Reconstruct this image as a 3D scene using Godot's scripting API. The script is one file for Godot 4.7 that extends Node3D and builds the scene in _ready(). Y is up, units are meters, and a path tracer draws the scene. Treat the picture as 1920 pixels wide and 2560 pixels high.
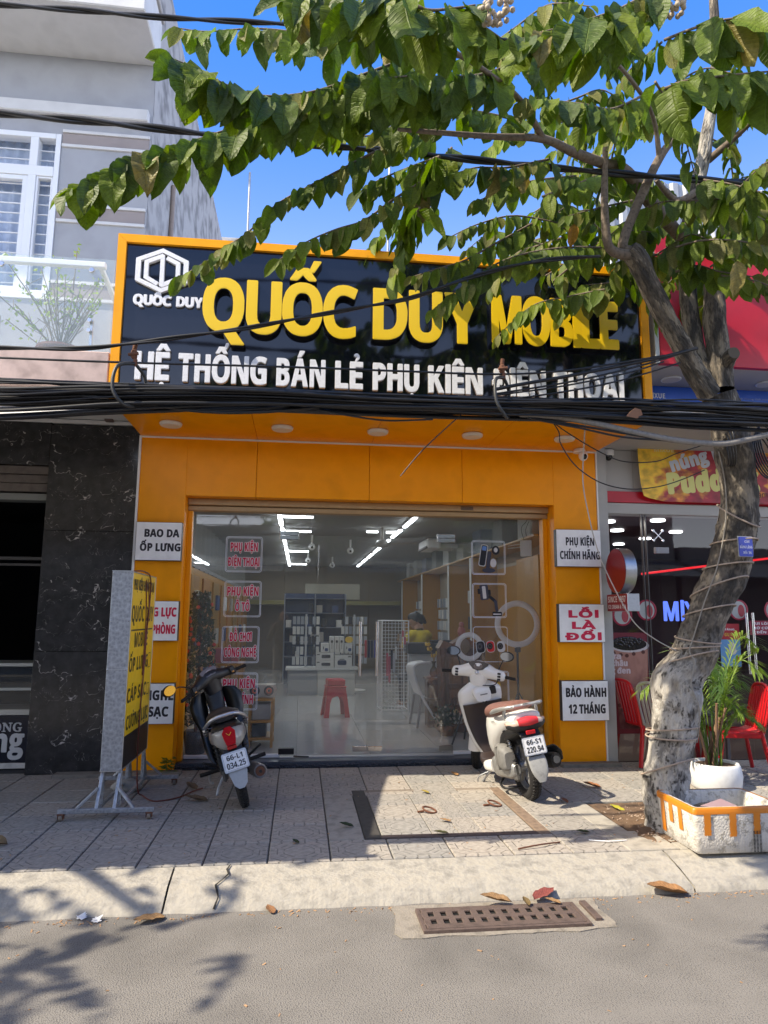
extends Node3D
# A phone accessory shop on a Vietnamese street, seen from across the pavement. Units are metres, y is up,
# x runs along the shop fronts, z comes out of the shop towards the road. The pavement lies at y = 0.13.

const PAVE := 0.13
const FLOOR := 0.19
var rng := RandomNumberGenerator.new()
var names := {}
var M := {}
var font_b: SystemFont
var font_r: SystemFont
var font_s: SystemFont

func _ready() -> void:
	rng.seed = 20240611
	# ---- camera, sky, sun, exposure
	var cam := Camera3D.new(); cam.name = "camera"
	cam.transform = Transform3D(Basis(P3(0.99284,0.00663,0.1193), P3(-0.02415,0.98898,0.14607), P3(-0.11702,-0.14791,0.98205)).orthonormalized(), P3(-0.13186,1.66504,7.32326))
	cam.fov = 72.74; cam.near = 0.05; cam.far = 400.0; cam.current = true
	add_child(cam)
	var we := WorldEnvironment.new(); we.name = "world_environment"
	var env := Environment.new()
	env.background_mode = Environment.BG_SKY
	var sm := ProceduralSkyMaterial.new()
	sm.sky_top_color = lin(0.018,0.085,0.28); sm.sky_horizon_color = lin(1.5,1.55,1.6); sm.sky_curve = 0.13
	sm.ground_bottom_color = lin(0.2,0.19,0.18); sm.ground_horizon_color = lin(0.35,0.36,0.38)
	sm.sky_energy_multiplier = 1.0
	sm.sun_angle_max = 55.0; sm.sun_curve = 0.6
	var sk := Sky.new(); sk.sky_material = sm
	env.sky = sk
	env.tonemap_mode = Environment.TONE_MAPPER_LINEAR
	env.tonemap_exposure = 3.6
	env.sdfgi_enabled = true; env.ssao_enabled = true; env.ssil_enabled = true
	we.environment = env
	add_child(we)
	var sun := DirectionalLight3D.new(); sun.name = "sun"
	sun.light_color = Color(1.0,0.95,0.86); sun.light_energy = 0.72; sun.light_angular_distance = 0.55; sun.shadow_enabled = true
	sun.transform = Transform3D(Basis.looking_at(P3(0.869,-1.0,-0.282).normalized(), Vector3.UP), P3(-6,9,6))
	add_child(sun)
	# ---- the place
	make_fonts()
	make_materials()
	build_ground()
	build_opposite_side()
	build_shop_shell()
	build_sign_board()
	build_left_house()
	build_right_shop()
	build_interior()
	build_street_things()
	build_black_bike()
	build_white_bike()
	build_tree()
	build_cables()
	build_people()

# ---------------------------------------------------------------- naming and tagging
func lin(r: float, g: float, b: float) -> Color:
	return Color(r, g, b).linear_to_srgb()

func numbered(called: String) -> String:
	if not names.has(called):
		names[called] = 0
		return called
	names[called] += 1
	return "%s_%03d" % [called, names[called]]

func part_name(called: String, parent: Node) -> String:
	var k: String = str(parent.get_instance_id()) + called
	if not names.has(k):
		names[k] = 0
		return called
	names[k] += 1
	return "%s_%03d" % [called, names[k]]

func tag(o: Node, label: String, category: String, group := "", kind := "") -> Node:
	if label: o.set_meta("label", label)
	if category: o.set_meta("category", category)
	if group: o.set_meta("group", group)
	if kind: o.set_meta("kind", kind)
	return o

func thing(called: String, label: String, category: String, at := Vector3.ZERO, turn := 0.0, group := "") -> Node3D:
	var o := Node3D.new(); o.name = numbered(called); add_child(o)
	o.position = at; o.rotation.y = turn
	tag(o, label, category, group)
	return o

func obj(called: String, s, m: Material, parent: Node = null, label := "") -> MeshInstance3D:
	var o := MeshInstance3D.new()
	o.mesh = s if s is Mesh else done(s)
	if m:
		o.material_override = m
	if parent == null or parent == self:
		o.name = numbered(called)
		add_child(o, true)
	else:
		o.name = part_name(called, parent); parent.add_child(o, true)
	if label: o.set_meta("label", label)
	return o

func solo(called: String, s, m: Material, label: String, category: String, group := "") -> MeshInstance3D:
	var o := obj(called, s, m)
	tag(o, label, category, group)
	return o

func struct(called: String, s, m: Material, label := "") -> MeshInstance3D:
	var o := obj(called, s, m)
	o.set_meta("kind", "structure")
	if label: o.set_meta("label", label); o.set_meta("category", called.replace("_", " "))
	return o

func place(root: Node3D, at: Vector3, turn: float, label: String, group := "", scl := 1.0) -> Node3D:
	var r: Node3D = root.duplicate()
	r.name = numbered(root.name.rstrip("0123456789").trim_suffix("_")); add_child(r, true)
	r.position = at; r.rotation.y = turn
	if scl != 1.0: r.scale = Vector3.ONE * scl
	if label: r.set_meta("label", label)
	if group: r.set_meta("group", group)
	return r

# ---------------------------------------------------------------- shapes
func mb() -> SurfaceTool:
	var s := SurfaceTool.new(); s.begin(Mesh.PRIMITIVE_TRIANGLES)
	s.set_smooth_group(-1)
	return s

var raw := {}
func done(s: SurfaceTool) -> ArrayMesh:
	if not raw.has(s): s.generate_normals()
	return s.commit()

func tri(s: SurfaceTool, a: Vector3, b: Vector3, c: Vector3) -> void:
	s.add_vertex(a); s.add_vertex(c); s.add_vertex(b)

func quad(s: SurfaceTool, a: Vector3, b: Vector3, c: Vector3, d: Vector3) -> void:   # counter-clockwise seen from outside
	tri(s, a, b, c); tri(s, a, c, d)

func quad_uv(s: SurfaceTool, a: Vector3, b: Vector3, c: Vector3, d: Vector3, u0 := 0.0, v0 := 0.0, u1 := 1.0, v1 := 1.0) -> void:
	var q := [[a, P2(u0, v1)], [b, P2(u1, v1)], [c, P2(u1, v0)], [d, P2(u0, v0)]]
	for i in [0,2,1,0,3,2]:
		s.set_uv(q[i][1]); s.add_vertex(q[i][0])

func box(s: SurfaceTool, lo: Vector3, hi: Vector3, bev := 0.0, xf := Transform3D.IDENTITY) -> void:
	s.set_smooth_group(-1)
	var b: float = minf(bev, 0.45 * minf(hi.x - lo.x, minf(hi.y - lo.y, hi.z - lo.z)))
	if b <= 0.0:
		var p := []
		for i in 8:
			p.append(xf * P3(hi.x if i & 1 else lo.x, hi.y if i & 2 else lo.y, hi.z if i & 4 else lo.z))
		for f in [[4,5,7,6], [1,0,2,3], [5,1,3,7], [0,4,6,2], [6,7,3,2], [0,1,5,4]]:
			quad(s, p[f[0]], p[f[1]], p[f[2]], p[f[3]])
		return
	# bevelled: each corner has three points, one per face
	var q := {}
	for i in 8:
		var c := P3(hi.x if i & 1 else lo.x, hi.y if i & 2 else lo.y, hi.z if i & 4 else lo.z)
		var d := P3(-1 if i & 1 else 1, -1 if i & 2 else 1, -1 if i & 4 else 1) * b
		q[i] = [xf * (c + P3(0, d.y, d.z)), xf * (c + P3(d.x,0, d.z)), xf * (c + P3(d.x, d.y,0))]
	for f in [[4,5,7,6,2], [1,0,2,3,2], [5,1,3,7,0], [0,4,6,2,0], [6,7,3,2,1], [0,1,5,4,1]]:
		quad(s, q[f[0]][f[4]], q[f[1]][f[4]], q[f[2]][f[4]], q[f[3]][f[4]])
	for e in [[4,5,1,2], [5,7,2,0], [7,6,2,1], [6,4,0,2], [1,0,1,2], [0,2,0,2], [2,3,1,2], [3,1,0,2], [5,1,1,0], [7,3,0,1], [0,4,1,0], [2,6,0,1]]:
		var a: Vector3 = q[e[0]][e[2]]; var a2: Vector3 = q[e[0]][e[3]]
		var c2: Vector3 = q[e[1]][e[2]]; var c3: Vector3 = q[e[1]][e[3]]
		out_quad(s, a, c2, c3, a2, xf * ((lo + hi) * 0.5))
	for i in 8:
		out_tri(s, q[i][0], q[i][1], q[i][2], xf * ((lo + hi) * 0.5))

func out_tri(s: SurfaceTool, a: Vector3, b: Vector3, c: Vector3, from: Vector3) -> void:
	if (b - a).cross(c - a).dot((a + b + c) / 3.0 - from) < 0.0: tri(s, a, c, b)
	else: tri(s, a, b, c)

func out_quad(s: SurfaceTool, a: Vector3, b: Vector3, c: Vector3, d: Vector3, from: Vector3) -> void:
	out_tri(s, a, b, c, from); out_tri(s, a, c, d, from)

func bxc(s: SurfaceTool, c: Vector3, size: Vector3, bev := 0.0, xf := Transform3D.IDENTITY) -> void:
	box(s, c - size * 0.5, c + size * 0.5, bev, xf)

func bar(s: SurfaceTool, a: Vector3, b: Vector3, w: float, h: float, bev := 0.0) -> void:   # a square bar from a to b
	var z := (b - a).normalized()
	var up := Vector3.UP if absf(z.y) < 0.95 else Vector3.FORWARD
	var x := up.cross(z).normalized()
	var y := z.cross(x)
	bxc(s, Vector3.ZERO, P3(w, h, a.distance_to(b)), bev, Transform3D(Basis(x, y, z), (a + b) * 0.5))

func rings(s: SurfaceTool, rr: Array, cap0 := true, cap1 := true, closed := true, smooth := 0, along_closed := false) -> void:
	# rr: rings of points, all the same length, running counter-clockwise seen from the end towards the start
	s.set_smooth_group(smooth)
	var n: int = rr[0].size()
	var last: int = rr.size() if along_closed else rr.size() - 1
	for i in last:
		var a: Array = rr[i]; var b: Array = rr[(i + 1) % rr.size()]
		for j in (n if closed else n - 1):
			var k: int = (j + 1) % n
			quad(s, a[j], a[k], b[k], b[j])
	s.set_smooth_group(-1)
	if not along_closed:
		if cap0: fan(s, rr[0], true)
		if cap1: fan(s, rr[-1], false)

func fan(s: SurfaceTool, ring: Array, flip: bool) -> void:
	var c := Vector3.ZERO
	for p in ring: c += p
	c /= ring.size()
	for j in ring.size():
		if flip: tri(s, c, ring[(j + 1) % ring.size()], ring[j])
		else: tri(s, c, ring[j], ring[(j + 1) % ring.size()])

func tube(s: SurfaceTool, pts: Array, rad, sides := 8, cap := true, closed := false) -> void:
	# a round tube through pts; rad is a number or one radius per point
	var rr := []
	var n := pts.size()
	var up := Vector3.UP
	var t0: Vector3 = (pts[1] - pts[0]).normalized()
	if absf(t0.dot(up)) > 0.9: up = Vector3.RIGHT
	for i in n:
		var t: Vector3
		if closed: t = (pts[(i + 1) % n] - pts[(i - 1 + n) % n]).normalized()
		elif i == 0: t = t0
		elif i == n - 1: t = (pts[i] - pts[i - 1]).normalized()
		else: t = ((pts[i + 1] - pts[i]).normalized() + (pts[i] - pts[i - 1]).normalized()).normalized()
		var x := up.cross(t).normalized()
		var y := t.cross(x)
		up = y
		var r: float = rad[i] if rad is Array or rad is PackedFloat32Array else rad
		var ring := []
		for k in sides:
			var a := TAU * k / sides
			ring.append(pts[i] + (x * cos(a) + y * sin(a)) * r)
		rr.append(ring)
	rings(s, rr, cap, cap, true,0, closed)

func smooth_path(pts: Array, per := 6) -> Array:   # Catmull-Rom through pts
	var o := []
	for i in pts.size() - 1:
		var a = pts[maxi(i - 1,0)]; var b = pts[i]; var c = pts[i + 1]; var d = pts[mini(i + 2, pts.size() - 1)]
		for k in per:
			var t := float(k) / per
			o.append(0.5 * ((2.0 * b) + (c - a) * t + (2.0 * a - 5.0 * b + 4.0 * c - d) * t * t + (3.0 * b - a - 3.0 * c + d) * t * t * t))
	o.append(pts[-1])
	return o

func lathe(s: SurfaceTool, prof: Array, sides := 24, xf := Transform3D.IDENTITY, smooth := 0) -> void:   # prof: P2(radius, height) from bottom to top
	s.set_smooth_group(smooth)
	for i in prof.size() - 1:
		var p: Vector2 = prof[i]; var q: Vector2 = prof[i + 1]
		for k in sides:
			var a := TAU * k / sides; var b := TAU * (k + 1) / sides
			var v0 := xf * P3(p.x * cos(a), p.y, -p.x * sin(a)); var v1 := xf * P3(p.x * cos(b), p.y, -p.x * sin(b))
			var v2 := xf * P3(q.x * cos(b), q.y, -q.x * sin(b)); var v3 := xf * P3(q.x * cos(a), q.y, -q.x * sin(a))
			if p.x > 1e-5: tri(s, v0, v1, v2)
			if q.x > 1e-5: tri(s, v0, v2, v3)
	s.set_smooth_group(-1)

func prism(s: SurfaceTool, poly: Array, z0: float, z1: float, xf := Transform3D.IDENTITY) -> void:   # poly: Vector2 outline, counter-clockwise, pulled from z0 to z1
	s.set_smooth_group(-1)
	var pp := PackedVector2Array(poly)
	if Geometry2D.is_polygon_clockwise(pp): pp.reverse()   # Geometry2D has y down
	var ccw := signed_area(pp) > 0.0
	if not ccw: pp.reverse()
	var idx := Geometry2D.triangulate_polygon(pp)
	for i in range(0, idx.size(),3):
		var a := pp[idx[i]]; var b := pp[idx[i + 1]]; var c := pp[idx[i + 2]]
		if (b - a).cross(c - a) < 0.0:
			var t := b; b = c; c = t
		tri(s, xf * P3(a.x, a.y, z1), xf * P3(b.x, b.y, z1), xf * P3(c.x, c.y, z1))
		tri(s, xf * P3(a.x, a.y, z0), xf * P3(c.x, c.y, z0), xf * P3(b.x, b.y, z0))
	for i in pp.size():
		var a := pp[i]; var b := pp[(i + 1) % pp.size()]
		quad(s, xf * P3(a.x, a.y, z0), xf * P3(b.x, b.y, z0), xf * P3(b.x, b.y, z1), xf * P3(a.x, a.y, z1))

func signed_area(pp: PackedVector2Array) -> float:
	var t := 0.0
	for i in pp.size():
		t += pp[i].cross(pp[(i + 1) % pp.size()])
	return t * 0.5

func superring(c: Vector3, x: Vector3, y: Vector3, hw: float, hh: float, e := 2.6, n := 16, flat_bottom := 0.0) -> Array:
	var r := []
	for k in n:
		var a := TAU * k / n
		var ca := cos(a); var sa := sin(a)
		var px := signf(ca) * pow(absf(ca), 2.0 / e) * hw
		var py := signf(sa) * pow(absf(sa), 2.0 / e) * hh
		if py < 0.0: py *= 1.0 - flat_bottom
		r.append(c + x * px + y * py)
	return r

func loft(s: SurfaceTool, secs: Array, n := 16, e := 2.6, per := 4) -> void:
	# secs: [centre, half width, half height, pitch angle of the section's up (0 = vertical section facing along z)] smoothed along
	var cs := []; var ds := []
	for q in secs:
		cs.append(q[0]); ds.append(P3(q[1], q[2], q[3] if q.size() > 3 else 0.0))
	if per > 1:
		cs = smooth_path(cs, per); ds = smooth_path(ds, per)
	var rr := []
	for i in cs.size():
		var a: float = ds[i].z
		rr.append(superring(cs[i], Vector3.RIGHT, P3(0, cos(a), sin(a)), ds[i].x, ds[i].y, e, n))
	# orient: rings must be counter-clockwise seen from the end
	var dir: Vector3 = cs[-1] - cs[0]
	var nrm: Vector3 = (rr[0][1] - rr[0][0]).cross(rr[0][2] - rr[0][1])
	if nrm.dot(dir) < 0.0:
		for r in rr: r.reverse()
	rings(s, rr)

func ball(s: SurfaceTool, c: Vector3, r: Vector3, rows := 8, sides := 12, xf := Transform3D.IDENTITY) -> void:
	var prof := []
	for i in rows + 1:
		var a := PI * i / rows - PI / 2
		prof.append(P2(cos(a), sin(a)))
	lathe(s, prof, sides, xf * Transform3D(Basis.from_scale(r), c))

func ring_xf(c: Vector3, axis: Vector3) -> Transform3D:   # y of the shape along axis
	var y := axis.normalized()
	var x := y.cross(Vector3.UP if absf(y.y) < 0.9 else Vector3.RIGHT).normalized()
	return Transform3D(Basis(x, y, x.cross(y)), c)

func cyl(s: SurfaceTool, a: Vector3, b: Vector3, r0: float, r1 := -1.0, sides := 16, bev := 0.0) -> void:
	var h := a.distance_to(b)
	if r1 < 0.0: r1 = r0
	var xf := ring_xf(a, b - a)
	lathe(s, [P2(0,0), P2(r0 - bev,0)], sides, xf,-1)
	if bev > 0.0: lathe(s, [P2(r0 - bev,0), P2(r0, bev)], sides, xf,-1)
	lathe(s, [P2(r0, bev), P2(r1, h - bev)], sides, xf)
	if bev > 0.0: lathe(s, [P2(r1, h - bev), P2(r1 - bev, h)], sides, xf,-1)
	lathe(s, [P2(r1 - bev, h), P2(0, h)], sides, xf,-1)

func torus(s: SurfaceTool, c: Vector3, axis: Vector3, R: float, r: float, seg := 36, sides := 10, squash := 1.0) -> void:
	var xf := ring_xf(c, axis)
	var prof := []
	for k in sides + 1:
		var a := TAU * k / sides
		prof.append(P2(R + cos(a) * r, sin(a) * r * squash))
	lathe(s, prof, seg, xf)

func rounded(w: float, h: float, r: float, n := 4, cx := 0.0, cy := 0.0) -> Array:
	var o := []
	for q in [[1,-1,-90.0], [1,1,0.0], [-1,1,90.0], [-1,-1,180.0]]:
		for k in n + 1:
			var a := deg_to_rad(q[2] + 90.0 * k / n)
			o.append(P2(cx + q[0] * (w * 0.5 - r) + cos(a) * r, cy + q[1] * (h * 0.5 - r) + sin(a) * r))
	return o

# ---------------------------------------------------------------- lettering
func make_fonts() -> void:
	font_b = SystemFont.new(); font_b.font_names = PackedStringArray(["Droid Sans"]); font_b.font_weight = 700
	font_r = SystemFont.new(); font_r.font_names = PackedStringArray(["Droid Sans"]); font_r.font_weight = 400
	font_s = SystemFont.new(); font_s.font_names = PackedStringArray(["Droid Serif"]); font_s.font_weight = 700

var glyphs := {}
func text_mesh(t: String, depth := 0.0, f: SystemFont = null, step := 3.0) -> TextMesh:
	var ff: SystemFont = f if f else font_b
	var k := t + str(depth) + str(ff.get_instance_id()) + str(step)
	if not glyphs.has(k):
		var m := TextMesh.new()
		m.text = t; m.font = ff; m.font_size = 96; m.pixel_size = 0.01; m.depth = depth; m.curve_step = step
		m.horizontal_alignment = HORIZONTAL_ALIGNMENT_LEFT; m.vertical_alignment = VERTICAL_ALIGNMENT_BOTTOM
		glyphs[k] = m
	return glyphs[k]

func cap_box(f: SystemFont = null) -> AABB:
	return text_mesh("H",0.0, f).get_aabb()

const ACC := {"Ồ": "Ô`", "ờ": "o'`", "ọ": "o.", "Ặ": "Ă.", "Ữ": "U'~", "Ố": "Ô´", "Ệ": "Ê.", "Ộ": "Ô.", "Ẻ": "E?", "Ụ": "U.", "Ạ": "A.", "Ổ": "Ô?", "Ỗ": "Ô~", "Ả": "A?", "Ư": "U'", "Ự": "U'.", "Ứ": "U'´", "Ờ": "O'`", "Ơ": "O'", "Ừ": "U'`", "Ử": "U'?", "Ắ": "A´", "Ằ": "Ă`", "Ế": "Ê´", "ữ": "u'~", "ư": "u'", "ỗ": "ô~", "ộ": "ô.", "ả": "a?", "ằ": "ă`", "Ị": "l.", "Ở": "O'?"}

func letters(s: SurfaceTool, t: String, x0: float, x1: float, base: float, cap: float, z: float, xf := Transform3D.IDENTITY, f: SystemFont = null, grow := 0.0, depth := 0.0) -> void:
	# the line t, its ink stretched from x0 to x1, capitals cap tall above base, in the plane z of xf; grow fattens the strokes.
	# Vietnamese marks that the face lacks are set over, under or beside the plain letter.
	raw[s] = true
	var ff: SystemFont = f if f else font_b
	var plain := ""
	var marks := []
	for c in t:
		if ACC.has(c):
			marks.append([plain.length(), ACC[c].substr(1), ACC[c][0]])
			plain += ACC[c][0]
		else: plain += "l" if c == "I" and ff != font_s else c
	var m := text_mesh(plain, depth, f)
	var a := m.get_aabb()
	var h := cap_box(f)
	var H := h.size.y
	var sx := (x1 - x0) / maxf(a.size.x, 1e-4); var sy := cap / H
	var ms: ArrayMesh = null
	if marks:
		var st := mb()
		for q in marks:
			var ch := text_mesh(q[2], depth, f).get_aabb()
			var pre := ff.get_string_size(plain.substr(0, q[0]), HORIZONTAL_ALIGNMENT_LEFT,-1,96).x * 0.01
			var cx: float = pre + ch.position.x + ch.size.x * 0.5
			var top: float = ch.position.y + ch.size.y
			var bot: float = h.position.y
			var right: float = pre + ch.position.x + ch.size.x
			var circ: bool = q[2] in "ÔÊôÂ"
			var u := H * 0.1
			for k in q[1]:
				var poly := []
				match k:
					".": poly = ell(cx, bot - u * 1.7, u * 0.85, u * 0.8,10)
					"´":
						var ax := cx + (u * 2.3 if circ else 0.0); var ay: float = top - (u * 0.6 if circ else -u * 0.5)
						poly = [P2(ax - u * 0.9, ay), P2(ax + u * 0.1, ay), P2(ax + u * 1.7, ay + u * 2.1), P2(ax + u * 0.2, ay + u * 2.1)]
					"`":
						var ax := cx - (u * 0.2); var ay := top + u * 0.5
						poly = [P2(ax + u * 0.9, ay), P2(ax - u * 0.1, ay), P2(ax - u * 1.7, ay + u * 2.0), P2(ax - u * 0.2, ay + u * 2.0)]
					"~":
						var ay := top + u * 0.4
						var up := []; var lo := []
						for i in 9:
							var x := cx + u * (i - 4) * 0.55; var yy := ay + u * 0.9 + sin((i - 4) * 0.75) * u * 0.55
							lo.append(P2(x, yy - u * 0.5)); up.push_front(P2(x, yy + u * 0.5))
						poly = lo + up
					"?":
						var ax := cx + (u * 2.2 if circ else 0.0); var ay: float = top - (u * 0.7 if circ else -u * 0.3)
						var ou := []; var inn := []
						for i in 8:
							var g := deg_to_rad(150.0 - i * 33.0)
							ou.append(P2(ax + cos(g) * u * 1.25, ay + u * 1.7 + sin(g) * u * 1.15)); inn.push_front(P2(ax + cos(g) * u * 0.45, ay + u * 1.7 + sin(g) * u * 0.4))
						ou.append(P2(ax + u * 0.1, ay)); inn.push_front(P2(ax - u * 0.6, ay))
						poly = ou + inn
					"'":
						var low: bool = q[2] == q[2].to_lower()
						var ty: float = bot + H * (0.75 if low else 1.0)
						poly = [P2(right - u * 1.0, ty - u * 0.9), P2(right + u * 0.2, ty - u * 0.6), P2(right + u * 0.35, ty + u * 0.5), P2(right + u * 1.6, ty + u * 0.5), P2(right + u * 1.4, ty - u * 0.9), P2(right + u * 0.2, ty - u * 2.2), P2(right - u * 1.0, ty - u * 2.2)]
				prism(st, poly, -maxf(depth,0.001) * 0.5, maxf(depth,0.001) * 0.5)
		st.generate_normals(); st.index()
		ms = st.commit()
	var dirs := [Vector2.ZERO]
	if grow > 0.0:
		for k in 8: dirs.append(Vector2.from_angle(TAU * k / 8) * grow)
	var i := 0
	for d in dirs:
		var b := Transform3D(Basis.from_scale(P3(sx, sy,1)), P3(x0 - a.position.x * sx + d.x, base - h.position.y * sy + d.y, z - 0.0002 * i))
		s.append_from(m,0, xf * b)
		if ms: s.append_from(ms,0, xf * b)
		i += 1

func letters_c(s: SurfaceTool, t: String, cx: float, w: float, base: float, cap: float, z: float, xf := Transform3D.IDENTITY, f: SystemFont = null, grow := 0.0) -> void:
	letters(s, t, cx - w * 0.5, cx + w * 0.5, base, cap, z, xf, f, grow)

# ---------------------------------------------------------------- materials
func noise(freq: float, kind := FastNoiseLite.TYPE_SIMPLEX_SMOOTH, oct := 4, sd := 1, ridged := false) -> FastNoiseLite:
	var n := FastNoiseLite.new()
	n.noise_type = kind; n.frequency = freq; n.seed = sd
	n.fractal_type = FastNoiseLite.FRACTAL_RIDGED if ridged else FastNoiseLite.FRACTAL_FBM
	n.fractal_octaves = oct
	return n

func ramp(stops: Array) -> Gradient:
	var g := Gradient.new()
	var off := PackedFloat32Array(); var col := PackedColorArray()
	for q in stops:
		off.append(q[0]); col.append(q[1])
	g.offsets = off; g.colors = col
	return g

func ntex(size: int, n: FastNoiseLite, stops := [], normal := false, bump := 4.0) -> NoiseTexture2D:
	var t := NoiseTexture2D.new()
	t.width = size; t.height = size; t.seamless = true; t.seamless_blend_skirt = 0.2; t.noise = n
	if normal:
		t.as_normal_map = true; t.bump_strength = bump
	elif stops: t.color_ramp = ramp(stops)
	return t

func mat(r: float, g: float, b: float, rough := 0.6, metal := 0.0, spec := 0.5) -> StandardMaterial3D:
	var m := StandardMaterial3D.new()
	m.albedo_color = lin(r, g, b); m.roughness = rough; m.metallic = metal; m.metallic_specular = spec
	return m

var wear_tex: NoiseTexture2D
var soft_tex: NoiseTexture2D
var fine_tex: NoiseTexture2D
var fine_bump: NoiseTexture2D
func worn(m: StandardMaterial3D, scale := 0.7, bump := 0.05) -> StandardMaterial3D:   # faint stains, grain and relief on a real surface
	m.albedo_texture = wear_tex if bump > 0.0 else soft_tex
	m.uv1_triplanar = true; m.uv1_world_triplanar = true; m.uv1_scale = Vector3.ONE * scale
	if bump > 0.0:
		m.heightmap_enabled = true; m.heightmap_texture = fine_bump; m.heightmap_scale = bump
	return m

func glow(r: float, g: float, b: float, e: float) -> StandardMaterial3D:
	var m := mat(r * 0.5, g * 0.5, b * 0.5,0.5)
	m.emission_enabled = true; m.emission = lin(r, g, b); m.emission_energy_multiplier = e
	return m

func glass(alpha: float, r := 0.8, g := 0.9, b := 0.88) -> StandardMaterial3D:
	var m := mat(r, g, b,0.02)
	m.albedo_color.a = alpha
	m.transparency = BaseMaterial3D.TRANSPARENCY_ALPHA
	return m

func vcol(rough := 0.6) -> StandardMaterial3D:
	var m := mat(1,1,1, rough)
	m.vertex_color_use_as_albedo = true
	return m

func grey(v: float) -> Color: return Color(v, v, v)

func make_materials() -> void:
	wear_tex = ntex(512, noise(0.012, FastNoiseLite.TYPE_SIMPLEX_SMOOTH,6,11), [[0.0, grey(0.8)], [0.4, grey(0.95)], [0.6, grey(1.0)], [1.0, grey(0.92)]])
	soft_tex = ntex(512, noise(0.01, FastNoiseLite.TYPE_SIMPLEX_SMOOTH,5,12), [[0.0, grey(0.93)], [0.5, grey(1.0)], [1.0, grey(0.96)]])
	fine_bump = ntex(512, noise(0.09, FastNoiseLite.TYPE_SIMPLEX_SMOOTH,4,5))
	fine_tex = ntex(512, noise(0.2, FastNoiseLite.TYPE_SIMPLEX_SMOOTH,3,8), [[0.2, grey(0.7)], [0.5, grey(0.95)], [0.8, grey(1.0)]])
	M.orange = worn(mat(0.93,0.34,0.0,0.35,0.0,0.32),0.35,0.0)
	M.orange_frame = worn(mat(0.9,0.37,0.005,0.35,0.0,0.35),0.35,0.0)
	M.navy = mat(0.006,0.007,0.012,0.06,0.0,0.6)
	M.yellow = mat(0.85,0.56,0.01,0.3)
	M.black_gloss = mat(0.008,0.008,0.009,0.2)
	M.black = mat(0.012,0.012,0.013,0.45)
	M.rubber = mat(0.016,0.015,0.015,0.85)
	M.black_matt = worn(mat(0.014,0.014,0.015,0.55),2.0,0.01)
	M.white = worn(mat(0.9,0.9,0.9,0.4),0.8,0.0)
	M.white_letter = worn(mat(0.78,0.78,0.8,0.5),3.0,0.0)
	M.white_plain = mat(0.8,0.8,0.8,0.4)
	M.off_white = worn(mat(0.62,0.6,0.56,0.6),0.9,0.05)
	M.pink_red = mat(0.62,0.008,0.06,0.45)
	M.red = mat(0.5,0.008,0.012,0.35)
	M.red_sign = worn(mat(0.5,0.004,0.02,0.4),0.4,0.0)
	M.dark_red = mat(0.16,0.006,0.02,0.45)
	M.steel = mat(0.62,0.62,0.63,0.22,1.0)
	M.brushed = worn(mat(0.55,0.56,0.58,0.42,1.0),3.0,0.0)
	M.zinc = worn(mat(0.55,0.57,0.6,0.5,0.75),2.6,0.02)
	M.zinc.albedo_texture = ntex(256, noise(0.05, FastNoiseLite.TYPE_CELLULAR,2,4), [[0.0, grey(0.72)], [1.0, grey(1.0)]])
	M.rust = worn(mat(0.16,0.065,0.035,0.85),3.0,0.1)
	M.tan_metal = worn(mat(0.42,0.27,0.13,0.45,0.2),0.7,0.0)
	M.granite = mat(0.9,0.95,1.0,0.35)
	M.granite.albedo_texture = ntex(512, noise(0.22, FastNoiseLite.TYPE_CELLULAR,2,21), [[0.0, lin(0.02,0.022,0.027)], [0.45, lin(0.06,0.07,0.085)], [0.75, lin(0.14,0.16,0.19)], [1.0, lin(0.36,0.38,0.4)]])
	M.granite.uv1_triplanar = true; M.granite.uv1_world_triplanar = true; M.granite.uv1_scale = Vector3.ONE * 1.4
	M.plaster_grey = worn(mat(0.36,0.37,0.4,0.8),0.3,0.0)
	M.plaster_band = worn(mat(0.31,0.27,0.26,0.8),0.3,0.0)
	M.plaster_white = worn(mat(0.62,0.62,0.62,0.8),0.35,0.0)
	M.plaster_pink = worn(mat(0.55,0.42,0.38,0.85),0.6,0.06)
	M.side_wall = worn(mat(0.4,0.39,0.38,0.9),0.22,0.08)
	M.side_wall.albedo_texture = ntex(512, noise(0.02, FastNoiseLite.TYPE_SIMPLEX_SMOOTH,6,31), [[0.0, grey(0.6)], [0.42, grey(0.88)], [0.6, grey(1.0)], [1.0, grey(0.95)]])
	M.upvc = mat(0.78,0.8,0.83,0.3)
	M.curtain = mat(0.45,0.52,0.66,0.9)
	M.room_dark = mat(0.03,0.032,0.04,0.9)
	M.glass = glass(0.04)
	M.glass_bal = glass(0.12,0.6,0.75,0.72)
	M.glass_dark = glass(0.45,0.05,0.06,0.07)
	M.led = glow(0.9,0.97,1.0,3.0)
	M.led_soft = glow(0.95,0.97,1.0,1.6)
	M.neon = glow(0.12,0.22,1.0,0.42)
	M.neon_red = glow(1.0,0.004,0.01,0.3)
	M.lamp_off = mat(0.7,0.62,0.5,0.35)
	M.cable = mat(0.012,0.012,0.014,0.42)
	M.cable_red = mat(0.16,0.035,0.02,0.5)
	M.rope = worn(mat(0.42,0.33,0.26,0.9),5.0,0.05)
	M.stone = worn(mat(0.3,0.29,0.27,0.95),1.4,0.4)
	M.plastic_grey = mat(0.36,0.34,0.31,0.45)
	M.mirror = mat(0.85,0.85,0.85,0.03,1.0)
	M.brown_wood = worn(mat(0.13,0.045,0.018,0.3),2.0,0.03)
	M.brown_wood_light = worn(mat(0.22,0.09,0.035,0.3),2.0,0.03)
	M.shelf_orange = mat(0.42,0.2,0.02,0.4)
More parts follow.
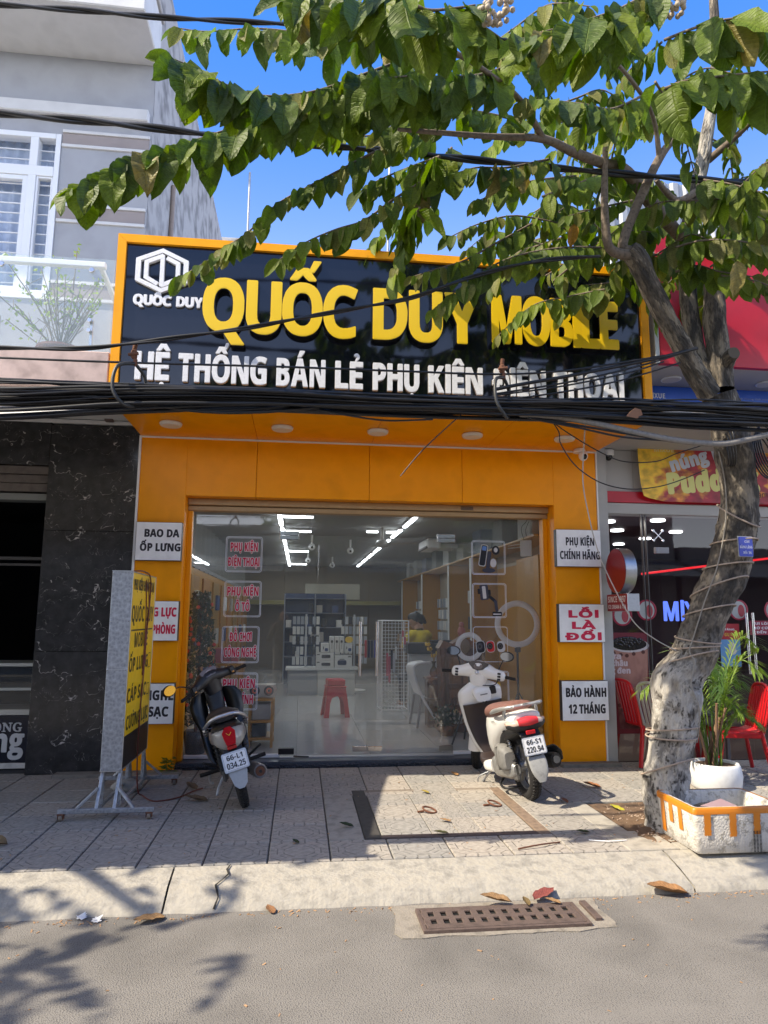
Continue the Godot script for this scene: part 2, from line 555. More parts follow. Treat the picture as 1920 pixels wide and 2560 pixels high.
	M.interior_wall = mat(0.4,0.36,0.3,0.7)
	M.ceiling = mat(0.3,0.3,0.3,0.75)
	M.card_white = mat(0.62,0.62,0.6,0.5)
	M.card_black = mat(0.025,0.025,0.03,0.4)
	M.card_blue = mat(0.03,0.06,0.18,0.4)
	M.blue_sign = mat(0.03,0.13,0.65,0.4)
	M.gold = mat(0.75,0.5,0.06,0.35)
	make_ground_materials()

func rgb_tex(w: int, h: int, f: Callable, mip := true) -> ImageTexture:   # f(x, y) -> linear colour
	var d := PackedByteArray(); d.resize(w * h * 3)
	var i := 0
	for y in h:
		for x in w:
			var c: Color = f.call(x, y)
			d[i] = clampi(int(pow(c.r,0.4545) * 255.0),0,255); d[i + 1] = clampi(int(pow(c.g,0.4545) * 255.0),0,255); d[i + 2] = clampi(int(pow(c.b,0.4545) * 255.0),0,255)
			i += 3
	return ImageTexture.create_from_image(Image.create_from_data(w, h, false, Image.FORMAT_RGB8, d))

func grey_tex(w: int, h: int, f: Callable) -> ImageTexture:   # f(x, y) -> 0..1
	var d := PackedByteArray(); d.resize(w * h)
	var i := 0
	for y in h:
		for x in w:
			d[i] = clampi(int(float(f.call(x, y)) * 255.0),0,255)
			i += 1
	return ImageTexture.create_from_image(Image.create_from_data(w, h, false, Image.FORMAT_L8, d))

# ---------------------------------------------------------------- ground
func oct_groove(x: float, y: float) -> float:   # 0 in a groove, 1 on the tile; x, y in -1..1
	var ax := absf(x); var ay := absf(y)
	var o := maxf(maxf(ax, ay), (ax + ay) * 0.7071)
	var g := 1.0
	var w := 0.027
	if ax > 0.16 and ay > 0.1: g = minf(g, smoothstep(0.0, w, absf(o - 0.52)))
	if (ax < 0.24 or ay < 0.3 or absf(ax - ay) < 0.22) : g = minf(g, smoothstep(0.0, w, absf(o - 0.75)))
	if ax > 0.84 and ax < 0.97 and (absf(ay - 0.2) < w or absf(ay - 0.62) < w): g = minf(g,0.2)
	if ay > 0.84 and ay < 0.97 and (absf(ax - 0.2) < w or absf(ax - 0.62) < w): g = minf(g,0.2)
	if ax > 0.62 and ay > 0.62: g = minf(g, smoothstep(0.0, w, absf((ax + ay) * 0.7071 - 1.06)))
	return g

func make_ground_materials() -> void:
	var n := noise(0.03, FastNoiseLite.TYPE_SIMPLEX_SMOOTH,5,3)
	var n2 := noise(0.35, FastNoiseLite.TYPE_SIMPLEX,2,4)
	var hgt := grey_tex(256,256, func(x, y): return clampf(0.72 * oct_groove((x + 0.5) / 128.0 - 1.0, (y + 0.5) / 128.0 - 1.0) + 0.16 + 0.12 * n2.get_noise_2d(x, y),0,1))
	var hgt2 := grey_tex(256,256, func(x, y): return clampf(0.72 * smoothstep(0.0,0.12, absf(fposmod(y / 256.0 * 9.0,1.0) - 0.5)) + 0.16 + 0.12 * n2.get_noise_2d(x, y),0,1))
	M.tiles = []; M.tiles_striped = []
	for k in 5:
		var tone: float = [0.31,0.335,0.295,0.35,0.32][k]
		var warm: float = [1.0,1.02,0.98,1.04,1.0][k]
		var alb := rgb_tex(256,256, func(x, y):
			var v: float = tone * (0.93 + 0.26 * n.get_noise_2d(x + 300 * k, y + 91 * k) + 0.2 * n2.get_noise_2d(x + 77 * k, y))
			v *= 0.42 + 0.58 * oct_groove((x + 0.5) / 128.0 - 1.0, (y + 0.5) / 128.0 - 1.0)
			return Color(v * 1.06 * warm, v * 0.985, v * 0.88 / warm))
		var m := mat(1,1,1,0.86)
		m.albedo_texture = alb
		m.heightmap_enabled = true; m.heightmap_texture = hgt; m.heightmap_scale = 0.45
		M.tiles.append(m)
		if k < 2:
			var alb2 := rgb_tex(256,256, func(x, y):
				var v: float = tone * (0.9 + 0.3 * n.get_noise_2d(x + 300 * k, y + 911) + 0.2 * n2.get_noise_2d(x + 77 * k, y))
				v *= 0.62 + 0.38 * smoothstep(0.0,0.1, absf(fposmod(y / 256.0 * 9.0,1.0) - 0.5))
				return Color(v * 1.04, v * 0.98, v * 0.88))
			var m2 := mat(1,1,1,0.86)
			m2.albedo_texture = alb2; m2.heightmap_enabled = true; m2.heightmap_texture = hgt2; m2.heightmap_scale = 0.45
			M.tiles_striped.append(m2)
	M.mortar = worn(mat(0.085,0.08,0.07,0.95),1.3,0.2)
	M.kerb = mat(0.37,0.345,0.3,0.9)
	M.kerb.albedo_texture = ntex(1024, noise(0.011, FastNoiseLite.TYPE_SIMPLEX_SMOOTH,7,44), [[0.0, grey(0.74)], [0.38, grey(0.92)], [0.5, grey(0.98)], [0.62, lin(1.0,0.98,0.94)], [1.0, grey(0.9)]])
	M.kerb.uv1_triplanar = true; M.kerb.uv1_world_triplanar = true; M.kerb.uv1_scale = P3(0.55,0.55,0.8)
	M.kerb.heightmap_enabled = true; M.kerb.heightmap_texture = ntex(1024, noise(0.05, FastNoiseLite.TYPE_SIMPLEX_SMOOTH,5,45)); M.kerb.heightmap_scale = 0.5
	M.asphalt = mat(0.92,0.9,0.87,0.9)
	var na := noise(0.16, FastNoiseLite.TYPE_CELLULAR,2,61)
	M.asphalt.albedo_texture = ntex(1024, na, [[0.0, lin(0.2,0.19,0.18)], [0.35, lin(0.235,0.224,0.21)], [0.55, lin(0.19,0.182,0.172)], [0.78, lin(0.125,0.12,0.115)], [1.0, lin(0.33,0.31,0.285)]])
	M.asphalt.uv1_triplanar = true; M.asphalt.uv1_world_triplanar = true; M.asphalt.uv1_scale = Vector3.ONE * 0.85
	M.asphalt.heightmap_enabled = true; M.asphalt.heightmap_texture = ntex(1024, na); M.asphalt.heightmap_scale = 0.4
	M.asphalt.detail_enabled = true; M.asphalt.detail_blend_mode = BaseMaterial3D.BLEND_MODE_MUL
	M.asphalt.detail_albedo = ntex(512, noise(0.008, FastNoiseLite.TYPE_SIMPLEX_SMOOTH,5,62), [[0.0, grey(0.84)], [0.42, grey(0.97)], [0.55, grey(1.0)], [1.0, grey(0.93)]])
	M.asphalt.detail_uv_layer = BaseMaterial3D.DETAIL_UV_2
	M.asphalt.uv2_triplanar = true; M.asphalt.uv2_world_triplanar = true; M.asphalt.uv2_scale = Vector3.ONE * 0.21
	M.soil = worn(mat(0.2,0.125,0.075,0.95),2.2,1.2)
	M.concrete_dark = worn(mat(0.2,0.185,0.16,0.9),1.1,0.15)
	M.iron = worn(mat(0.14,0.1,0.085,0.75,0.3),2.0,0.15)

func build_ground() -> void:
	var s := mb()
	quad(s, P3(-200,-0.06,200), P3(200,-0.06,200), P3(200,-0.06,-200), P3(-200,-0.06,-200))
	struct("ground", s, M.concrete_dark)
	s = mb()
	quad(s, P3(-60,0,10.6), P3(60,0,10.6), P3(60,0,2.9), P3(-60,0,2.9))
	struct("road", s, M.asphalt)
	# pavement bed with separate tiles
	s = mb()
	box(s, P3(-9,-0.05,-0.12), P3(13, PAVE - 0.012,2.64))
	var pave := struct("pavement", s, M.mortar)
	var variants := []
	for k in 3:
		var t := mb()
		var hw := 0.1955; var b := 0.006
		var jit: float = [0.0,0.0012,-0.0015][k]
		var top := [P3(-hw + b, jit, hw - b), P3(hw - b,0, hw - b), P3(hw - b, -jit, -hw + b), P3(-hw + b,0, -hw + b)]
		var low := [P3(-hw, -b, hw), P3(hw, -b, hw), P3(hw, -b, -hw), P3(-hw, -b, -hw)]
		quad_uv(t, top[0], top[1], top[2], top[3])
		for i in 4:
			var j := (i + 1) % 4
			quad_uv(t, low[i], low[j], top[j], top[i],0.02,0.02,0.98,0.05)
			quad_uv(t, low[i] - P3(0,0.02,0), low[j] - P3(0,0.02,0), low[j], low[i],0.02,0.02,0.98,0.05)
		t.generate_normals(); t.generate_tangents()
		variants.append(t.commit())
	var r := RandomNumberGenerator.new(); r.seed = 5
	for i in range(-9,17):
		for k in 7:
			var cx := -0.2958 + 0.4 * i + 0.2; var cz := 2.6308 - 0.4 * k - 0.2
			var last := k == 6
			if cx > 0.3 and cx < 1.75 and cz > 0.85 and cz < 2.3: continue   # the chamber cover
			if cx > 2.2 and cx < 3.2 and cz > 1.4 and cz < 2.5: continue     # the tree pit
			var striped := cx < -0.9 and (k == 4 or k == 5)
			var o := obj("tile", variants[r.randi() % 3], (M.tiles_striped[r.randi() % 2] if striped else M.tiles[r.randi() % 5]), pave)
			o.position = P3(cx, PAVE + r.randf_range(-0.0015,0.001), cz)
			if last: o.scale = P3(1,1,0.82); o.position.z = 0.068
			o.rotation.y = (PI if r.randf() < 0.5 and not last else 0.0)
	# fill strips of cut tile beside the chamber cover and pit
	s = mb()
	box(s, P3(1.712, PAVE - 0.02,0.86), P3(2.1, PAVE - 0.001,1.225),0.004)
	box(s, P3(1.712, PAVE - 0.02,1.233), P3(2.1, PAVE - 0.0015,1.625),0.004)
	box(s, P3(1.712, PAVE - 0.02,1.633), P3(2.1, PAVE - 0.0005,2.225),0.004)
	box(s, P3(0.11, PAVE - 0.02,0.64), P3(0.355, PAVE - 0.0012,2.225),0.004)
	var cut := obj("cut_tile", s, worn(mat(0.32,0.3,0.265,0.88),1.1,0.2), pave)
	cut.set_meta("kind", "stuff")
	# chamber cover: iron frame around smaller cut tiles
	var ch := thing("chamber_cover", "square inspection cover of small cut tiles in a rusty iron frame", "manhole cover", P3(0, PAVE,0))
	s = mb()
	box(s, P3(0.361,-0.02,0.868), P3(0.475,0.001,2.221),0.003)
	obj("frame", s, worn(mat(0.06,0.055,0.05,0.8,0.1),2.0,0.1), ch)
	s = mb()
	box(s, P3(1.612,-0.02,0.868), P3(1.706,0.0015,2.221),0.003)
	obj("frame", s, worn(mat(0.24,0.17,0.12,0.85),2.5,0.15), ch)
	s = mb()
	box(s, P3(0.475,-0.02,2.155), P3(1.612,0.0012,2.221),0.003)
	obj("frame", s, M.iron, ch)
	s = mb()
	box(s, P3(0.475,-0.02,0.868), P3(1.612,0.0008,0.93),0.003)
	obj("frame", s, worn(mat(0.24,0.2,0.16,0.85),2.5,0.15), ch)
	var xs := [0.482,0.85,1.045,1.225,1.606]
	for i in 4:
		for k in 3:
			var o := obj("tile", variants[(i + k) % 3], M.tiles[(i * 2 + k) % 5], ch)
			var w: float = xs[i + 1] - xs[i]
			o.scale = P3(w / 0.4,1, 0.402 / 0.4)
			o.position = P3((xs[i] + xs[i + 1]) * 0.5, -0.001 - 0.0015 * ((i + k) % 2), 0.94 + 0.405 * k + 0.2)
	# lifting rings lie on it
	for q in [[0.93,1.6, "left"], [1.5,1.46, "right"]]:
		s = mb()
		torus(s, P3(q[0], PAVE + 0.016, q[1]), P3(0.25,1,0.12),0.055,0.0075,22,8)
		bar(s, P3(q[0] - 0.1, PAVE + 0.008, q[1] + 0.02), P3(q[0] - 0.045, PAVE + 0.01, q[1] + 0.01),0.016,0.014,0.003)
		solo("lifting_ring", s, M.rust, "rusty iron lifting ring near the %s edge of the cover" % q[2] if q[2] == "left" else "rusty iron lifting ring on the cover towards the white scooter", "ring", "lifting rings on the chamber cover")
	# kerb stones: sloped, with dark joints between them
	s = mb()
	box(s, P3(-12,-0.05,2.66), P3(14,-0.002,3.0))
	var kerb := struct("kerb", s, M.mortar)
	var kx := [-9.0,-3.4,-0.86,2.32,3.55,6.2,9.0]
	for i in kx.size() - 1:
		s = mb()
		var a: float = kx[i] + 0.006; var b: float = kx[i + 1] - 0.006
		var n := int((b - a) / 0.09) + 2
		var top := []; var mid := []; var lip := []; var foot := []
		var nn := noise(1.3, FastNoiseLite.TYPE_SIMPLEX_SMOOTH,3, 70 + i)
		for j in n:
			var x := lerpf(a, b, float(j) / (n - 1))
			var e := nn.get_noise_1d(x * 3.0) * 0.02
			var lift := clampf((x + 0.6) / 2.4,0.0,1.0) * 0.024
			top.append(P3(x, PAVE - 0.004,2.644))
			mid.append(P3(x, 0.082 + 0.003 * nn.get_noise_1d(x * 9.0),2.84))
			lip.append(P3(x, 0.004 + lift + 0.002 * nn.get_noise_1d(x * 11.0), 3.015 + e))
			foot.append(P3(x,-0.03, 3.03 + e * 1.1))
		for q in [[top, mid], [mid, lip], [lip, foot]]:
			s.set_smooth_group(0)
			for j in n - 1: quad(s, q[1][j], q[1][j + 1], q[0][j + 1], q[0][j])
		s.set_smooth_group(-1)
		for q in [[0,-1.0], [n - 1,1.0]]:
			out_quad(s, top[q[0]], lip[q[0]], foot[q[0]], P3(top[q[0]].x,-0.03,2.644), P3((a + b) * 0.5,0,2.8))
		obj("kerb_stone", s, M.kerb, kerb)
	# the crack across the long kerb stone
	s = mb()
	var cr := [P3(-0.52,0.13,2.65), P3(-0.535,0.12,2.7), P3(-0.52,0.11,2.75), P3(-0.55,0.098,2.8), P3(-0.585,0.085,2.85), P3(-0.57,0.066,2.9), P3(-0.56,0.05,2.94), P3(-0.575,0.012,3.01)]
	for j in cr.size() - 1:
		var w0 := 0.0035 + 0.004 * absf(sin(j * 2.1)); var w1 := 0.0035 + 0.004 * absf(sin((j + 1) * 2.1))
		quad(s, cr[j + 1] + P3(-w1,0.0035,0), cr[j + 1] + P3(w1,0.0035,0), cr[j] + P3(w0,0.0035,0), cr[j] + P3(-w0,0.0035,0))
	obj("crack", s, mat(0.03,0.028,0.025,0.95), kerb)
	# tree pit
	s = mb()
	var pit := []
	var pn := noise(3.0, FastNoiseLite.TYPE_SIMPLEX_SMOOTH,3,12)
	s.set_smooth_group(0)
	for iz in 14:
		for ix in 12:
			var f := func(a: int, c: int) -> Vector3:
				var px := 2.28 + a * 0.083; var pz := 1.48 + c * 0.073
				return P3(px, PAVE - 0.004 + 0.012 * pn.get_noise_2d(px * 2.0, pz * 2.0) + 0.025 * exp(-8.0 * (pow(px - 2.75,2) + pow(pz - 2.1,2))), pz)
			quad(s, f.call(ix, iz + 1), f.call(ix + 1, iz + 1), f.call(ix + 1, iz), f.call(ix, iz))
	struct("soil", s, M.soil, "bare brown soil around the foot of the street tree")
	s = mb()
	box(s, P3(2.1, PAVE - 0.05,1.43), P3(2.28, PAVE - 0.001,2.225),0.006)
	box(s, P3(2.1, PAVE - 0.05,2.23), P3(2.45, PAVE + 0.001,2.63),0.006)
	box(s, P3(2.46, PAVE - 0.05,2.44), P3(3.28, PAVE - 0.0005,2.63),0.006)
	box(s, P3(2.1, PAVE - 0.05,1.425), P3(3.28, PAVE - 0.003,1.428),0.0)
	obj("pit_edging", s, worn(mat(0.38,0.35,0.3,0.9),0.9,0.2), pave)
	# little stones, chips and dry bits in the pit
	s = mb()
	for i in 260:
		var x := r.randf_range(2.3,3.2); var z := r.randf_range(1.5,2.5)
		var q := r.randf_range(0.004,0.013)
		bxc(s, Vector3.ZERO, P3(q * r.randf_range(1,2.5), q * 0.7, q), q * 0.2, Transform3D(Basis.from_euler(P3(r.randf(), r.randf() * 6, r.randf() * 0.6)), P3(x, PAVE + 0.0 + 0.025 * exp(-8.0 * (pow(x - 2.75,2) + pow(z - 2.1,2))), z)))
	var gr := struct("gravel", s, worn(mat(0.36,0.27,0.2,0.9),4.0,0.0)); gr.set_meta("kind", "stuff"); tag(gr, "loose chips and dry bits scattered over the tree pit soil", "gravel")
	# street drain
	var dr := thing("street_drain", "cast iron street drain with two rows of slots in a concrete surround", "drain", P3(0,0,0))
	s = mb()
	var sur := []
	var dn := noise(2.0, FastNoiseLite.TYPE_SIMPLEX_SMOOTH,3,15)
	for k in 40:
		var t := k / 40.0 * 4.0
		var p: Vector2
		if t < 1: p = P2(lerpf(0.43,1.63, t),3.455)
		elif t < 2: p = P2(1.63, lerpf(3.455,3.05, t - 1))
		elif t < 3: p = P2(lerpf(1.63,0.43, t - 2),3.05)
		else: p = P2(0.43, lerpf(3.05,3.455, t - 3))
		sur.append(p + P2(dn.get_noise_2d(p.x * 3, p.y * 3), dn.get_noise_2d(p.x * 3 + 50, p.y * 3) if p.y > 3.06 else 0.0) * 0.035)
	prism(s, sur,-0.006,0.02, Transform3D(Basis(P3(1,0,0), P3(0,0,1), P3(0,-1,0)), Vector3.ZERO))
	obj("concrete_surround", s, worn(mat(0.27,0.24,0.2,0.92),1.3,0.3), dr)
	s = mb()
	box(s, P3(0.59,0.0,3.165), P3(1.46,0.0105,3.395))
	obj("pit", s, mat(0.006,0.006,0.006,1.0), dr)
	s = mb()
	var zz := [3.16,3.195,3.255,3.29,3.35,3.4]
	for k in [0,2,4]: box(s, P3(0.585,0.0125, zz[k]), P3(1.465,0.026, zz[k + 1]),0.003)
	for k in 13:
		var x := 0.6 + k * 0.0705
		for q in [[zz[1], zz[2]], [zz[3], zz[4]]]:
			box(s, P3(x - 0.019,0.0122, q[0] - 0.001), P3(x + 0.019,0.0255, q[1] + 0.001),0.003)
	obj("grate", s, M.iron, dr)
	s = mb()
	for q in [[0.56,3.137,1.49,3.156], [0.56,3.404,1.49,3.423], [0.56,3.156,0.581,3.404], [1.469,3.156,1.49,3.404]]:
		box(s, P3(q[0],0.0, q[1]), P3(q[2],0.0235, q[3]),0.002)
	obj("frame", s, M.iron, dr)
	s = mb()
	box(s, P3(1.535,0.0,3.12), P3(1.575,0.0225,3.36),0.002)
	obj("side_bar", s, M.iron, dr)

# ---------------------------------------------------------------- the other side of the street (seen only in the glass)
func build_opposite_side() -> void:
	var s := mb()
	box(s, P3(-30,-0.05,10.6), P3(30,0.13,13.5),0.02)
	struct("pavement", s, M.kerb)
	var r := RandomNumberGenerator.new(); r.seed = 91
	var fronts := [[-17.0,-11.2,4.6,0.4,0.36,0.3], [-11.0,-5.6,3.9,0.4,0.38,0.34], [-5.4,0.4,4.2,0.22,0.24,0.26], [0.6,6.2,4.6,0.32,0.27,0.2], [6.4,11.8,4.8,0.4,0.38,0.35], [12.0,18.0,3.8,0.36,0.32,0.3]]
	var words := ["tall beige house front across the road", "low cream house front across the road", "lowest grey house across the road with a tin awning", "ochre house front across the road", "tallest pale house front across the road", "brown house front at the far right across the road"]
	for i in fronts.size():
		var f: Array = fronts[i]
		var h := thing("house", words[i], "house", P3(f[0],0.13,13.5),0.0, "houses across the road")
		s = mb()
		box(s, P3(0,0,0), P3(f[1] - f[0], f[2],6.0),0.02)
		obj("wall", s, worn(mat(f[3], f[4], f[5],0.85),0.3,0.0), h)
		s = mb()
		var w: float = f[1] - f[0]
		for k in 30: box(s, P3(0.6, 0.05 + k * 0.09,-0.05), P3(w - 0.6, 0.13 + k * 0.09,-0.012),0.01)
		var sh := obj("shutter", s, worn(mat(0.16,0.17,0.18,0.5),0.5,0.0), h)
		sh.set_meta("kind", "stuff")
		s = mb()
		for k in int(w / 0.15):
			bar(s, P3(0.07 + k * 0.15,3.3,0.0), P3(0.07 + k * 0.15,2.75,-1.8),0.12,0.03)
		obj("awning", s, worn(mat(0.3,0.33,0.36,0.5,0.4),0.5,0.0), h)
		s = mb()
		for k in 2: box(s, P3(w * (0.2 + 0.4 * k), f[2] - 1.6 if f[2] > 4.5 else 3.34,-0.06), P3(w * (0.4 + 0.4 * k), f[2] - 0.4,-0.01),0.01)
		obj("window", s, mat(0.05,0.06,0.07,0.1), h)

# ---------------------------------------------------------------- the orange phone accessory shop: shell
const XL := -1.823
const XR := 3.143
const XA := -1.34
const XB := 2.63
const HS := 3.514
const HD := 2.892

func build_shop_shell() -> void:
	var sh := thing("phone_shop", "orange clad phone accessory shop with a wide glass front", "shop", Vector3.ZERO)
	var s := mb()
	box(s, P3(XL + 0.012, PAVE,-0.5), P3(XA, HS,0.0),0.004)
	obj("left_pillar", s, M.orange, sh)
	s = mb()
	box(s, P3(XB, PAVE,-0.5), P3(XR - 0.012, HS,0.0),0.004)
	obj("right_pillar", s, M.orange, sh)
	# header panels with narrow seams between them
	var hx := [XA,-0.619,0.579,1.6, XB]
	for i in 4:
		s = mb()
		box(s, P3(hx[i] + (0.002 if i else 0.0), HD,-0.5), P3(hx[i + 1] - (0.002 if i < 3 else 0.0), HS,-0.001),0.003)
		obj("header_panel", s, M.orange, sh)
	# white edge trims: both sides and along the top of the header
	s = mb()
	box(s, P3(XL - 0.012, PAVE,-0.02), P3(XL + 0.011, HS,0.012),0.002)
	obj("edge_trim", s, M.white_plain, sh)
	s = mb()
	box(s, P3(XR - 0.011, PAVE,-0.02), P3(XR + 0.006, HS,0.01),0.002)
	obj("edge_trim", s, M.white_plain, sh)
	s = mb()
	box(s, P3(XL + 0.011, HS - 0.02,-0.003), P3(XR - 0.011, HS - 0.002,0.009),0.001)
	obj("edge_trim", s, M.white_plain, sh)
	# soffit panels under the sign board
	var sx := [XL,-0.62,0.6,1.86, XR]
	for i in 4:
		s = mb()
		box(s, P3(sx[i] + (0.002 if i else 0.0), HS,0.0), P3(sx[i + 1] - (0.002 if i < 3 else 0.0), HS + 0.05,1.28),0.002)
		obj("soffit_panel", s, M.orange, sh)
	# structure above, behind the board, and the upper storey parapet: hidden by the board
	s = mb()
	box(s, P3(XL, HS + 0.055,-12.0), P3(XR,4.6,-0.01),0.0)
	obj("upper_wall", s, M.plaster_white, sh)
	# roller shutter box over the opening: two slats and its guide
	s = mb()
	box(s, P3(XA,2.822,-0.34), P3(XB, HD,-0.16),0.006)
	box(s, P3(XA,2.765,-0.325), P3(XB,2.818,-0.2),0.006)
	obj("shutter_bar", s, M.tan_metal, sh)
	s = mb()
	box(s, P3(1.62,2.835,-0.159), P3(1.76,2.875,-0.152),0.002)
	obj("maker_plate", s, worn(mat(0.12,0.08,0.05,0.5),6.0,0.0), sh)
	for q in [[XA, XA + 0.05], [XB - 0.05, XB]]:
		s = mb()
		box(s, P3(q[0] + (0.001 if q[0] < 0 else 0.0), FLOOR,-0.31), P3(q[1] - (0.0 if q[0] < 0 else 0.001),2.764,-0.22),0.003)
		obj("shutter_guide", s, M.orange_frame, sh)
	# granite threshold with a pebbled nosing
	s = mb()
	box(s, P3(XA, PAVE - 0.03,-0.46), P3(XB, FLOOR - 0.004,-0.15),0.006)
	obj("threshold", s, M.granite, sh)
	s = mb()
	var r := RandomNumberGenerator.new(); r.seed = 77
	for i in 420:
		var x := XA + (XB - XA) * (i + r.randf()) / 420.0
		ball(s, P3(x, PAVE + r.randf_range(0.0,0.03), -0.135 + r.randf_range(-0.01,0.012)), Vector3.ONE * r.randf_range(0.006,0.012),4,6)
	var peb := obj("pebble_nosing", s, M.granite, sh)
	peb.set_meta("kind", "stuff")
	# concrete pads at the pillar feet
	s = mb()
	box(s, P3(2.6, PAVE - 0.02,0.002), P3(3.24, PAVE + 0.035,0.13),0.008)
	solo("concrete_pad", s, M.concrete_dark, "low concrete pad at the foot of the right orange pillar", "step")
	s = mb()
	box(s, P3(-2.42, PAVE - 0.02,0.004), P3(-1.24, PAVE + 0.03,0.16),0.008)
	solo("concrete_pad", s, M.concrete_dark, "thin concrete slab lying along the wall behind the yellow stand", "step")
	# side walls, ceiling and back of the room (thick, so light enters only by the glass)
	s = mb()
	box(s, P3(-2.0,-0.05,-12.4), P3(XL + 0.09, HS + 0.05,-0.5))
	obj("side_wall", s, M.interior_wall, sh)
	s = mb()
	box(s, P3(XR - 0.09,-0.05,-12.4), P3(3.3, HS + 0.05,-0.5))
	obj("side_wall", s, M.interior_wall, sh)
	s = mb()
	box(s, P3(-2.0,-0.05,-12.7), P3(3.3, HS + 0.05,-12.4))
	obj("back_wall", s, mat(0.24,0.2,0.15,0.7), sh)
	s = mb()
	box(s, P3(XL + 0.09,3.03,-12.4), P3(XR - 0.09,3.3,-0.5))
	obj("ceiling", s, M.ceiling, sh)
	s = mb()
	box(s, P3(XL + 0.09,-0.05,-12.4), P3(XR - 0.09, FLOOR - 0.012,-0.46))
	var fl := struct("shop_floor", s, mat(0.2,0.2,0.2,0.8))
	var fm := [mat(0.47,0.48,0.48,0.08), mat(0.45,0.46,0.47,0.1), mat(0.49,0.49,0.49,0.09)]
	var t := mb()
	box(t, P3(-0.399,-0.012,-0.399), P3(0.399,0,0.399),0.002)
	var tm := done(t)
	for i in 6:
		for k in 15:
			var o := obj("floor_tile", tm, fm[(i * 7 + k * 3) % 3], fl)
			o.position = P3(-1.33 + i * 0.8, FLOOR, -0.76 - 0.1 - k * 0.8)
			if i == 5: o.scale.x = 0.9
	build_shop_glass()
	build_pillar_signs()

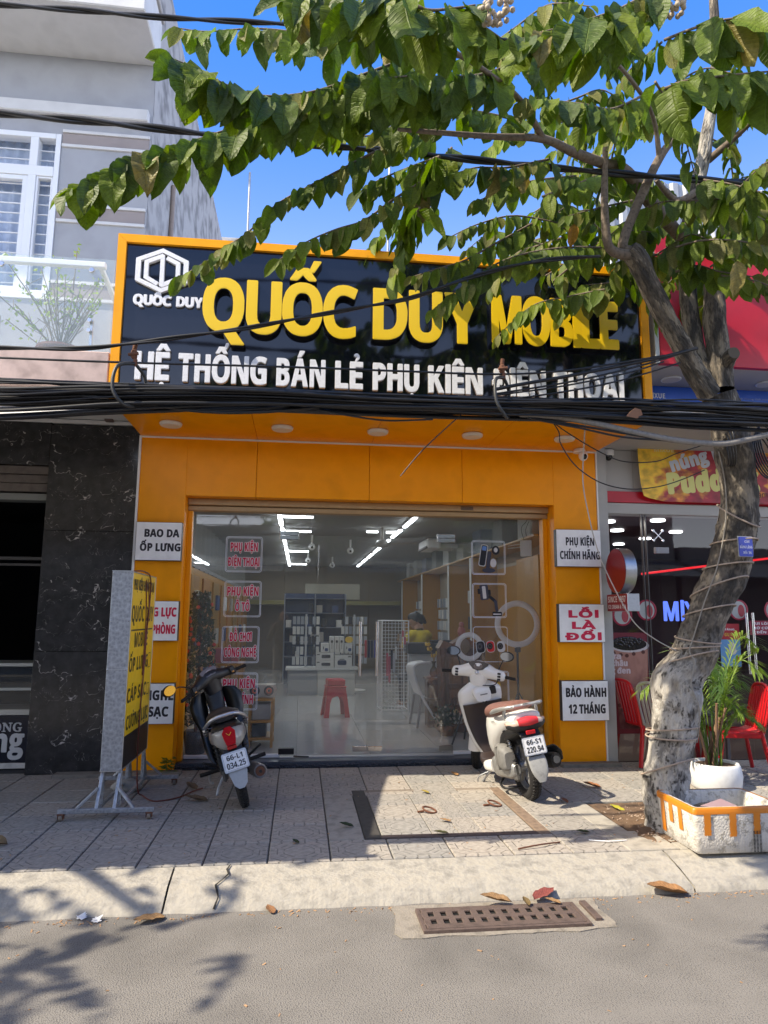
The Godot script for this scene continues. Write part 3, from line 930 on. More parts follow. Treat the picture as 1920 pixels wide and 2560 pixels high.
func build_shop_glass() -> void:
	var gl := thing("glass_front", "frameless glass shop front with a double door in the middle", "glass door", P3(0,0,-0.36))
	var px := [XA + 0.052,-0.306,0.62,1.556, XB - 0.052]
	for i in 4:
		var s := mb()
		quad(s, P3(px[i] + 0.002, FLOOR + 0.035,0), P3(px[i + 1] - 0.002, FLOOR + 0.035,0), P3(px[i + 1] - 0.002, 2.54 if i in [1,2] else 2.76,0), P3(px[i] + 0.002, 2.54 if i in [1,2] else 2.76,0))
		var lo := P3(px[i] + 0.002, FLOOR + 0.035,-0.009); var hi := P3(px[i + 1] - 0.002, 2.54 if i in [1,2] else 2.76,-0.009)
		quad(s, P3(hi.x, lo.y, lo.z), lo, P3(lo.x, hi.y, lo.z), hi)
		obj("pane", s, M.glass, gl)
	var s := mb()
	quad(s, P3(-0.304,2.548,0), P3(1.554,2.548,0), P3(1.554,2.76,0), P3(-0.304,2.76,0))
	obj("pane", s, M.glass, gl)
	for i in [0,3]:
		s = mb()
		box(s, P3(px[i], FLOOR,-0.02), P3(px[i + 1], FLOOR + 0.034,0.02),0.003)
		obj("bottom_rail", s, M.white_plain, gl)
	s = mb()
	box(s, P3(px[1], FLOOR - 0.004,-0.05), P3(px[3], FLOOR + 0.006,0.05),0.002)
	obj("bottom_rail", s, mat(0.45,0.45,0.44,0.4), gl)
	# patch fittings
	for q in [[-0.368,2.488,-0.156,2.582], [1.387,2.49,1.595,2.584]]:
		s = mb()
		box(s, P3(q[0], q[1],-0.018), P3(q[2], (q[1] + q[3]) * 0.5 - 0.002,0.018),0.003)
		box(s, P3(q[0], (q[1] + q[3]) * 0.5 + 0.002,-0.018), P3(q[2], q[3],0.018),0.003)
		obj("patch_fitting", s, M.steel, gl)
	for q in [[0.462,0.235,0.617,0.287], [0.623,0.235,0.778,0.287]]:
		s = mb()
		box(s, P3(q[0], q[1],-0.017), P3(q[2], q[3],0.017),0.003)
		cyl(s, P3((q[0] + q[2]) * 0.5,0.261,0.016), P3((q[0] + q[2]) * 0.5,0.261,0.024),0.014,-1,14)
		obj("patch_fitting", s, M.steel, gl)
	s = mb()
	box(s, P3(1.4,0.23,-0.016), P3(1.552,0.286,0.016),0.003)
	obj("patch_fitting", s, mat(0.25,0.26,0.27,0.3,0.8), gl)
	s = mb()
	box(s, P3(-0.32,0.222,-0.03), P3(-0.157,0.282,0.035),0.004)
	bar(s, P3(-0.16,0.21,0.06), P3(0.0,0.207,0.09),0.02,0.012,0.002)
	obj("floor_lock", s, M.black, gl)
	# tall door handles
	for x in [0.527,0.711]:
		s = mb()
		cyl(s, P3(x,1.022,0.055), P3(x,1.605,0.055),0.0165,-1,14,0.004)
		for y in [1.12,1.5]: cyl(s, P3(x, y,0.0), P3(x, y,0.05),0.009,-1,10)
		obj("door_handle", s, M.steel, gl)
	# cut vinyl on the glass: rounded outlines and red words edged in white
	var words := [["PHỤ KIỆN", "ĐIỆN THOẠI",2.318,-0.748,0.29,0.335], ["PHỤ KIỆN", "Ô TÔ",1.837,-0.745,0.33,0.15], ["ĐỒ CHƠI", "CÔNG NGHỆ",1.353,-0.752,0.23,0.335], ["PHỤ KIỆN", "MÁY TÍNH",0.866,-0.751,0.33,0.3]]
	var says := ["top sticker on the left glass reading PHỤ KIỆN ĐIỆN THOẠI", "second sticker on the left glass reading PHỤ KIỆN Ô TÔ", "third sticker on the left glass reading ĐỒ CHƠI CÔNG NGHỆ", "lowest sticker on the left glass reading PHỤ KIỆN MÁY TÍNH"]
	var sil := mat(0.85,0.9,1.0,0.35)
	for i in 4:
		var w: Array = words[i]
		var st := thing("window_sticker", says[i], "sticker", P3(w[3], w[2],-0.356),0.0, "red lettered stickers on the glass")
		s = mb()
		outline(s,0.394,0.386,0.03,0.0046)
		outline(s,0.37,0.362,0.024,0.0036)
		obj("outline", s, sil, st)
		s = mb()
		letters_c(s, w[0],0.0, w[4],0.035,0.092,0.001, Transform3D.IDENTITY, null,0.007)
		letters_c(s, w[1],0.0, w[5],-0.128,0.092,0.001, Transform3D.IDENTITY, null,0.007)
		obj("letter_edge", s, M.white_plain, st)
		s = mb()
		letters_c(s, w[0],0.0, w[4],0.035,0.092,0.003, Transform3D.IDENTITY, null,0.0015)
		letters_c(s, w[1],0.0, w[5],-0.128,0.092,0.003, Transform3D.IDENTITY, null,0.0015)
		obj("lettering", s, M.pink_red, st)
	# picture stickers on the right
	var st := thing("window_sticker", "top picture sticker on the right glass showing a wireless charging stand", "sticker", P3(1.98,2.327,-0.356),0.0, "picture stickers on the glass")
	s = mb(); outline(s,0.394,0.386,0.03,0.0046); outline(s,0.37,0.362,0.024,0.0036); obj("outline", s, sil, st)
	var pic := func(parent: Node, polys: Array) -> void:
		for q in polys:
			var sp := mb()
			prism(sp, q[0], q[2], q[2] + 0.0008)
			obj(q[3], sp, q[1], parent)
	var dark := mat(0.012,0.012,0.018,0.4); var slate := mat(0.05,0.05,0.075,0.4); var pale := mat(0.6,0.6,0.6,0.5); var bl := mat(0.12,0.25,0.6,0.3)
	pic.call(st, [[tilt(rounded(0.082,0.25,0.022),-0.16,-0.06,0.025), pale,0.0005, "phone_edge"], [tilt(rounded(0.066,0.232,0.018),-0.16,-0.06,0.025), dark,0.0015, "phone_screen"], [tilt(rounded(0.05,0.05,0.012),-0.16,-0.047,0.105), bl,0.0025, "screen_glow"],
		[tilt(rounded(0.045,0.2,0.01),-0.12,0.0,-0.03), slate,0.003, "stand_post"], [ell(-0.0,-0.145,0.075,0.028), slate,0.0035, "stand_foot"], [ell(0.085,0.085,0.046,0.052), dark,0.001, "watch_strap"], [ell(0.085,0.088,0.022,0.028), pale,0.002, "watch_face"], [ell(0.055,-0.06,0.036,0.05), pale,0.001, "earbud_case"]])
	st = thing("window_sticker", "middle picture sticker on the right glass showing a phone holder arm", "sticker", P3(1.984,1.845,-0.356),0.0, "picture stickers on the glass")
	s = mb(); outline(s,0.394,0.386,0.03,0.0046); outline(s,0.37,0.362,0.024,0.0036); obj("outline", s, sil, st)
	pic.call(st, [[tilt(rounded(0.1,0.17,0.02),0.1,-0.06,0.09), slate,0.001, "holder_edge"], [tilt(rounded(0.04,0.14,0.01),0.1,-0.06,0.09), pale,0.002, "holder_pad"], [tilt(rounded(0.03,0.06,0.008),0.1,-0.12,0.1), dark,0.0025, "clamp"], [tilt(rounded(0.03,0.06,0.008),0.1,0.0,0.09), dark,0.0025, "clamp"],
		[tilt(rounded(0.035,0.1,0.01),0.9,0.03,0.02), dark,0.003, "arm"], [tilt(rounded(0.035,0.13,0.01),0.15,0.075,-0.06), slate,0.0035, "arm"], [rounded(0.11,0.05,0.012,4,0.085,-0.15), dark,0.004, "suction_foot"], [rounded(0.09,0.014,0.004,3,0.085,-0.152), pale,0.005, "foot_band"]])
	st = thing("window_sticker", "picture sticker on the right glass showing three wrist watches", "sticker", P3(1.989,1.361,-0.356),0.0, "picture stickers on the glass")
	s = mb(); outline(s,0.394,0.386,0.03,0.0046); obj("outline", s, sil, st)
	for q in [[-0.115,0.0, dark, slate,1.0], [0.0,0.005, mat(0.6,0.03,0.03,0.4), dark,0.95], [0.12,0.005, pale, dark,0.9]]:
		var k: float = q[4]
		pic.call(st, [[tilt(rounded(0.1 * k, 0.135 * k,0.035),0.12, q[0], q[1] - 0.03), pale,0.0006, "watch_edge"], [tilt(rounded(0.088 * k, 0.122 * k,0.03),0.12, q[0], q[1] - 0.03), q[2],0.0016, "watch_strap"], [ell(q[0] - 0.01, q[1] - 0.025, 0.036 * k, 0.04 * k), q[3],0.0026, "watch_dial"], [ell(q[0] - 0.01, q[1] - 0.025, 0.02 * k, 0.023 * k), M.steel,0.0036, "watch_dial"], [ell(q[0] - 0.01, q[1] - 0.025, 0.016 * k, 0.019 * k), dark,0.0046, "watch_dial"]])
	st = thing("window_sticker", "lowest outlined sticker on the right glass half hidden by the white scooter", "sticker", P3(1.994,0.876,-0.356),0.0, "picture stickers on the glass")
	s = mb(); outline(s,0.394,0.386,0.03,0.0046); outline(s,0.37,0.362,0.024,0.0036); obj("outline", s, sil, st)
	s = mb(); prism(s, rounded(0.2,0.14,0.02),0.0,0.001); obj("picture", s, M.gold, st)

func tilt(poly: Array, a: float, cx: float, cy: float) -> Array:
	var o := []
	for p in poly: o.append(p.rotated(a) + P2(cx, cy))
	return o

func ell(cx: float, cy: float, rx: float, ry: float, n := 20) -> Array:
	var o := []
	for k in n: o.append(P2(cx + cos(TAU * k / n) * rx, cy + sin(TAU * k / n) * ry))
	return o

func outline(s: SurfaceTool, w: float, h: float, r: float, t: float, z := 0.0) -> void:   # a thin rounded frame
	var a := rounded(w, h, r,5); var b := rounded(w - 2 * t, h - 2 * t, r - t,5)
	for i in a.size():
		var j := (i + 1) % a.size()
		quad(s, P3(a[i].x, a[i].y, z), P3(a[j].x, a[j].y, z), P3(b[j].x, b[j].y, z), P3(b[i].x, b[i].y, z))

func light_box(cx: float, cy: float, w: float, h: float, label: String, lines: Array, ink: Material) -> void:
	# lines: [text, centre x offset, width, baseline offset, cap height]
	var t := thing("light_box_sign", label, "sign", P3(cx, cy,0.003),0.0, "white light box signs on the pillars")
	var s := mb()
	box(s, P3(-w * 0.5, -h * 0.5,0), P3(w * 0.5, h * 0.5,0.074),0.003)
	obj("case", s, mat(0.03,0.03,0.03,0.4), t)
	s = mb()
	box(s, P3(-w * 0.5 + 0.004, -h * 0.5 + 0.004,0.0745), P3(w * 0.5 - 0.004, h * 0.5 - 0.004,0.078),0.001)
	obj("face", s, M.white, t)
	s = mb()
	for l in lines: letters_c(s, l[0], l[1], l[2], l[3], l[4],0.0795, Transform3D.IDENTITY, null, l[5] if l.size() > 5 else 0.001)
	obj("lettering", s, ink, t)

func build_pillar_signs() -> void:
	var ink := mat(0.02,0.018,0.025,0.5)
	light_box(-1.57,2.4,0.455,0.392, "white box sign on the left pillar reading BAO DA ỐP LƯNG", [["BAO DA",0.03,0.34,0.045,0.075,0.003], ["ỐP LƯNG",0.02,0.395,-0.098,0.075,0.003]], ink)
	light_box(-1.62,1.602,0.565,0.395, "white box sign in red lettering, half hidden behind the yellow stand", [["CƯỜNG LỰC",0.03,0.46,0.045,0.085,0.003], ["CHỐNG PHÒNG",0.02,0.47,-0.125,0.085,0.003]], M.pink_red)
	light_box(-1.6,0.798,0.52,0.39, "lowest white box sign on the left pillar, behind the black motorbike's mirror", [["TAI NGHE",0.02,0.46,0.035,0.09,0.003], ["CÁP SẠC",0.0,0.42,-0.12,0.09,0.003]], ink)
	light_box(2.872,2.41,0.508,0.407, "white box sign on the right pillar reading PHỤ KIỆN CHÍNH HÃNG", [["PHỤ KIỆN",0.015,0.32,0.03,0.085,0.002], ["CHÍNH HÃNG",0.01,0.45,-0.12,0.085,0.002]], ink)
	light_box(2.878,1.604,0.508,0.406, "white box sign with pink red words reading LỖI LÀ ĐỔI", [["LỖI",0.02,0.33,0.06,0.072,0.004], ["LÀ",0.02,0.26,-0.06,0.07,0.004], ["ĐỔI",0.01,0.4,-0.178,0.072,0.004]], M.pink_red)
	light_box(2.886,0.795,0.514,0.412, "lowest white box sign on the right pillar reading BẢO HÀNH 12 THÁNG", [["BẢO HÀNH",0.01,0.44,0.04,0.09,0.003], ["12 THÁNG",0.015,0.4,-0.13,0.09,0.003]], ink)

# ---------------------------------------------------------------- the big sign board
func build_sign_board() -> void:
	var zf := 1.2926
	var B := thing("sign_board", "black shop sign board in an orange frame with yellow and white raised letters", "signboard", P3(0,0, zf))
	var x0 := -1.8224; var x1 := 3.1525; var y0 := 3.5138; var y1 := 5.0376
	var s := mb()
	box(s, P3(x0 + 0.012, y0 + 0.055,-1.29), P3(x1 - 0.012, y1 - 0.01,-0.06),0.0)
	obj("housing", s, mat(0.5,0.5,0.5,0.5,0.4), B)
	s = mb()
	box(s, P3(x0 + 0.05, y0 + 0.05,-0.058), P3(x1 - 0.05, y1 - 0.05,-0.03),0.0)
	obj("panel", s, M.navy, B)
	# mitred frame: four bars
	var w := 0.075
	for f in [[P2(x0, y0), P2(x1, y0), P2(x1 - w, y0 + w), P2(x0 + w, y0 + w)], [P2(x1, y0), P2(x1, y1), P2(x1 - w, y1 - w), P2(x1 - w, y0 + w)], [P2(x1, y1), P2(x0, y1), P2(x0 + w, y1 - w), P2(x1 - w, y1 - w)], [P2(x0, y1), P2(x0, y0), P2(x0 + w, y0 + w), P2(x0 + w, y1 - w)]]:
		var c := Vector2.ZERO
		for p in f: c += p
		c /= 4.0
		var q := []
		for p in f: q.append(p.move_toward(c,0.0012))
		s = mb(); prism(s, q,-0.06,0.004)
		obj("frame_bar", s, M.orange_frame, B)
	# raised letters, each its own
	letter_row(B, "QUỐC",-1.045,0.32,4.155,0.485,0.075, M.yellow, M.black_gloss,0.008,0.02,4.155)
	letter_row(B, "DUY",0.475,1.46,4.16,0.48,0.075, M.yellow, M.black_gloss,0.008,0.03,4.16)
	letter_row(B, "MOBILE",1.59,2.81,4.185,0.46,0.075, M.yellow, M.black_gloss,0.01,0.02,4.185)
	var side := mat(0.4,0.38,0.37,0.6)
	for q in [["HỆ",-1.606,-1.322], ["THỐNG",-1.24,-0.48], ["BÁN",-0.385,0.042], ["LẺ",0.14,0.382], ["PHỤ",0.482,0.9], ["KIỆN",0.995,1.494], ["ĐIỆN",1.6,2.1], ["THOẠI",2.19,2.866]]:
		letter_row(B, q[0], q[1], q[2],3.692,0.25,0.03, M.white_letter, side,0.005,0.024,3.692)
	letter_row(B, "QUỐC DUY",-1.66,-1.06,4.383,0.09,0.022, M.white_letter, side,0.005,0.006,4.383)
	# the hexagon emblem
	s = mb()
	var cx := -1.427; var cy := 4.707; var rx := 0.229; var ry := 0.21
	var hexp := func(kx: float, ky: float) -> Array:
		return [P2(cx + 0.0, cy + ry * ky), P2(cx - rx * kx, cy + ry * 0.5 * ky), P2(cx - rx * kx, cy - ry * 0.5 * ky), P2(cx, cy - ry * ky), P2(cx + rx * kx, cy - ry * 0.5 * ky), P2(cx + rx * kx, cy + ry * 0.5 * ky)]
	var oa: Array = hexp.call(1.0,1.0); var ob: Array = hexp.call(0.81,0.81)
	for i in 6:
		var j := (i + 1) % 6
		prism(s, [oa[i], oa[j], ob[j], ob[i]],-0.03,0.008)
	obj("emblem_hexagon", s, M.white_letter, B)
	s = mb()
	var stroke := func(pts: Array, th: float) -> void:
		for i in pts.size() - 1:
			var a: Vector2 = pts[i]; var b: Vector2 = pts[i + 1]
			var d := (b - a).normalized(); var n := P2(-d.y, d.x) * th * 0.5
			var e := d * th * 0.28
			prism(s, [a - n - e, b - n + e, b + n + e, a + n - e],-0.03, 0.008 - 0.0006 * i)
	stroke.call([P2(cx - 0.042, cy - 0.125), P2(cx - 0.137, cy - 0.07), P2(cx - 0.137, cy + 0.075), P2(cx + 0.0, cy + 0.14), P2(cx + 0.0, cy - 0.14), P2(cx + 0.137, cy - 0.07), P2(cx + 0.137, cy + 0.075), P2(cx + 0.045, cy + 0.12)],0.037)
	obj("emblem_letters", s, M.white_letter, B)
	# soffit lights, unlit
	var k := 0
	var where := ["first disc light from the left under the sign board", "second disc light from the left under the sign board", "third and middle disc light under the sign board", "fourth disc light from the left under the sign board", "last disc light on the right under the sign board"]
	for x in [-1.42,-0.346,0.607,1.58,2.56]:
		var l := thing("soffit_light", where[k], "ceiling light", P3(x, HS - 0.001,0.555),0.0, "disc lights under the sign board")
		s = mb()
		cyl(s, P3(0,-0.034,0), P3(0,0.0,0),0.104,0.108,32,0.008)
		obj("rim", s, mat(0.72,0.66,0.58,0.4), l)
		s = mb()
		cyl(s, P3(0,-0.0365,0), P3(0,-0.033,0),0.086,-1,32)
		obj("diffuser", s, M.lamp_off, l)
		k += 1
	# cctv cameras
	var cam := thing("security_camera", "white swivel security camera at the right end of the orange header", "camera", P3(2.9, HS - 0.004,0.12))
	s = mb(); cyl(s, P3(0,-0.045,0), P3(0,0,0),0.07,0.06,20,0.006); obj("base", s, M.white_plain, cam)
	s = mb(); ball(s, P3(0.03,-0.085,0.03), P3(0.05,0.055,0.05),10,16); obj("head", s, M.white_plain, cam)
	s = mb(); ball(s, P3(0.032,-0.098,0.06), P3(0.028,0.034,0.026),8,12); obj("lens", s, M.black_gloss, cam)
	cam = thing("security_camera", "dome security camera on the grey ceiling right of the orange pillar", "camera", P3(3.33,3.56,-0.08))
	s = mb(); cyl(s, P3(0,-0.07,0), P3(0,0,0),0.06,0.062,20,0.01); obj("base", s, M.white_plain, cam)
	s = mb(); ball(s, P3(0,-0.075,0.0), P3(0.042,0.05,0.042),10,16); obj("lens", s, M.black_gloss, cam)
	# thin pole rising behind the board
	s = mb(); cyl(s, P3(-0.78,4.9,0.3), P3(-0.78,6.4,0.3),0.012,-1,8)
	solo("thin_pole", s, M.zinc, "thin metal pole rising behind the left part of the sign board", "pole")
	s = mb(); cyl(s, P3(0.72,4.9,0.3), P3(0.74,6.6,0.3),0.014,-1,8)
	solo("thin_pole", s, M.zinc, "thin metal pole rising behind the middle of the sign board", "pole")

func letter_row(B: Node, t: String, x0: float, x1: float, base: float, cap: float, depth: float, face: Material, side: Material, grow: float, gap: float, _b: float) -> void:
	# capitals in one row, each a raised letter part with its face; widths in proportion, filling x0..x1
	var ws := []; var total := 0.0
	for c in t:
		var w: float = 0.28 if c == " " else text_mesh(ACC[c][0] if ACC.has(c) else ("l" if c == "I" else c)).get_aabb().size.x
		if c == "M": w *= 0.92
		ws.append(w); total += w
	var n := t.length()
	var k := (x1 - x0 - gap * (n - 1)) / total
	var x := x0
	for i in n:
		var w: float = ws[i] * k
		if t[i] != " ":
			var s := mb()
			letters(s, t[i], x, x + w, base, cap, depth * 0.5 - 0.03 - 0.006, Transform3D.IDENTITY, null, grow + (0.006 if cap > 0.3 else 0.001), depth)
			var body := obj("letter", s, side, B)
			s = mb()
			letters(s, t[i], x, x + w, base, cap, depth - 0.03, Transform3D.IDENTITY, null, grow,0.006)
			obj("letter_face", s, face, body)
		x += w + gap

# ---------------------------------------------------------------- the grey house and dark stone shop on the left
func marble_material() -> StandardMaterial3D:
	var a := noise(0.012, FastNoiseLite.TYPE_SIMPLEX_SMOOTH,3,101)
	var b := noise(0.006, FastNoiseLite.TYPE_SIMPLEX_SMOOTH,4,102)
	var c := noise(0.03, FastNoiseLite.TYPE_SIMPLEX_SMOOTH,3,103)
	var d := noise(0.1, FastNoiseLite.TYPE_SIMPLEX_SMOOTH,3,104)
	var m := mat(1,1,1,0.16)
	m.albedo_texture = rgb_tex(768,768, func(x, y):
		var wx: float = x + 40.0 * a.get_noise_2d(x, y); var wy: float = y + 40.0 * a.get_noise_2d(x + 500, y)
		var v1: float = absf(b.get_noise_2d(wx * 0.6, wy * 1.5))
		var gate: float = smoothstep(0.02,0.4, c.get_noise_2d(wx * 0.3, wy * 0.5) + 0.12)
		var k: float = (1.0 - smoothstep(0.0, 0.014 + 0.022 * gate, v1)) * (0.25 + 0.75 * gate)
		var v2: float = absf(a.get_noise_2d(wx * 0.55 + wy * 0.4 + 900, wy * 0.25 - wx * 0.1))
		k = maxf(k, (1.0 - smoothstep(0.0,0.011, v2)) * 0.55 * smoothstep(-0.2,0.3, d.get_noise_2d(x * 0.2, y * 0.2)))
		k *= 0.3 + 0.8 * smoothstep(-0.3,0.2, c.get_noise_2d(x * 1.7, y * 1.7))
		var g: float = 0.018 + 0.016 * (b.get_noise_2d(x * 3.0, y * 3.0) + 0.5) + 0.004 * d.get_noise_2d(x, y)
		return Color(g * 1.02, g * 1.0, g * 1.03).lerp(Color(0.5,0.47,0.44), clampf(k,0,1)))
	m.uv1_triplanar = true; m.uv1_world_triplanar = true; m.uv1_scale = Vector3.ONE * 0.5
	return m

func build_left_house() -> void:
	var marble := marble_material()
	var H := thing("grey_house", "grey house on the left with dark veined stone shop front and glass balcony", "house", Vector3.ZERO)
	var s: SurfaceTool
	# stone slabs of the ground floor
	for q in [[-2.72,1.3,-1.838,2.5,0.0], [-2.72,2.503,-1.838,3.6,0.0], [-2.72, PAVE,-1.838,1.297,0.0015], [-4.2,3.17,-2.723,3.62,0.001], [-6.0,3.17,-4.203,3.62,0.0]]:
		s = mb()
		box(s, P3(q[0], q[1],-0.3), P3(q[2], q[3], q[4] - 0.012),0.002)
		obj("stone_slab", s, marble, H)
	s = mb()
	box(s, P3(-6.0,3.62,-0.25), P3(-1.838,3.66,-0.004),0.002)
	obj("ledge_strip", s, M.plaster_white, H)
	# roller shutter rails over the dark opening
	s = mb()
	box(s, P3(-6,3.08,-0.28), P3(-2.725,3.165,-0.05),0.004)
	box(s, P3(-6,2.99,-0.28), P3(-2.725,3.075,-0.07),0.004)
	box(s, P3(-6,2.9,-0.28), P3(-2.725,2.985,-0.06),0.004)
	obj("shutter_rail", s, worn(mat(0.16,0.135,0.12,0.5,0.3),1.2,0.05), H)
	s = mb()
	box(s, P3(-6,2.815,-0.27), P3(-2.722,2.885,-0.09),0.003)
	obj("lintel_beam", s, mat(0.22,0.23,0.22,0.45), H)
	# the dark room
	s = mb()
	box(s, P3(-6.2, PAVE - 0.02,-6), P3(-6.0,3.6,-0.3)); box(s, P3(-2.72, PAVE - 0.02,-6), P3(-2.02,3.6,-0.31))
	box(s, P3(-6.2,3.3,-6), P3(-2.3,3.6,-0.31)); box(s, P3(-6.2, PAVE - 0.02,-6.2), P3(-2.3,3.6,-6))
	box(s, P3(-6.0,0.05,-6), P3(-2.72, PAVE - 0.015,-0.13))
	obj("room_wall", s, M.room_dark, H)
	s = mb()
	box(s, P3(-5.2,2.3,-1.5), P3(-2.74,2.34,-1.46),0.003)
	box(s, P3(-5.2,2.23,-1.5), P3(-2.74,2.26,-1.46),0.003)
	obj("shelf_rail", s, mat(0.12,0.12,0.13,0.4), H)
	# counter with its display case and sign panel
	var ct := thing("display_counter", "glass topped counter with a dark lettered front in the left shop doorway", "counter", P3(-4.3, PAVE,-0.32))
	s = mb(); box(s, P3(-0.9,0.0,-0.5), P3(1.5,0.055,0.005),0.004); obj("base_strip", s, M.off_white, ct)
	s = mb(); box(s, P3(-0.9,0.055,-0.5), P3(1.5,0.52,0.0),0.003); obj("front_panel", s, mat(0.008,0.01,0.022,0.25), ct)
	s = mb(); box(s, P3(-0.9,0.52,-0.5), P3(1.5,0.575,0.006),0.003); obj("trim", s, mat(0.5,0.48,0.42,0.5), ct)
	s = mb()
	for x in [-0.9,0.72,1.47]: box(s, P3(x,0.575,-0.03), P3(x + 0.03,1.0,0.0),0.003)
	box(s, P3(-0.9,1.0,-0.5), P3(1.5,1.035,0.004),0.003); box(s, P3(-0.9,0.76,-0.5), P3(1.5,0.79,0.002),0.003)
	obj("case_frame", s, mat(0.4,0.42,0.4,0.35,0.4), ct)
	s = mb(); quad(s, P3(-0.87,0.575,-0.012), P3(1.47,0.575,-0.012), P3(1.47,1.0,-0.012), P3(-0.87,1.0,-0.012)); obj("case_glass", s, M.glass_dark, ct)
	s = mb(); letters(s, "DI ĐỘNG",0.85,1.415,0.36,0.085,0.003, Transform3D.IDENTITY, font_s,0.002); obj("small_lettering", s, mat(0.45,0.45,0.45,0.5), ct)
	s = mb(); letters(s, "Samsung",0.3,1.44,0.165,0.22,0.003, Transform3D.IDENTITY, null,0.006); obj("large_lettering", s, mat(0.55,0.55,0.55,0.5), ct)
	# balcony: slab edge, glass, rail
	s = mb()
	box(s, P3(-6.0,3.664,0.0), P3(-1.832,3.72,1.27),0.004)
	obj("balcony_floor", s, M.plaster_white, H)
	s = mb()
	box(s, P3(-6.0,3.6,1.2), P3(-1.832,3.925,1.29),0.008)
	obj("balcony_beam", s, M.plaster_pink, H)
	for q in [[-5.0,-2.83], [-2.815,-1.84]]:
		s = mb()
		box(s, P3(q[0],3.93,1.262), P3(q[1],4.79,1.274),0.0)
		obj("balcony_glass", s, M.glass_bal, H)
	s = mb()
	box(s, P3(-6,4.762,1.12), P3(-1.95,4.815,1.18),0.006)
	bar(s, P3(-2.0,4.78,1.12), P3(-1.95,4.5,0.02),0.04,0.04,0.005)
	obj("hand_rail", s, M.upvc, H)
	for q in [[-2.031,4.675], [-2.786,4.683]]:
		s = mb(); cyl(s, P3(q[0], q[1],1.276), P3(q[0], q[1],1.296),0.024,-1,16,0.004); obj("glass_standoff", s, M.steel, H)
	for x in [-2.02,-2.8]:
		s = mb()
		bar(s, P3(x + 0.01,3.93,1.24), P3(x + 0.01,4.23,1.24),0.03,0.03,0.004)
		for y in [4.116,4.208]: cyl(s, P3(x, y,1.276), P3(x, y,1.294),0.02,-1,14,0.003)
		obj("glass_clamp", s, M.steel, H)
	# upper walls
	s = mb()
	box(s, P3(-7,3.7,-9.0), P3(-3.9,9.3,0.0)); box(s, P3(-2.846,3.7,-9.0), P3(-1.9,9.3,0.0))
	box(s, P3(-3.9,6.87,-9.0), P3(-2.846,9.3,0.001)); box(s, P3(-3.9,3.7,-9.0), P3(-2.846,4.95,0.001))
	obj("front_wall", s, M.plaster_grey, H)
	s = mb()
	quad(s, P3(-1.897,3.7,0), P3(-1.897,3.7,-5.9), P3(-1.897,9.25,-5.9), P3(-1.897,9.25,0))
	obj("side_wall", s, M.side_wall, H)
	s = mb()
	for q in [[6.93,6.76], [6.06,5.875], [5.17,4.98]]:
		box(s, P3(-2.84, q[0] - 0.035,-0.01), P3(-1.915, q[0],0.022),0.003)
		box(s, P3(-2.84, q[1] - 0.035,-0.01), P3(-1.915, q[1],0.022),0.003)
	var mo := obj("wall_moulding", s, M.plaster_white, H); mo.set_meta("kind", "stuff")
	for q in [[6.892,6.762], [6.022,5.877], [5.132,4.982]]:
		s = mb()
		box(s, P3(-2.84, q[1],-0.01), P3(-1.92, q[0],0.008),0.001)
		obj("wall_band", s, M.plaster_band, H)
	s = mb()
	box(s, P3(-7,7.06,-0.01), P3(-1.93,7.2,0.1),0.01)
	obj("wall_ledge", s, M.plaster_white, H)
	s = mb()
	box(s, P3(-7,7.82,-0.01), P3(-1.86,8.36,0.76),0.012)
	obj("roof_canopy", s, M.plaster_white, H)
	s = mb()
	box(s, P3(-7,8.36,-0.01), P3(-1.83,8.42,0.8),0.01)
	obj("canopy_cap", s, worn(mat(0.42,0.4,0.38,0.9),0.6,0.1), H)
	# back blocks of the same house
	s = mb()
	box(s, P3(-4.5,3.7,-11.5), P3(-1.91,10.6,-9.0),0.01)
	obj("rear_block", s, M.plaster_white, H)
	s = mb()
	box(s, P3(-4.5,3.7,-16), P3(-1.86,12.3,-11.5),0.01)
	obj("rear_block", s, M.side_wall, H)
	# down pipe on the side wall
	s = mb(); cyl(s, P3(-1.87,3.7,-1.15), P3(-1.87,7.1,-1.15),0.03,-1,10); obj("down_pipe", s, worn(mat(0.3,0.24,0.2,0.7),2.0,0.0), H)
	# the window: frame, sashes, panes, bars and the curtain behind
	var W := Node3D.new(); W.name = "window"; H.add_child(W)
	s = mb()
	for q in [[-3.9,4.95,-3.84,6.87], [-2.905,4.95,-2.85,6.87], [-3.84,6.81,-2.905,6.87], [-3.84,6.36,-2.905,6.475], [-3.84,4.95,-2.905,5.03], [-3.165,5.03,-3.08,6.36], [-3.165,6.475,-3.08,6.81]]:
		box(s, P3(q[0] + 0.001, q[1],-0.1), P3(q[2] - 0.001, q[3],0.018),0.004)
	obj("frame", s, M.upvc, W)
	for q in [[-3.838,5.032,-3.167,6.358], [-3.078,5.032,-2.907,6.358]]:
		s = mb()
		var t := 0.05 if q[2] < -3.0 else 0.02
		box(s, P3(q[0], q[1],-0.06), P3(q[0] + t, q[3],0.006),0.003); box(s, P3(q[2] - t, q[1],-0.06), P3(q[2], q[3],0.006),0.003)
		box(s, P3(q[0] + t, q[3] - t,-0.06), P3(q[2] - t, q[3],0.004),0.003); box(s, P3(q[0] + t, q[1],-0.06), P3(q[2] - t, q[1] + t,0.004),0.003)
		obj("sash", s, M.upvc, W)
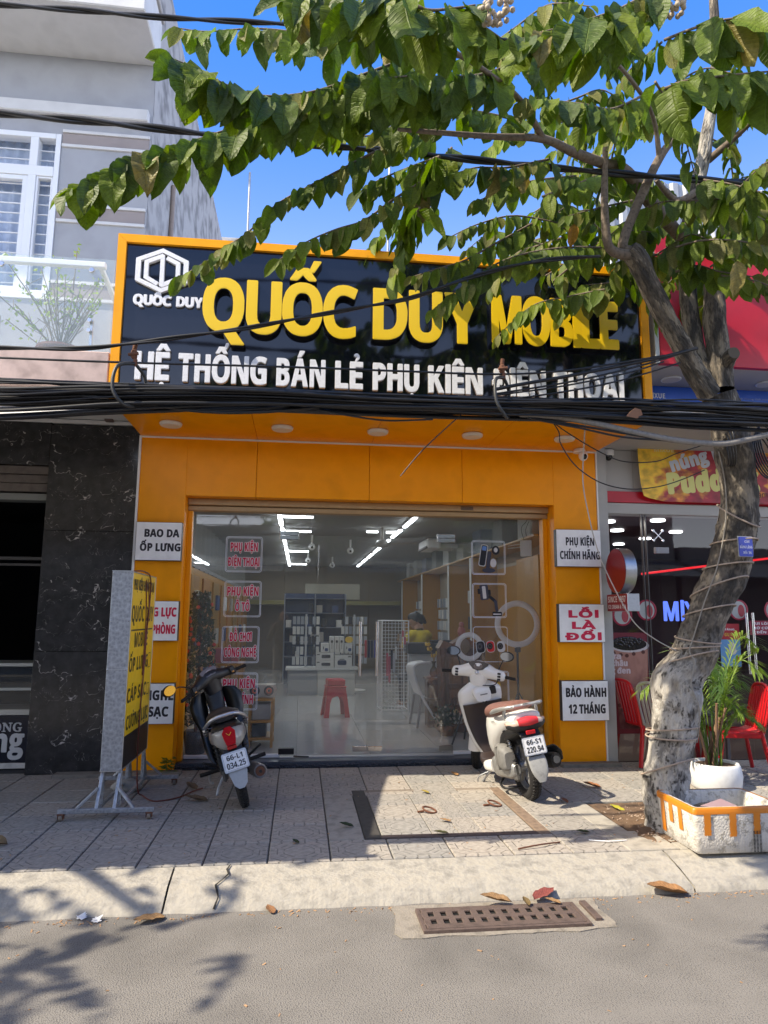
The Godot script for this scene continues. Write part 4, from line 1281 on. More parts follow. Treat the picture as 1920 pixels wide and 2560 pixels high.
	for q in [[-3.84,5.03,-3.165,6.36], [-3.08,5.03,-2.905,6.36], [-3.84,6.475,-3.165,6.81], [-3.08,6.475,-2.905,6.81]]:
		s = mb(); quad(s, P3(q[0], q[1],-0.04), P3(q[2], q[1],-0.04), P3(q[2], q[3],-0.04), P3(q[0], q[3],-0.04)); obj("pane", s, M.glass, W)
		var y: float = q[1] + 0.12
		s = mb()
		while y < q[3]:
			cyl(s, P3(q[0], y,-0.075), P3(q[2], y,-0.075),0.009,-1,8)
			y += 0.115
		obj("bars", s, M.white_plain, W)
	s = mb()
	s.set_smooth_group(0)
	for i in 60:
		var xa := -3.9 + i * 0.0177; var xb := xa + 0.0177
		quad(s, P3(xa,4.95, -0.2 + 0.025 * sin(i * 0.9)), P3(xb,4.95, -0.2 + 0.025 * sin((i + 1) * 0.9)), P3(xb,6.87, -0.2 + 0.025 * sin((i + 1) * 0.9)), P3(xa,6.87, -0.2 + 0.025 * sin(i * 0.9)))
	obj("curtain", s, M.curtain, W)
	# awning over the left pavement: sloping striped sheet, roller and arm
	var A := thing("awning", "sloping striped fabric awning in front of the dark stone shop", "awning", Vector3.ZERO)
	var p0 := P3(-2.16,3.83,0.12); var p1 := P3(-1.93,2.74,3.3)
	var n := 34
	for k in 2:
		s = mb()
		for i in n:
			if i % 2 == k:
				var xa := lerpf(-7.0,0.0, float(i) / n); var xb := lerpf(-7.0,0.0, float(i + 1) / n)
				for j in 6:
					var a0 := p0.lerp(p1, j / 6.0) - P3(0, 0.05 * sin(PI * j / 6.0),0); var a1 := p0.lerp(p1, (j + 1) / 6.0) - P3(0, 0.05 * sin(PI * (j + 1) / 6.0),0)
					quad(s, a1 + P3(xa,0,0), a1 + P3(xb,0,0), a0 + P3(xb,0,0), a0 + P3(xa,0,0))
		var f := mat(0.62,0.6,0.55,0.8) if k == 0 else mat(0.5,0.49,0.47,0.8)
		f.backlight_enabled = true; f.backlight = lin(0.16,0.15,0.13)
		obj("fabric_stripe", s, f, A).set_meta("kind", "stuff")
	s = mb()
	for i in 40:
		var xa := -8.6 + i * 0.167
		prism(s, [P2(xa,0.0), P2(xa + 0.03,-0.13), P2(xa + 0.083,-0.16), P2(xa + 0.136,-0.13), P2(xa + 0.166,0.0)],0.0,0.004, Transform3D(Basis.IDENTITY, P3(-0.32,2.735,3.31)))
	obj("valance", s, mat(0.45,0.43,0.4,0.85), A)
	s = mb(); cyl(s, P3(-9,2.735,3.31), P3(-1.93,2.735,3.31),0.03,-1,12); obj("front_bar", s, M.white_plain, A)
	s = mb(); cyl(s, P3(-1.93,2.735,3.31), P3(-1.87,2.735,3.31),0.036,0.03,14,0.006); obj("end_cap", s, M.red, A)
	s = mb(); cyl(s, P3(-6,3.83,0.08), P3(-2.16,3.83,0.08),0.06,-1,14); obj("roller", s, mat(0.05,0.1,0.2,0.6), A)
	s = mb()
	box(s, P3(-6,3.67,0.04), P3(-2.19,3.75,0.12),0.004)
	obj("back_rail", s, worn(mat(0.24,0.19,0.16,0.5,0.4),2.0,0.0), A)
	s = mb()
	box(s, P3(-2.185,3.64,0.0), P3(-2.1,3.9,0.06),0.006); box(s, P3(-2.16,3.7,0.06), P3(-2.12,3.86,0.16),0.01)
	obj("bracket", s, worn(mat(0.14,0.1,0.09,0.6,0.3),2.0,0.05), A)
	s = mb(); bar(s, P3(-2.14,3.72,0.1), P3(-3.4,3.2,1.7),0.035,0.03,0.004); bar(s, P3(-3.4,3.2,1.7), P3(-2.1,2.74,3.25),0.035,0.03,0.004)
	obj("folding_arm", s, M.zinc, A)
	# little blue hanging tag under the awning bar
	s = mb(); prism(s, [P2(-0.1,0), P2(-0.02,0.04), P2(0.06,-0.06), P2(0.075,-0.14), P2(0.01,-0.2), P2(-0.1,-0.3)],-0.003,0.003, Transform3D(Basis.from_euler(P3(0,0.2,0)), P3(-2.02,2.66,3.2)))
	solo("hanging_tag", s, mat(0.16,0.42,0.72,0.5), "pale blue torn plastic tag hanging under the awning bar at the left", "tag")
	# potted shrub on the balcony
	var pt := thing("balcony_shrub", "sparse twiggy shrub in a brown pot behind the balcony glass", "plant", P3(-2.36,3.724,0.95))
	s = mb(); lathe(s, [P2(0,0), P2(0.13,0), P2(0.19,0.28), P2(0.21,0.3), P2(0.2,0.33), P2(0.17,0.3), P2(0,0.29)],24); obj("pot", s, mat(0.16,0.05,0.035,0.6), pt)
	var r := RandomNumberGenerator.new(); r.seed = 14
	var tw := mb(); var leaf_at := []
	for i in 26:
		var a := r.randf() * TAU; var spread := r.randf_range(0.1,0.5)
		var top := P3(cos(a) * spread, r.randf_range(0.55,1.05) + 0.1, sin(a) * spread * 0.5)
		if i < 5: top = [P3(-0.5,1.12,0.1), P3(0.08,1.3,0.0), P3(-0.62,0.85,0.1), P3(0.33,0.98,0.1), P3(-0.45,0.55,0.1)][i]
		var mid := P3(top.x * 0.3, top.y * 0.55, top.z * 0.3) + P3(r.randf_range(-0.04,0.04),0,0)
		var pp := smooth_path([P3(r.randf_range(-0.05,0.05),0.29, r.randf_range(-0.04,0.04)), mid, top],4)
		tube(tw, pp,0.005,5)
		for k in 3:
			var q: Vector3 = pp[4 + k]
			tube(tw, [q, q + P3(r.randf_range(-0.15,0.15), r.randf_range(0.05,0.2), r.randf_range(-0.06,0.06))],0.003,4)
		for k in (22 if i < 5 else 9):
			leaf_at.append(pp[r.randi_range(6 if i >= 5 else 4, pp.size() - 1)] + P3(r.randf_range(-0.05,0.05), r.randf_range(-0.06,0.06), r.randf_range(-0.05,0.05)))
	obj("twigs", tw, mat(0.2,0.17,0.13,0.9), pt)
	s = mb()
	for q in leaf_at:
		var b := Basis.from_euler(P3(r.randf() * 6, r.randf() * 6, r.randf() * 6)) * r.randf_range(0.7,1.3)
		quad(s, q + b * P3(-0.02,0,0), q + b * P3(0,0.006,0.014), q + b * P3(0.024,0,0), q + b * P3(0,0.006,-0.014))
	var lm := mat(0.12,0.2,0.04,0.5); lm.backlight_enabled = true; lm.backlight = lin(0.3,0.4,0.05)
	obj("foliage", s, lm, pt).set_meta("kind", "stuff")

# ---------------------------------------------------------------- the red drinks shop on the right
func build_right_shop() -> void:
	var H := thing("drinks_shop", "red fronted drinks and ice cream shop to the right of the orange shop", "shop", Vector3.ZERO)
	var s: SurfaceTool
	var zg := -0.12
	var xr := 8.5
	s = mb(); box(s, P3(3.152, PAVE,-0.5), P3(3.262,3.56,-0.002),0.004); obj("grey_pillar", s, worn(mat(0.4,0.4,0.39,0.6),0.6,0.0), H)
	s = mb(); box(s, P3(3.262,3.57, zg - 0.1), P3(xr,3.62,1.27),0.003); obj("soffit", s, mat(0.42,0.41,0.4,0.7), H)
	s = mb(); box(s, P3(3.262,3.085,-0.3), P3(3.62,3.565, zg + 0.02),0.002); obj("wall_panel", s, mat(0.42,0.41,0.4,0.6), H)
	s = mb(); box(s, P3(3.624,3.085,-0.3), P3(xr,3.565, zg + 0.018),0.002); obj("wall_panel", s, mat(0.42,0.41,0.4,0.6), H)
	s = mb(); box(s, P3(3.262,2.955,-0.3), P3(xr,3.082, zg + 0.05),0.003); obj("red_band", s, M.red_sign, H)
	s = mb(); box(s, P3(3.262,2.83,-0.3), P3(xr,2.952, zg + 0.03),0.003); obj("lintel_beam", s, mat(0.42,0.41,0.39,0.5), H)
	# dark red room behind the glass
	s = mb()
	box(s, P3(3.302,2.84,-6.0), P3(xr,3.0,-0.3)); box(s, P3(3.3,0.0,-6.2), P3(xr,3.0,-6.0)); box(s, P3(xr,0.0,-6.0), P3(xr + 0.1,3.0, zg))
	box(s, P3(3.302,0.0,-6.0), P3(3.4,2.84,-0.3))
	obj("room_wall", s, mat(0.07,0.018,0.024,0.6), H)
	s = mb(); box(s, P3(3.3,0.02,-6.0), P3(xr, PAVE - 0.001, zg - 0.02)); obj("room_floor", s, mat(0.1,0.07,0.06,0.3), H)
	var gx := [3.262,3.71,3.9,4.9,6.2, xr]
	for i in 5:
		s = mb(); quad(s, P3(gx[i] + 0.003, PAVE, zg), P3(gx[i + 1] - 0.003, PAVE, zg), P3(gx[i + 1] - 0.003,2.83, zg), P3(gx[i] + 0.003,2.83, zg)); obj("pane", s, glass(0.22,0.02,0.02,0.025), H)
	for x in [3.71,3.755]:
		s = mb(); box(s, P3(x - 0.004, PAVE, zg - 0.03), P3(x + 0.004,2.83, zg + 0.012),0.001); obj("mullion", s, mat(0.12,0.12,0.12,0.4,0.5), H)
	for x in [4.87,4.945]:
		s = mb(); cyl(s, P3(x,1.05, zg + 0.06), P3(x,1.73, zg + 0.06),0.016,-1,12,0.003); obj("door_handle", s, M.steel, H)
	s = mb(); box(s, P3(3.87,2.39, zg - 0.06), P3(4.03,2.46, zg - 0.01),0.003); obj("door_sensor", s, mat(0.4,0.4,0.42,0.4,0.4), H)
	s = mb()
	for d in [P2(1,1), P2(-1,1), P2(1,-1), P2(-1,-1)]:
		bar(s, P3(3.893,2.59, zg + 0.015), P3(3.893 + d.x * 0.055, 2.59 + d.y * 0.055, zg + 0.015),0.014,0.012,0.002)
		cyl(s, P3(3.893 + d.x * 0.055, 2.59 + d.y * 0.055, zg + 0.002), P3(3.893 + d.x * 0.055, 2.59 + d.y * 0.055, zg + 0.02),0.014,-1,10)
	obj("spider_fitting", s, M.steel, H)
	# round ceiling lamps, lit
	var lamps := [P2(3.6,-0.75), P2(4.1,-1.56), P2(4.92,-3.25), P2(4.94,-2.42), P2(4.14,-0.55), P2(4.95,-1.58)]
	var lw := ["nearest left", "second left", "farthest", "middle right", "nearest right", "right"]
	for i in lamps.size():
		var L := thing("ceiling_lamp", "lit round lamp in the drinks shop ceiling, %s one" % lw[i], "ceiling lamp", P3(lamps[i].x,2.838, lamps[i].y),0.0, "round ceiling lamps of the drinks shop")
		s = mb(); cyl(s, P3(0,-0.02,0), P3(0,0,0),0.085,-1,24,0.004); obj("lamp_disc", s, M.led, L)
		var a := AreaLight3D.new(); a.name = "lamp_light"; a.area_size = P2(0.15,0.15); a.light_energy = 0.25; a.light_color = Color(1,0.97,0.92); a.shadow_enabled = true
		L.add_child(a); a.position.y = -0.024; a.rotation.x = -PI / 2
	# neon strip and neon name
	s = mb(); bar(s, P3(3.74,2.16, zg - 0.12), P3(5.6,2.4, zg - 0.12),0.02,0.024,0.004)
	solo("neon_strip", s, M.neon_red, "red neon strip sloping across the drinks shop window", "neon light")
	s = mb(); letters(s, "MIXUE",3.955,4.62,1.635,0.21, zg - 0.05, Transform3D.IDENTITY, font_r,0.006,0.015)
	solo("neon_name", s, M.neon, "blue white neon letters hanging inside the drinks shop window", "neon sign")
	# big red board above with its plain field, edge return and grey cladding behind
	var B := thing("red_board", "large plain red board over the drinks shop", "signboard", P3(0,0,1.3))
	s = mb(); box(s, P3(3.252,4.08,-0.06), P3(xr,5.42,0.0),0.003); obj("face", s, M.red_sign, B)
	s = mb(); box(s, P3(3.205,4.08,-0.5), P3(3.249,5.42,-0.004),0.003); obj("edge_return", s, worn(mat(0.55,0.56,0.55,0.4,0.3),0.8,0.0), B)
	s = mb(); box(s, P3(3.252,4.08,-0.66), P3(xr,4.13,-0.064),0.003); obj("underside", s, mat(0.45,0.43,0.42,0.6), B)
	k_disc_lights()
	s = mb()
	var x := 3.25
	while x < xr:
		prism(s, [P2(x,0), P2(x + 0.03,0.025), P2(x + 0.09,0.025), P2(x + 0.12,0)],4.4,6.7, Transform3D(Basis(P3(1,0,0), P3(0,0,1), P3(0,1,0)), P3(0,0,0.28)))
		x += 0.16
	box(s, P3(3.25,4.2,0.1), P3(xr,6.7,0.278),0.0)
	obj("corrugated_cladding", s, worn(mat(0.36,0.38,0.4,0.5,0.3),0.5,0.0), H).set_meta("kind", "stuff")
	s = mb(); box(s, P3(3.25,3.62,0.1), P3(xr,4.2,0.25)); obj("upper_wall", s, mat(0.4,0.39,0.38,0.7), H)
	# blue banner below the red board
	var bb := thing("blue_banner", "blue printed banner under the red board with white lettering", "banner", P3(0,0,0.68))
	s = mb(); box(s, P3(3.3,3.66,-0.02), P3(xr,4.075,0.0),0.0); obj("sheet", s, M.blue_sign, bb)
	s = mb(); letters(s, "MIXUE",3.43,3.625,3.942,0.055,0.003); obj("lettering", s, M.white_plain, bb)
	s = mb(); letters(s, "* Hình ảnh mang tính minh họa".replace("ọ", "o"),4.3,4.9,3.97,0.018,0.003, Transform3D.IDENTITY, font_r); obj("small_print", s, mat(0.4,0.45,0.6,0.5), bb)
	s = mb()
	for q in [[3.43,0.025], [3.5,0.032], [3.565,0.025]]: prism(s, ell(q[0],3.86, q[1],0.055,14),0.002,0.004)
	prism(s, [P2(3.4,3.74), P2(3.6,3.74), P2(3.6,3.84), P2(3.4,3.84)],0.002,0.004)
	obj("white_motif", s, mat(0.6,0.62,0.66,0.5), bb)
	# yellow and red pudding banner
	var yb := thing("pudding_banner", "yellow and red dessert banner hung over the drinks shop glass", "banner", P3(3.64,2.965,0.0))
	var n1 := noise(0.02, FastNoiseLite.TYPE_SIMPLEX_SMOOTH,4,201)
	var pm := mat(1,1,1,0.45)
	pm.albedo_texture = rgb_tex(384,128, func(px, py):
		var u: float = px / 384.0; var v: float = py / 128.0
		var q: float = n1.get_noise_2d(px, py * 1.2)
		var f: float = clampf(smoothstep(0.12,0.3, u + 0.25 * q + 0.1 * (v - 0.5)) - smoothstep(0.62,0.72, u + 0.25 * q) * 0.85,0.0,1.0)
		var c: Color = Color(1.0,0.62,0.04).lerp(Color(0.42,0.02,0.04), f)
		c = c.lerp(Color(0.75,0.2,0.03), 0.6 * (1.0 - absf(2.0 * f - 1.0)))
		return c * (0.9 + 0.5 * n1.get_noise_2d(px * 2 + 99, py * 2)))
	s = mb()
	var ol := [P2(0.0,0.67), P2(0.005,0.45), P2(0.02,0.2), P2(0.05,0.06), P2(0.12,0.035), P2(0.3,0.0), P2(2.4,0.0), P2(2.4,0.67)]
	var idx := Geometry2D.triangulate_polygon(PackedVector2Array(ol))
	for i in range(0, idx.size(),3):
		var tri3 := [ol[idx[i]], ol[idx[i + 1]], ol[idx[i + 2]]]
		if (tri3[1] - tri3[0]).cross(tri3[2] - tri3[0]) > 0: tri3.reverse()
		for p in tri3:
			s.set_uv(P2(p.x / 2.4, 1.0 - p.y / 0.67)); s.add_vertex(P3(p.x, p.y,0.0))
	obj("sheet", s, pm, yb)
	var tl := func(deg: float, at: Vector2) -> Transform3D: return Transform3D(Basis(P3(0,0,1), deg_to_rad(deg)), P3(at.x, at.y,0))
	s = mb(); letters(s, "MIXUE",0.2,0.44,0.575,0.05,0.003); obj("name_lettering", s, mat(0.85,0.7,0.35,0.5), yb)
	s = mb(); letters(s, "núng nính",0,0.95,0,0.15,0.003, tl.call(16.0, P2(0.41,0.35)), null,0.008); obj("small_words", s, mat(0.62,0.66,0.75,0.5), yb)
	s = mb(); letters(s, "Pudding",0,1.1,0,0.22,0.003, tl.call(5.0, P2(0.36,0.1)), null,0.016); obj("large_word", s, mat(0.75,0.72,0.25,0.5), yb)
	s = mb(); letters(s, "nóng caramel",1.1,1.62,0.075,0.07,0.004, Transform3D.IDENTITY, font_r); obj("last_words", s, mat(0.08,0.02,0.01,0.5), yb)
	# round blade sign
	var bs := thing("round_blade_sign", "round red drum sign with a steel rim sticking out beside the grey pillar", "sign", P3(3.19,2.155,0.28))
	var side := Transform3D(Basis(P3(0,0,1), P3(0,1,0), P3(-1,0,0)), Vector3.ZERO)
	s = mb(); cyl(s, P3(0.0,0,0), P3(0.12,0,0),0.236,-1,48); obj("rim", s, M.brushed, bs)
	s = mb(); cyl(s, P3(-0.006,0,0), P3(-0.001,0,0),0.232,-1,48); obj("face", s, worn(mat(0.28,0.012,0.015,0.35),1.0,0.0), bs)
	s = mb(); cyl(s, P3(0.06,-0.02,-0.3), P3(0.06,-0.02,-0.22),0.02,-1,10); obj("arm", s, M.brushed, bs)
	var cs := thing("since_sign", "small red box sign reading SINCE 1997 below the round drum", "sign", P3(3.19,1.82,0.28))
	s = mb(); box(s, P3(0.0,-0.09,-0.235), P3(0.13,0.09,0.235),0.003); obj("box", s, M.brushed, cs)
	s = mb(); box(s, P3(-0.004,-0.088,-0.233), P3(-0.0005,0.088,0.233),0.001); obj("face", s, mat(0.26,0.01,0.018,0.4), cs)
	s = mb(); letters_c(s, "SINCE 1997",0.0,0.41,0.005,0.062,0.0055, side); letters_c(s, "ICE CREAM & TEA",0.0,0.41,-0.062,0.04,0.0055, side); obj("lettering", s, mat(0.7,0.68,0.66,0.5), cs)
	# posters and decals on the glass
	var z := zg + 0.004
	var cup := thing("drink_poster", "window poster of a bubble tea cup with dark pearls on a dark red ground", "poster", P3(3.29,0.42, z))
	s = mb(); prism(s, [P2(0,0), P2(0.43,0), P2(0.43,1.08), P2(0,1.08)],0.0,0.001); obj("sheet", s, M.dark_red, cup)
	var tea := mat(1,1,1,0.5); var n2 := noise(0.03, FastNoiseLite.TYPE_SIMPLEX_SMOOTH,4,207)
	tea.albedo_texture = rgb_tex(96,160, func(px, py):
		var f: float = clampf(py / 160.0 * 1.2 - 0.15 + 0.35 * n2.get_noise_2d(px, py),0,1)
		return Color(0.42,0.2,0.14).lerp(Color(0.1,0.012,0.016), f))
	s = mb(); quad_uv(s, P3(0.06,0.05,0.003), P3(0.36,0.05,0.003), P3(0.42,0.9,0.003), P3(0.0,0.9,0.003)); obj("cup", s, tea, cup)
	s = mb(); prism(s, ell(0.21,0.94,0.225,0.075,28),0.003,0.004); obj("cup_rim", s, mat(0.55,0.5,0.48,0.4), cup)
	s = mb(); prism(s, ell(0.2,0.955,0.205,0.068,28),0.005,0.006); obj("pearl_bed", s, mat(0.012,0.008,0.009,0.25), cup)
	var r := RandomNumberGenerator.new(); r.seed = 21
	s = mb()
	for i in 70:
		var a := r.randf() * TAU; var d := sqrt(r.randf())
		ball(s, P3(0.2 + cos(a) * d * 0.18, 0.975 + sin(a) * d * 0.05 + 0.03 * (1 - d),0.006), P3(0.018,0.017,0.004),5,8)
	obj("pearls", s, mat(0.012,0.008,0.01,0.15), cup).set_meta("kind", "stuff")
	s = mb()
	for q in [[0.02,0.86], [0.1,0.84], [0.17,0.83], [0.25,0.85], [0.36,0.87], [0.06,0.3], [0.09,0.25]]: prism(s, ell(q[0], q[1],0.022,0.021,12),0.0045,0.0055)
	obj("pearls", s, mat(0.1,0.03,0.025,0.3), cup)
	s = mb(); letters(s, "sữa",-0.08,0.1,0.795,0.06,0.007, Transform3D.IDENTITY, null,0.003); letters(s, "trân châu",-0.2,0.17,0.72,0.06,0.007, Transform3D.IDENTITY, null,0.003); letters(s, "đường đen".replace("ờ", "o"),-0.23,0.2,0.64,0.06,0.007, Transform3D.IDENTITY, null,0.003); obj("lettering", s, mat(0.65,0.52,0.5,0.5), cup)
	var hr := thing("hours_decal", "dark red opening hours panel on the drinks shop door", "decal", P3(5.17,1.56, z))
	s = mb(); prism(s, rounded(0.46,0.16,0.01),0.0,0.001); obj("sheet", s, mat(0.3,0.008,0.04,0.45), hr)
	s = mb(); letters_c(s, "VUI LÒNG KÉO",0.0,0.4,0.035,0.026,0.0025); letters_c(s, "MỞ CỬA TỪ 9g",0.0,0.4,-0.015,0.026,0.0025); letters_c(s, "ĐẾN 21g30",0.0,0.3,-0.062,0.026,0.0025); obj("lettering", s, M.white_plain, hr)
	var np := thing("gift_poster", "red and blue gift poster with yellow words behind the trunk on the drinks shop glass", "poster", P3(4.69,1.37, z))
	s = mb(); prism(s, [P2(-0.12,0.06), P2(0.12,0.06), P2(0.12,0.235), P2(-0.12,0.235)],0.0,0.001); obj("sheet", s, mat(0.4,0.01,0.02,0.45), np)
	s = mb(); prism(s, [P2(-0.12,-0.24), P2(0.12,-0.24), P2(0.12,0.058), P2(-0.12,0.058)],0.0,0.001); obj("lower_sheet", s, mat(0.12,0.3,0.55,0.45), np)
	s = mb(); letters_c(s, "TẶNG".replace("Ặ", "Ă"),0.0,0.12,0.16,0.02,0.003); obj("lettering", s, M.white_plain, np)
	s = mb(); letters_c(s, "LY GIỮ NHIỆT".replace("Ữ", "U"),0.0,0.22,0.095,0.035,0.003); obj("yellow_lettering", s, M.gold, np)
	s = mb(); prism(s, ell(0.02,-0.02,0.045,0.05,16),0.002,0.003); prism(s, ell(0.02,-0.07,0.05,0.04,16),0.0035,0.0045); obj("ice_cream", s, mat(0.6,0.55,0.52,0.5), np)
	s = mb(); prism(s, ell(0.08,-0.16,0.03,0.03,14),0.002,0.003); obj("fruit", s, M.red, np)
	var i2 := 0
	for q in [[3.43,1.69], [3.72,1.75], [4.82,1.76], [5.25,1.76]]:
		var rd := thing("round_decal", ["round red edged decal behind the box sign on the drinks shop glass", "round red edged decal left of the blue neon name", "round red edged decal just right of the trunk", "round red edged decal at the right edge of the photo"][i2], "decal", P3(q[0], q[1], z - 0.0015),0.0, "round decals on the drinks shop glass")
		s = mb(); torus(s, Vector3.ZERO, P3(0,0,1),0.105,0.012,32,6,0.1); obj("edge", s, mat(0.35,0.01,0.04,0.45), rd)
		s = mb(); prism(s, ell(0,0,0.09,0.1,24),0.0,0.0008); obj("sheet", s, mat(0.42,0.44,0.42,0.5), rd)
		s = mb(); prism(s, ell(0.03,-0.01,0.04,0.07,16),0.0016,0.0024); obj("picture", s, mat(0.4,0.05,0.06,0.5), rd)
		i2 += 1
	# chairs on the pavement in front
	var ch := plastic_chair(M.red, "red plastic chair beside the grey pillar, seat turned away to the right", "plastic chairs of the drinks shop")
	ch.position = P3(3.62, PAVE,-0.06); ch.rotation.y = -PI / 2 + 0.15
	var g := plastic_chair(M.plastic_grey, "beige grey plastic chair just left of the tree trunk", "plastic chairs of the drinks shop")
	g.position = P3(3.74, PAVE,0.3); g.rotation.y = -PI / 2 + 0.3
	place(ch, P3(4.3, PAVE,0.45), PI / 2 - 0.2, "red plastic chair behind the potted palm at the right edge", "plastic chairs of the drinks shop")
	place(ch, P3(3.56, PAVE, -0.55 + 0.62 - 0.42), -PI / 2 + 0.5, "second red plastic chair, half hidden behind the first by the pillar", "plastic chairs of the drinks shop").position = P3(3.5, PAVE, -0.075 + 0.0)
	var last: Node3D = get_child(get_child_count() - 1)
	last.position = P3(3.95, PAVE,0.02); last.rotation.y = PI * 0.9
	# low table between the chairs
	var tb := thing("pavement_table", "low dark table between the plastic chairs behind the palm", "table", P3(4.12, PAVE,0.1))
	s = mb(); box(s, P3(-0.25,0.52,-0.25), P3(0.25,0.56,0.25),0.012); obj("table_top", s, mat(0.05,0.05,0.06,0.35), tb)
	for d in [P2(1,1), P2(-1,1), P2(1,-1), P2(-1,-1)]:
		s = mb(); bar(s, P3(d.x * 0.2,0, d.y * 0.2), P3(d.x * 0.2,0.52, d.y * 0.2),0.035,0.035,0.005); obj("leg", s, mat(0.1,0.1,0.11,0.5), tb)

func k_disc_lights() -> void:
	var says := ["round unlit light under the red board left of the trunk", "round unlit light under the red board right of the trunk"]
	for i in 2:
		var l := thing("soffit_light", says[i], "ceiling light", P3([3.575,4.62][i],4.079,0.9),0.0, "round lights under the red board")
		var s := mb(); cyl(s, P3(0,-0.014,0), Vector3.ZERO,0.1,-1,28,0.004); obj("rim", s, M.white_plain, l)
		s = mb(); cyl(s, P3(0,-0.016,0), P3(0,-0.013,0),0.085,-1,28); obj("diffuser", s, M.lamp_off, l)

func plastic_chair(m: Material, label: String, group: String) -> Node3D:   # faces -z
	var c := thing("plastic_chair", label, "chair", Vector3.ZERO,0.0, group)
	var s := mb()
	var rr := []
	for i in 7:
		var t := i / 6.0
		var z := lerpf(0.2,-0.2, t); var y := 0.42 - 0.025 * sin(PI * t) + (0.015 if i == 0 else 0.0)
		var hw := lerpf(0.19,0.22, t)
		rr.append([P3(-hw, y, z), P3(-hw, y - 0.022, z), P3(hw, y - 0.022, z), P3(hw, y, z)])
	rings(s, rr, true, true, true,-1); obj("seat", s, m, c)
	# back: frame with slats
	s = mb()
	var fr := smooth_path([P3(-0.2,0.4,0.2), P3(-0.215,0.62,0.255), P3(-0.19,0.8,0.29), P3(-0.1,0.865,0.3), P3(0.1,0.865,0.3), P3(0.19,0.8,0.29), P3(0.215,0.62,0.255), P3(0.2,0.4,0.2)],4)
	tube(s, fr,0.017,8); obj("back_frame", s, m, c)
	for i in 7:
		s = mb()
		var x := (i - 3) * 0.052
		bar(s, P3(x,0.42,0.2), P3(x, 0.855 - absf(i - 3) * 0.006,0.298),0.034,0.008,0.002); obj("back_slat", s, m, c)
	for q in [[-1,-1], [1,-1], [-1,1], [1,1]]:
		s = mb()
		var a := P3(q[0] * 0.2,0.42, q[1] * 0.185); var b := P3(q[0] * 0.235,0.0, q[1] * 0.255)
		bar(s, b, a,0.045,0.03,0.006); obj("leg", s, m, c)
	s = mb()
	for q in [-1,1]: box(s, P3(q * 0.21 - 0.01,0.36,-0.19), P3(q * 0.21 + 0.01,0.41,0.19),0.004)
	obj("seat_rim", s, m, c)
	return c

# ---------------------------------------------------------------- inside the phone shop
func led_tube(at: Vector3, length: float, along_z: bool, label: String, group: String, e := 0.07) -> void:
	var t := thing("led_tube", label, "ceiling lamp", at, 0.0 if along_z else PI / 2, group)
	var s := mb(); box(s, P3(-0.035,0.0, -length * 0.5), P3(0.035,0.03, length * 0.5),0.004); obj("housing", s, M.white_plain, t)
	s = mb(); box(s, P3(-0.028,-0.022, -length * 0.5 + 0.01), P3(0.028,-0.001, length * 0.5 - 0.01),0.006); obj("light_tube", s, M.led, t)
	var a := AreaLight3D.new(); a.name = "tube_light"; a.area_size = P2(0.06, length); a.light_energy = e; a.light_color = Color(0.94,0.98,1.0); a.shadow_enabled = true
	t.add_child(a); a.position.y = -0.026; a.rotation.x = -PI / 2

func simple_box(called: String, lo: Vector3, hi: Vector3, m: Material, label: String, cat: String, group := "", bev := 0.004) -> MeshInstance3D:
	var s := mb(); var c := P3((lo.x + hi.x) * 0.5, lo.y, (lo.z + hi.z) * 0.5)
	box(s, lo - c, hi - c, bev)
	var o := solo(called, s, m, label, cat, group)
	o.position = c
	return o

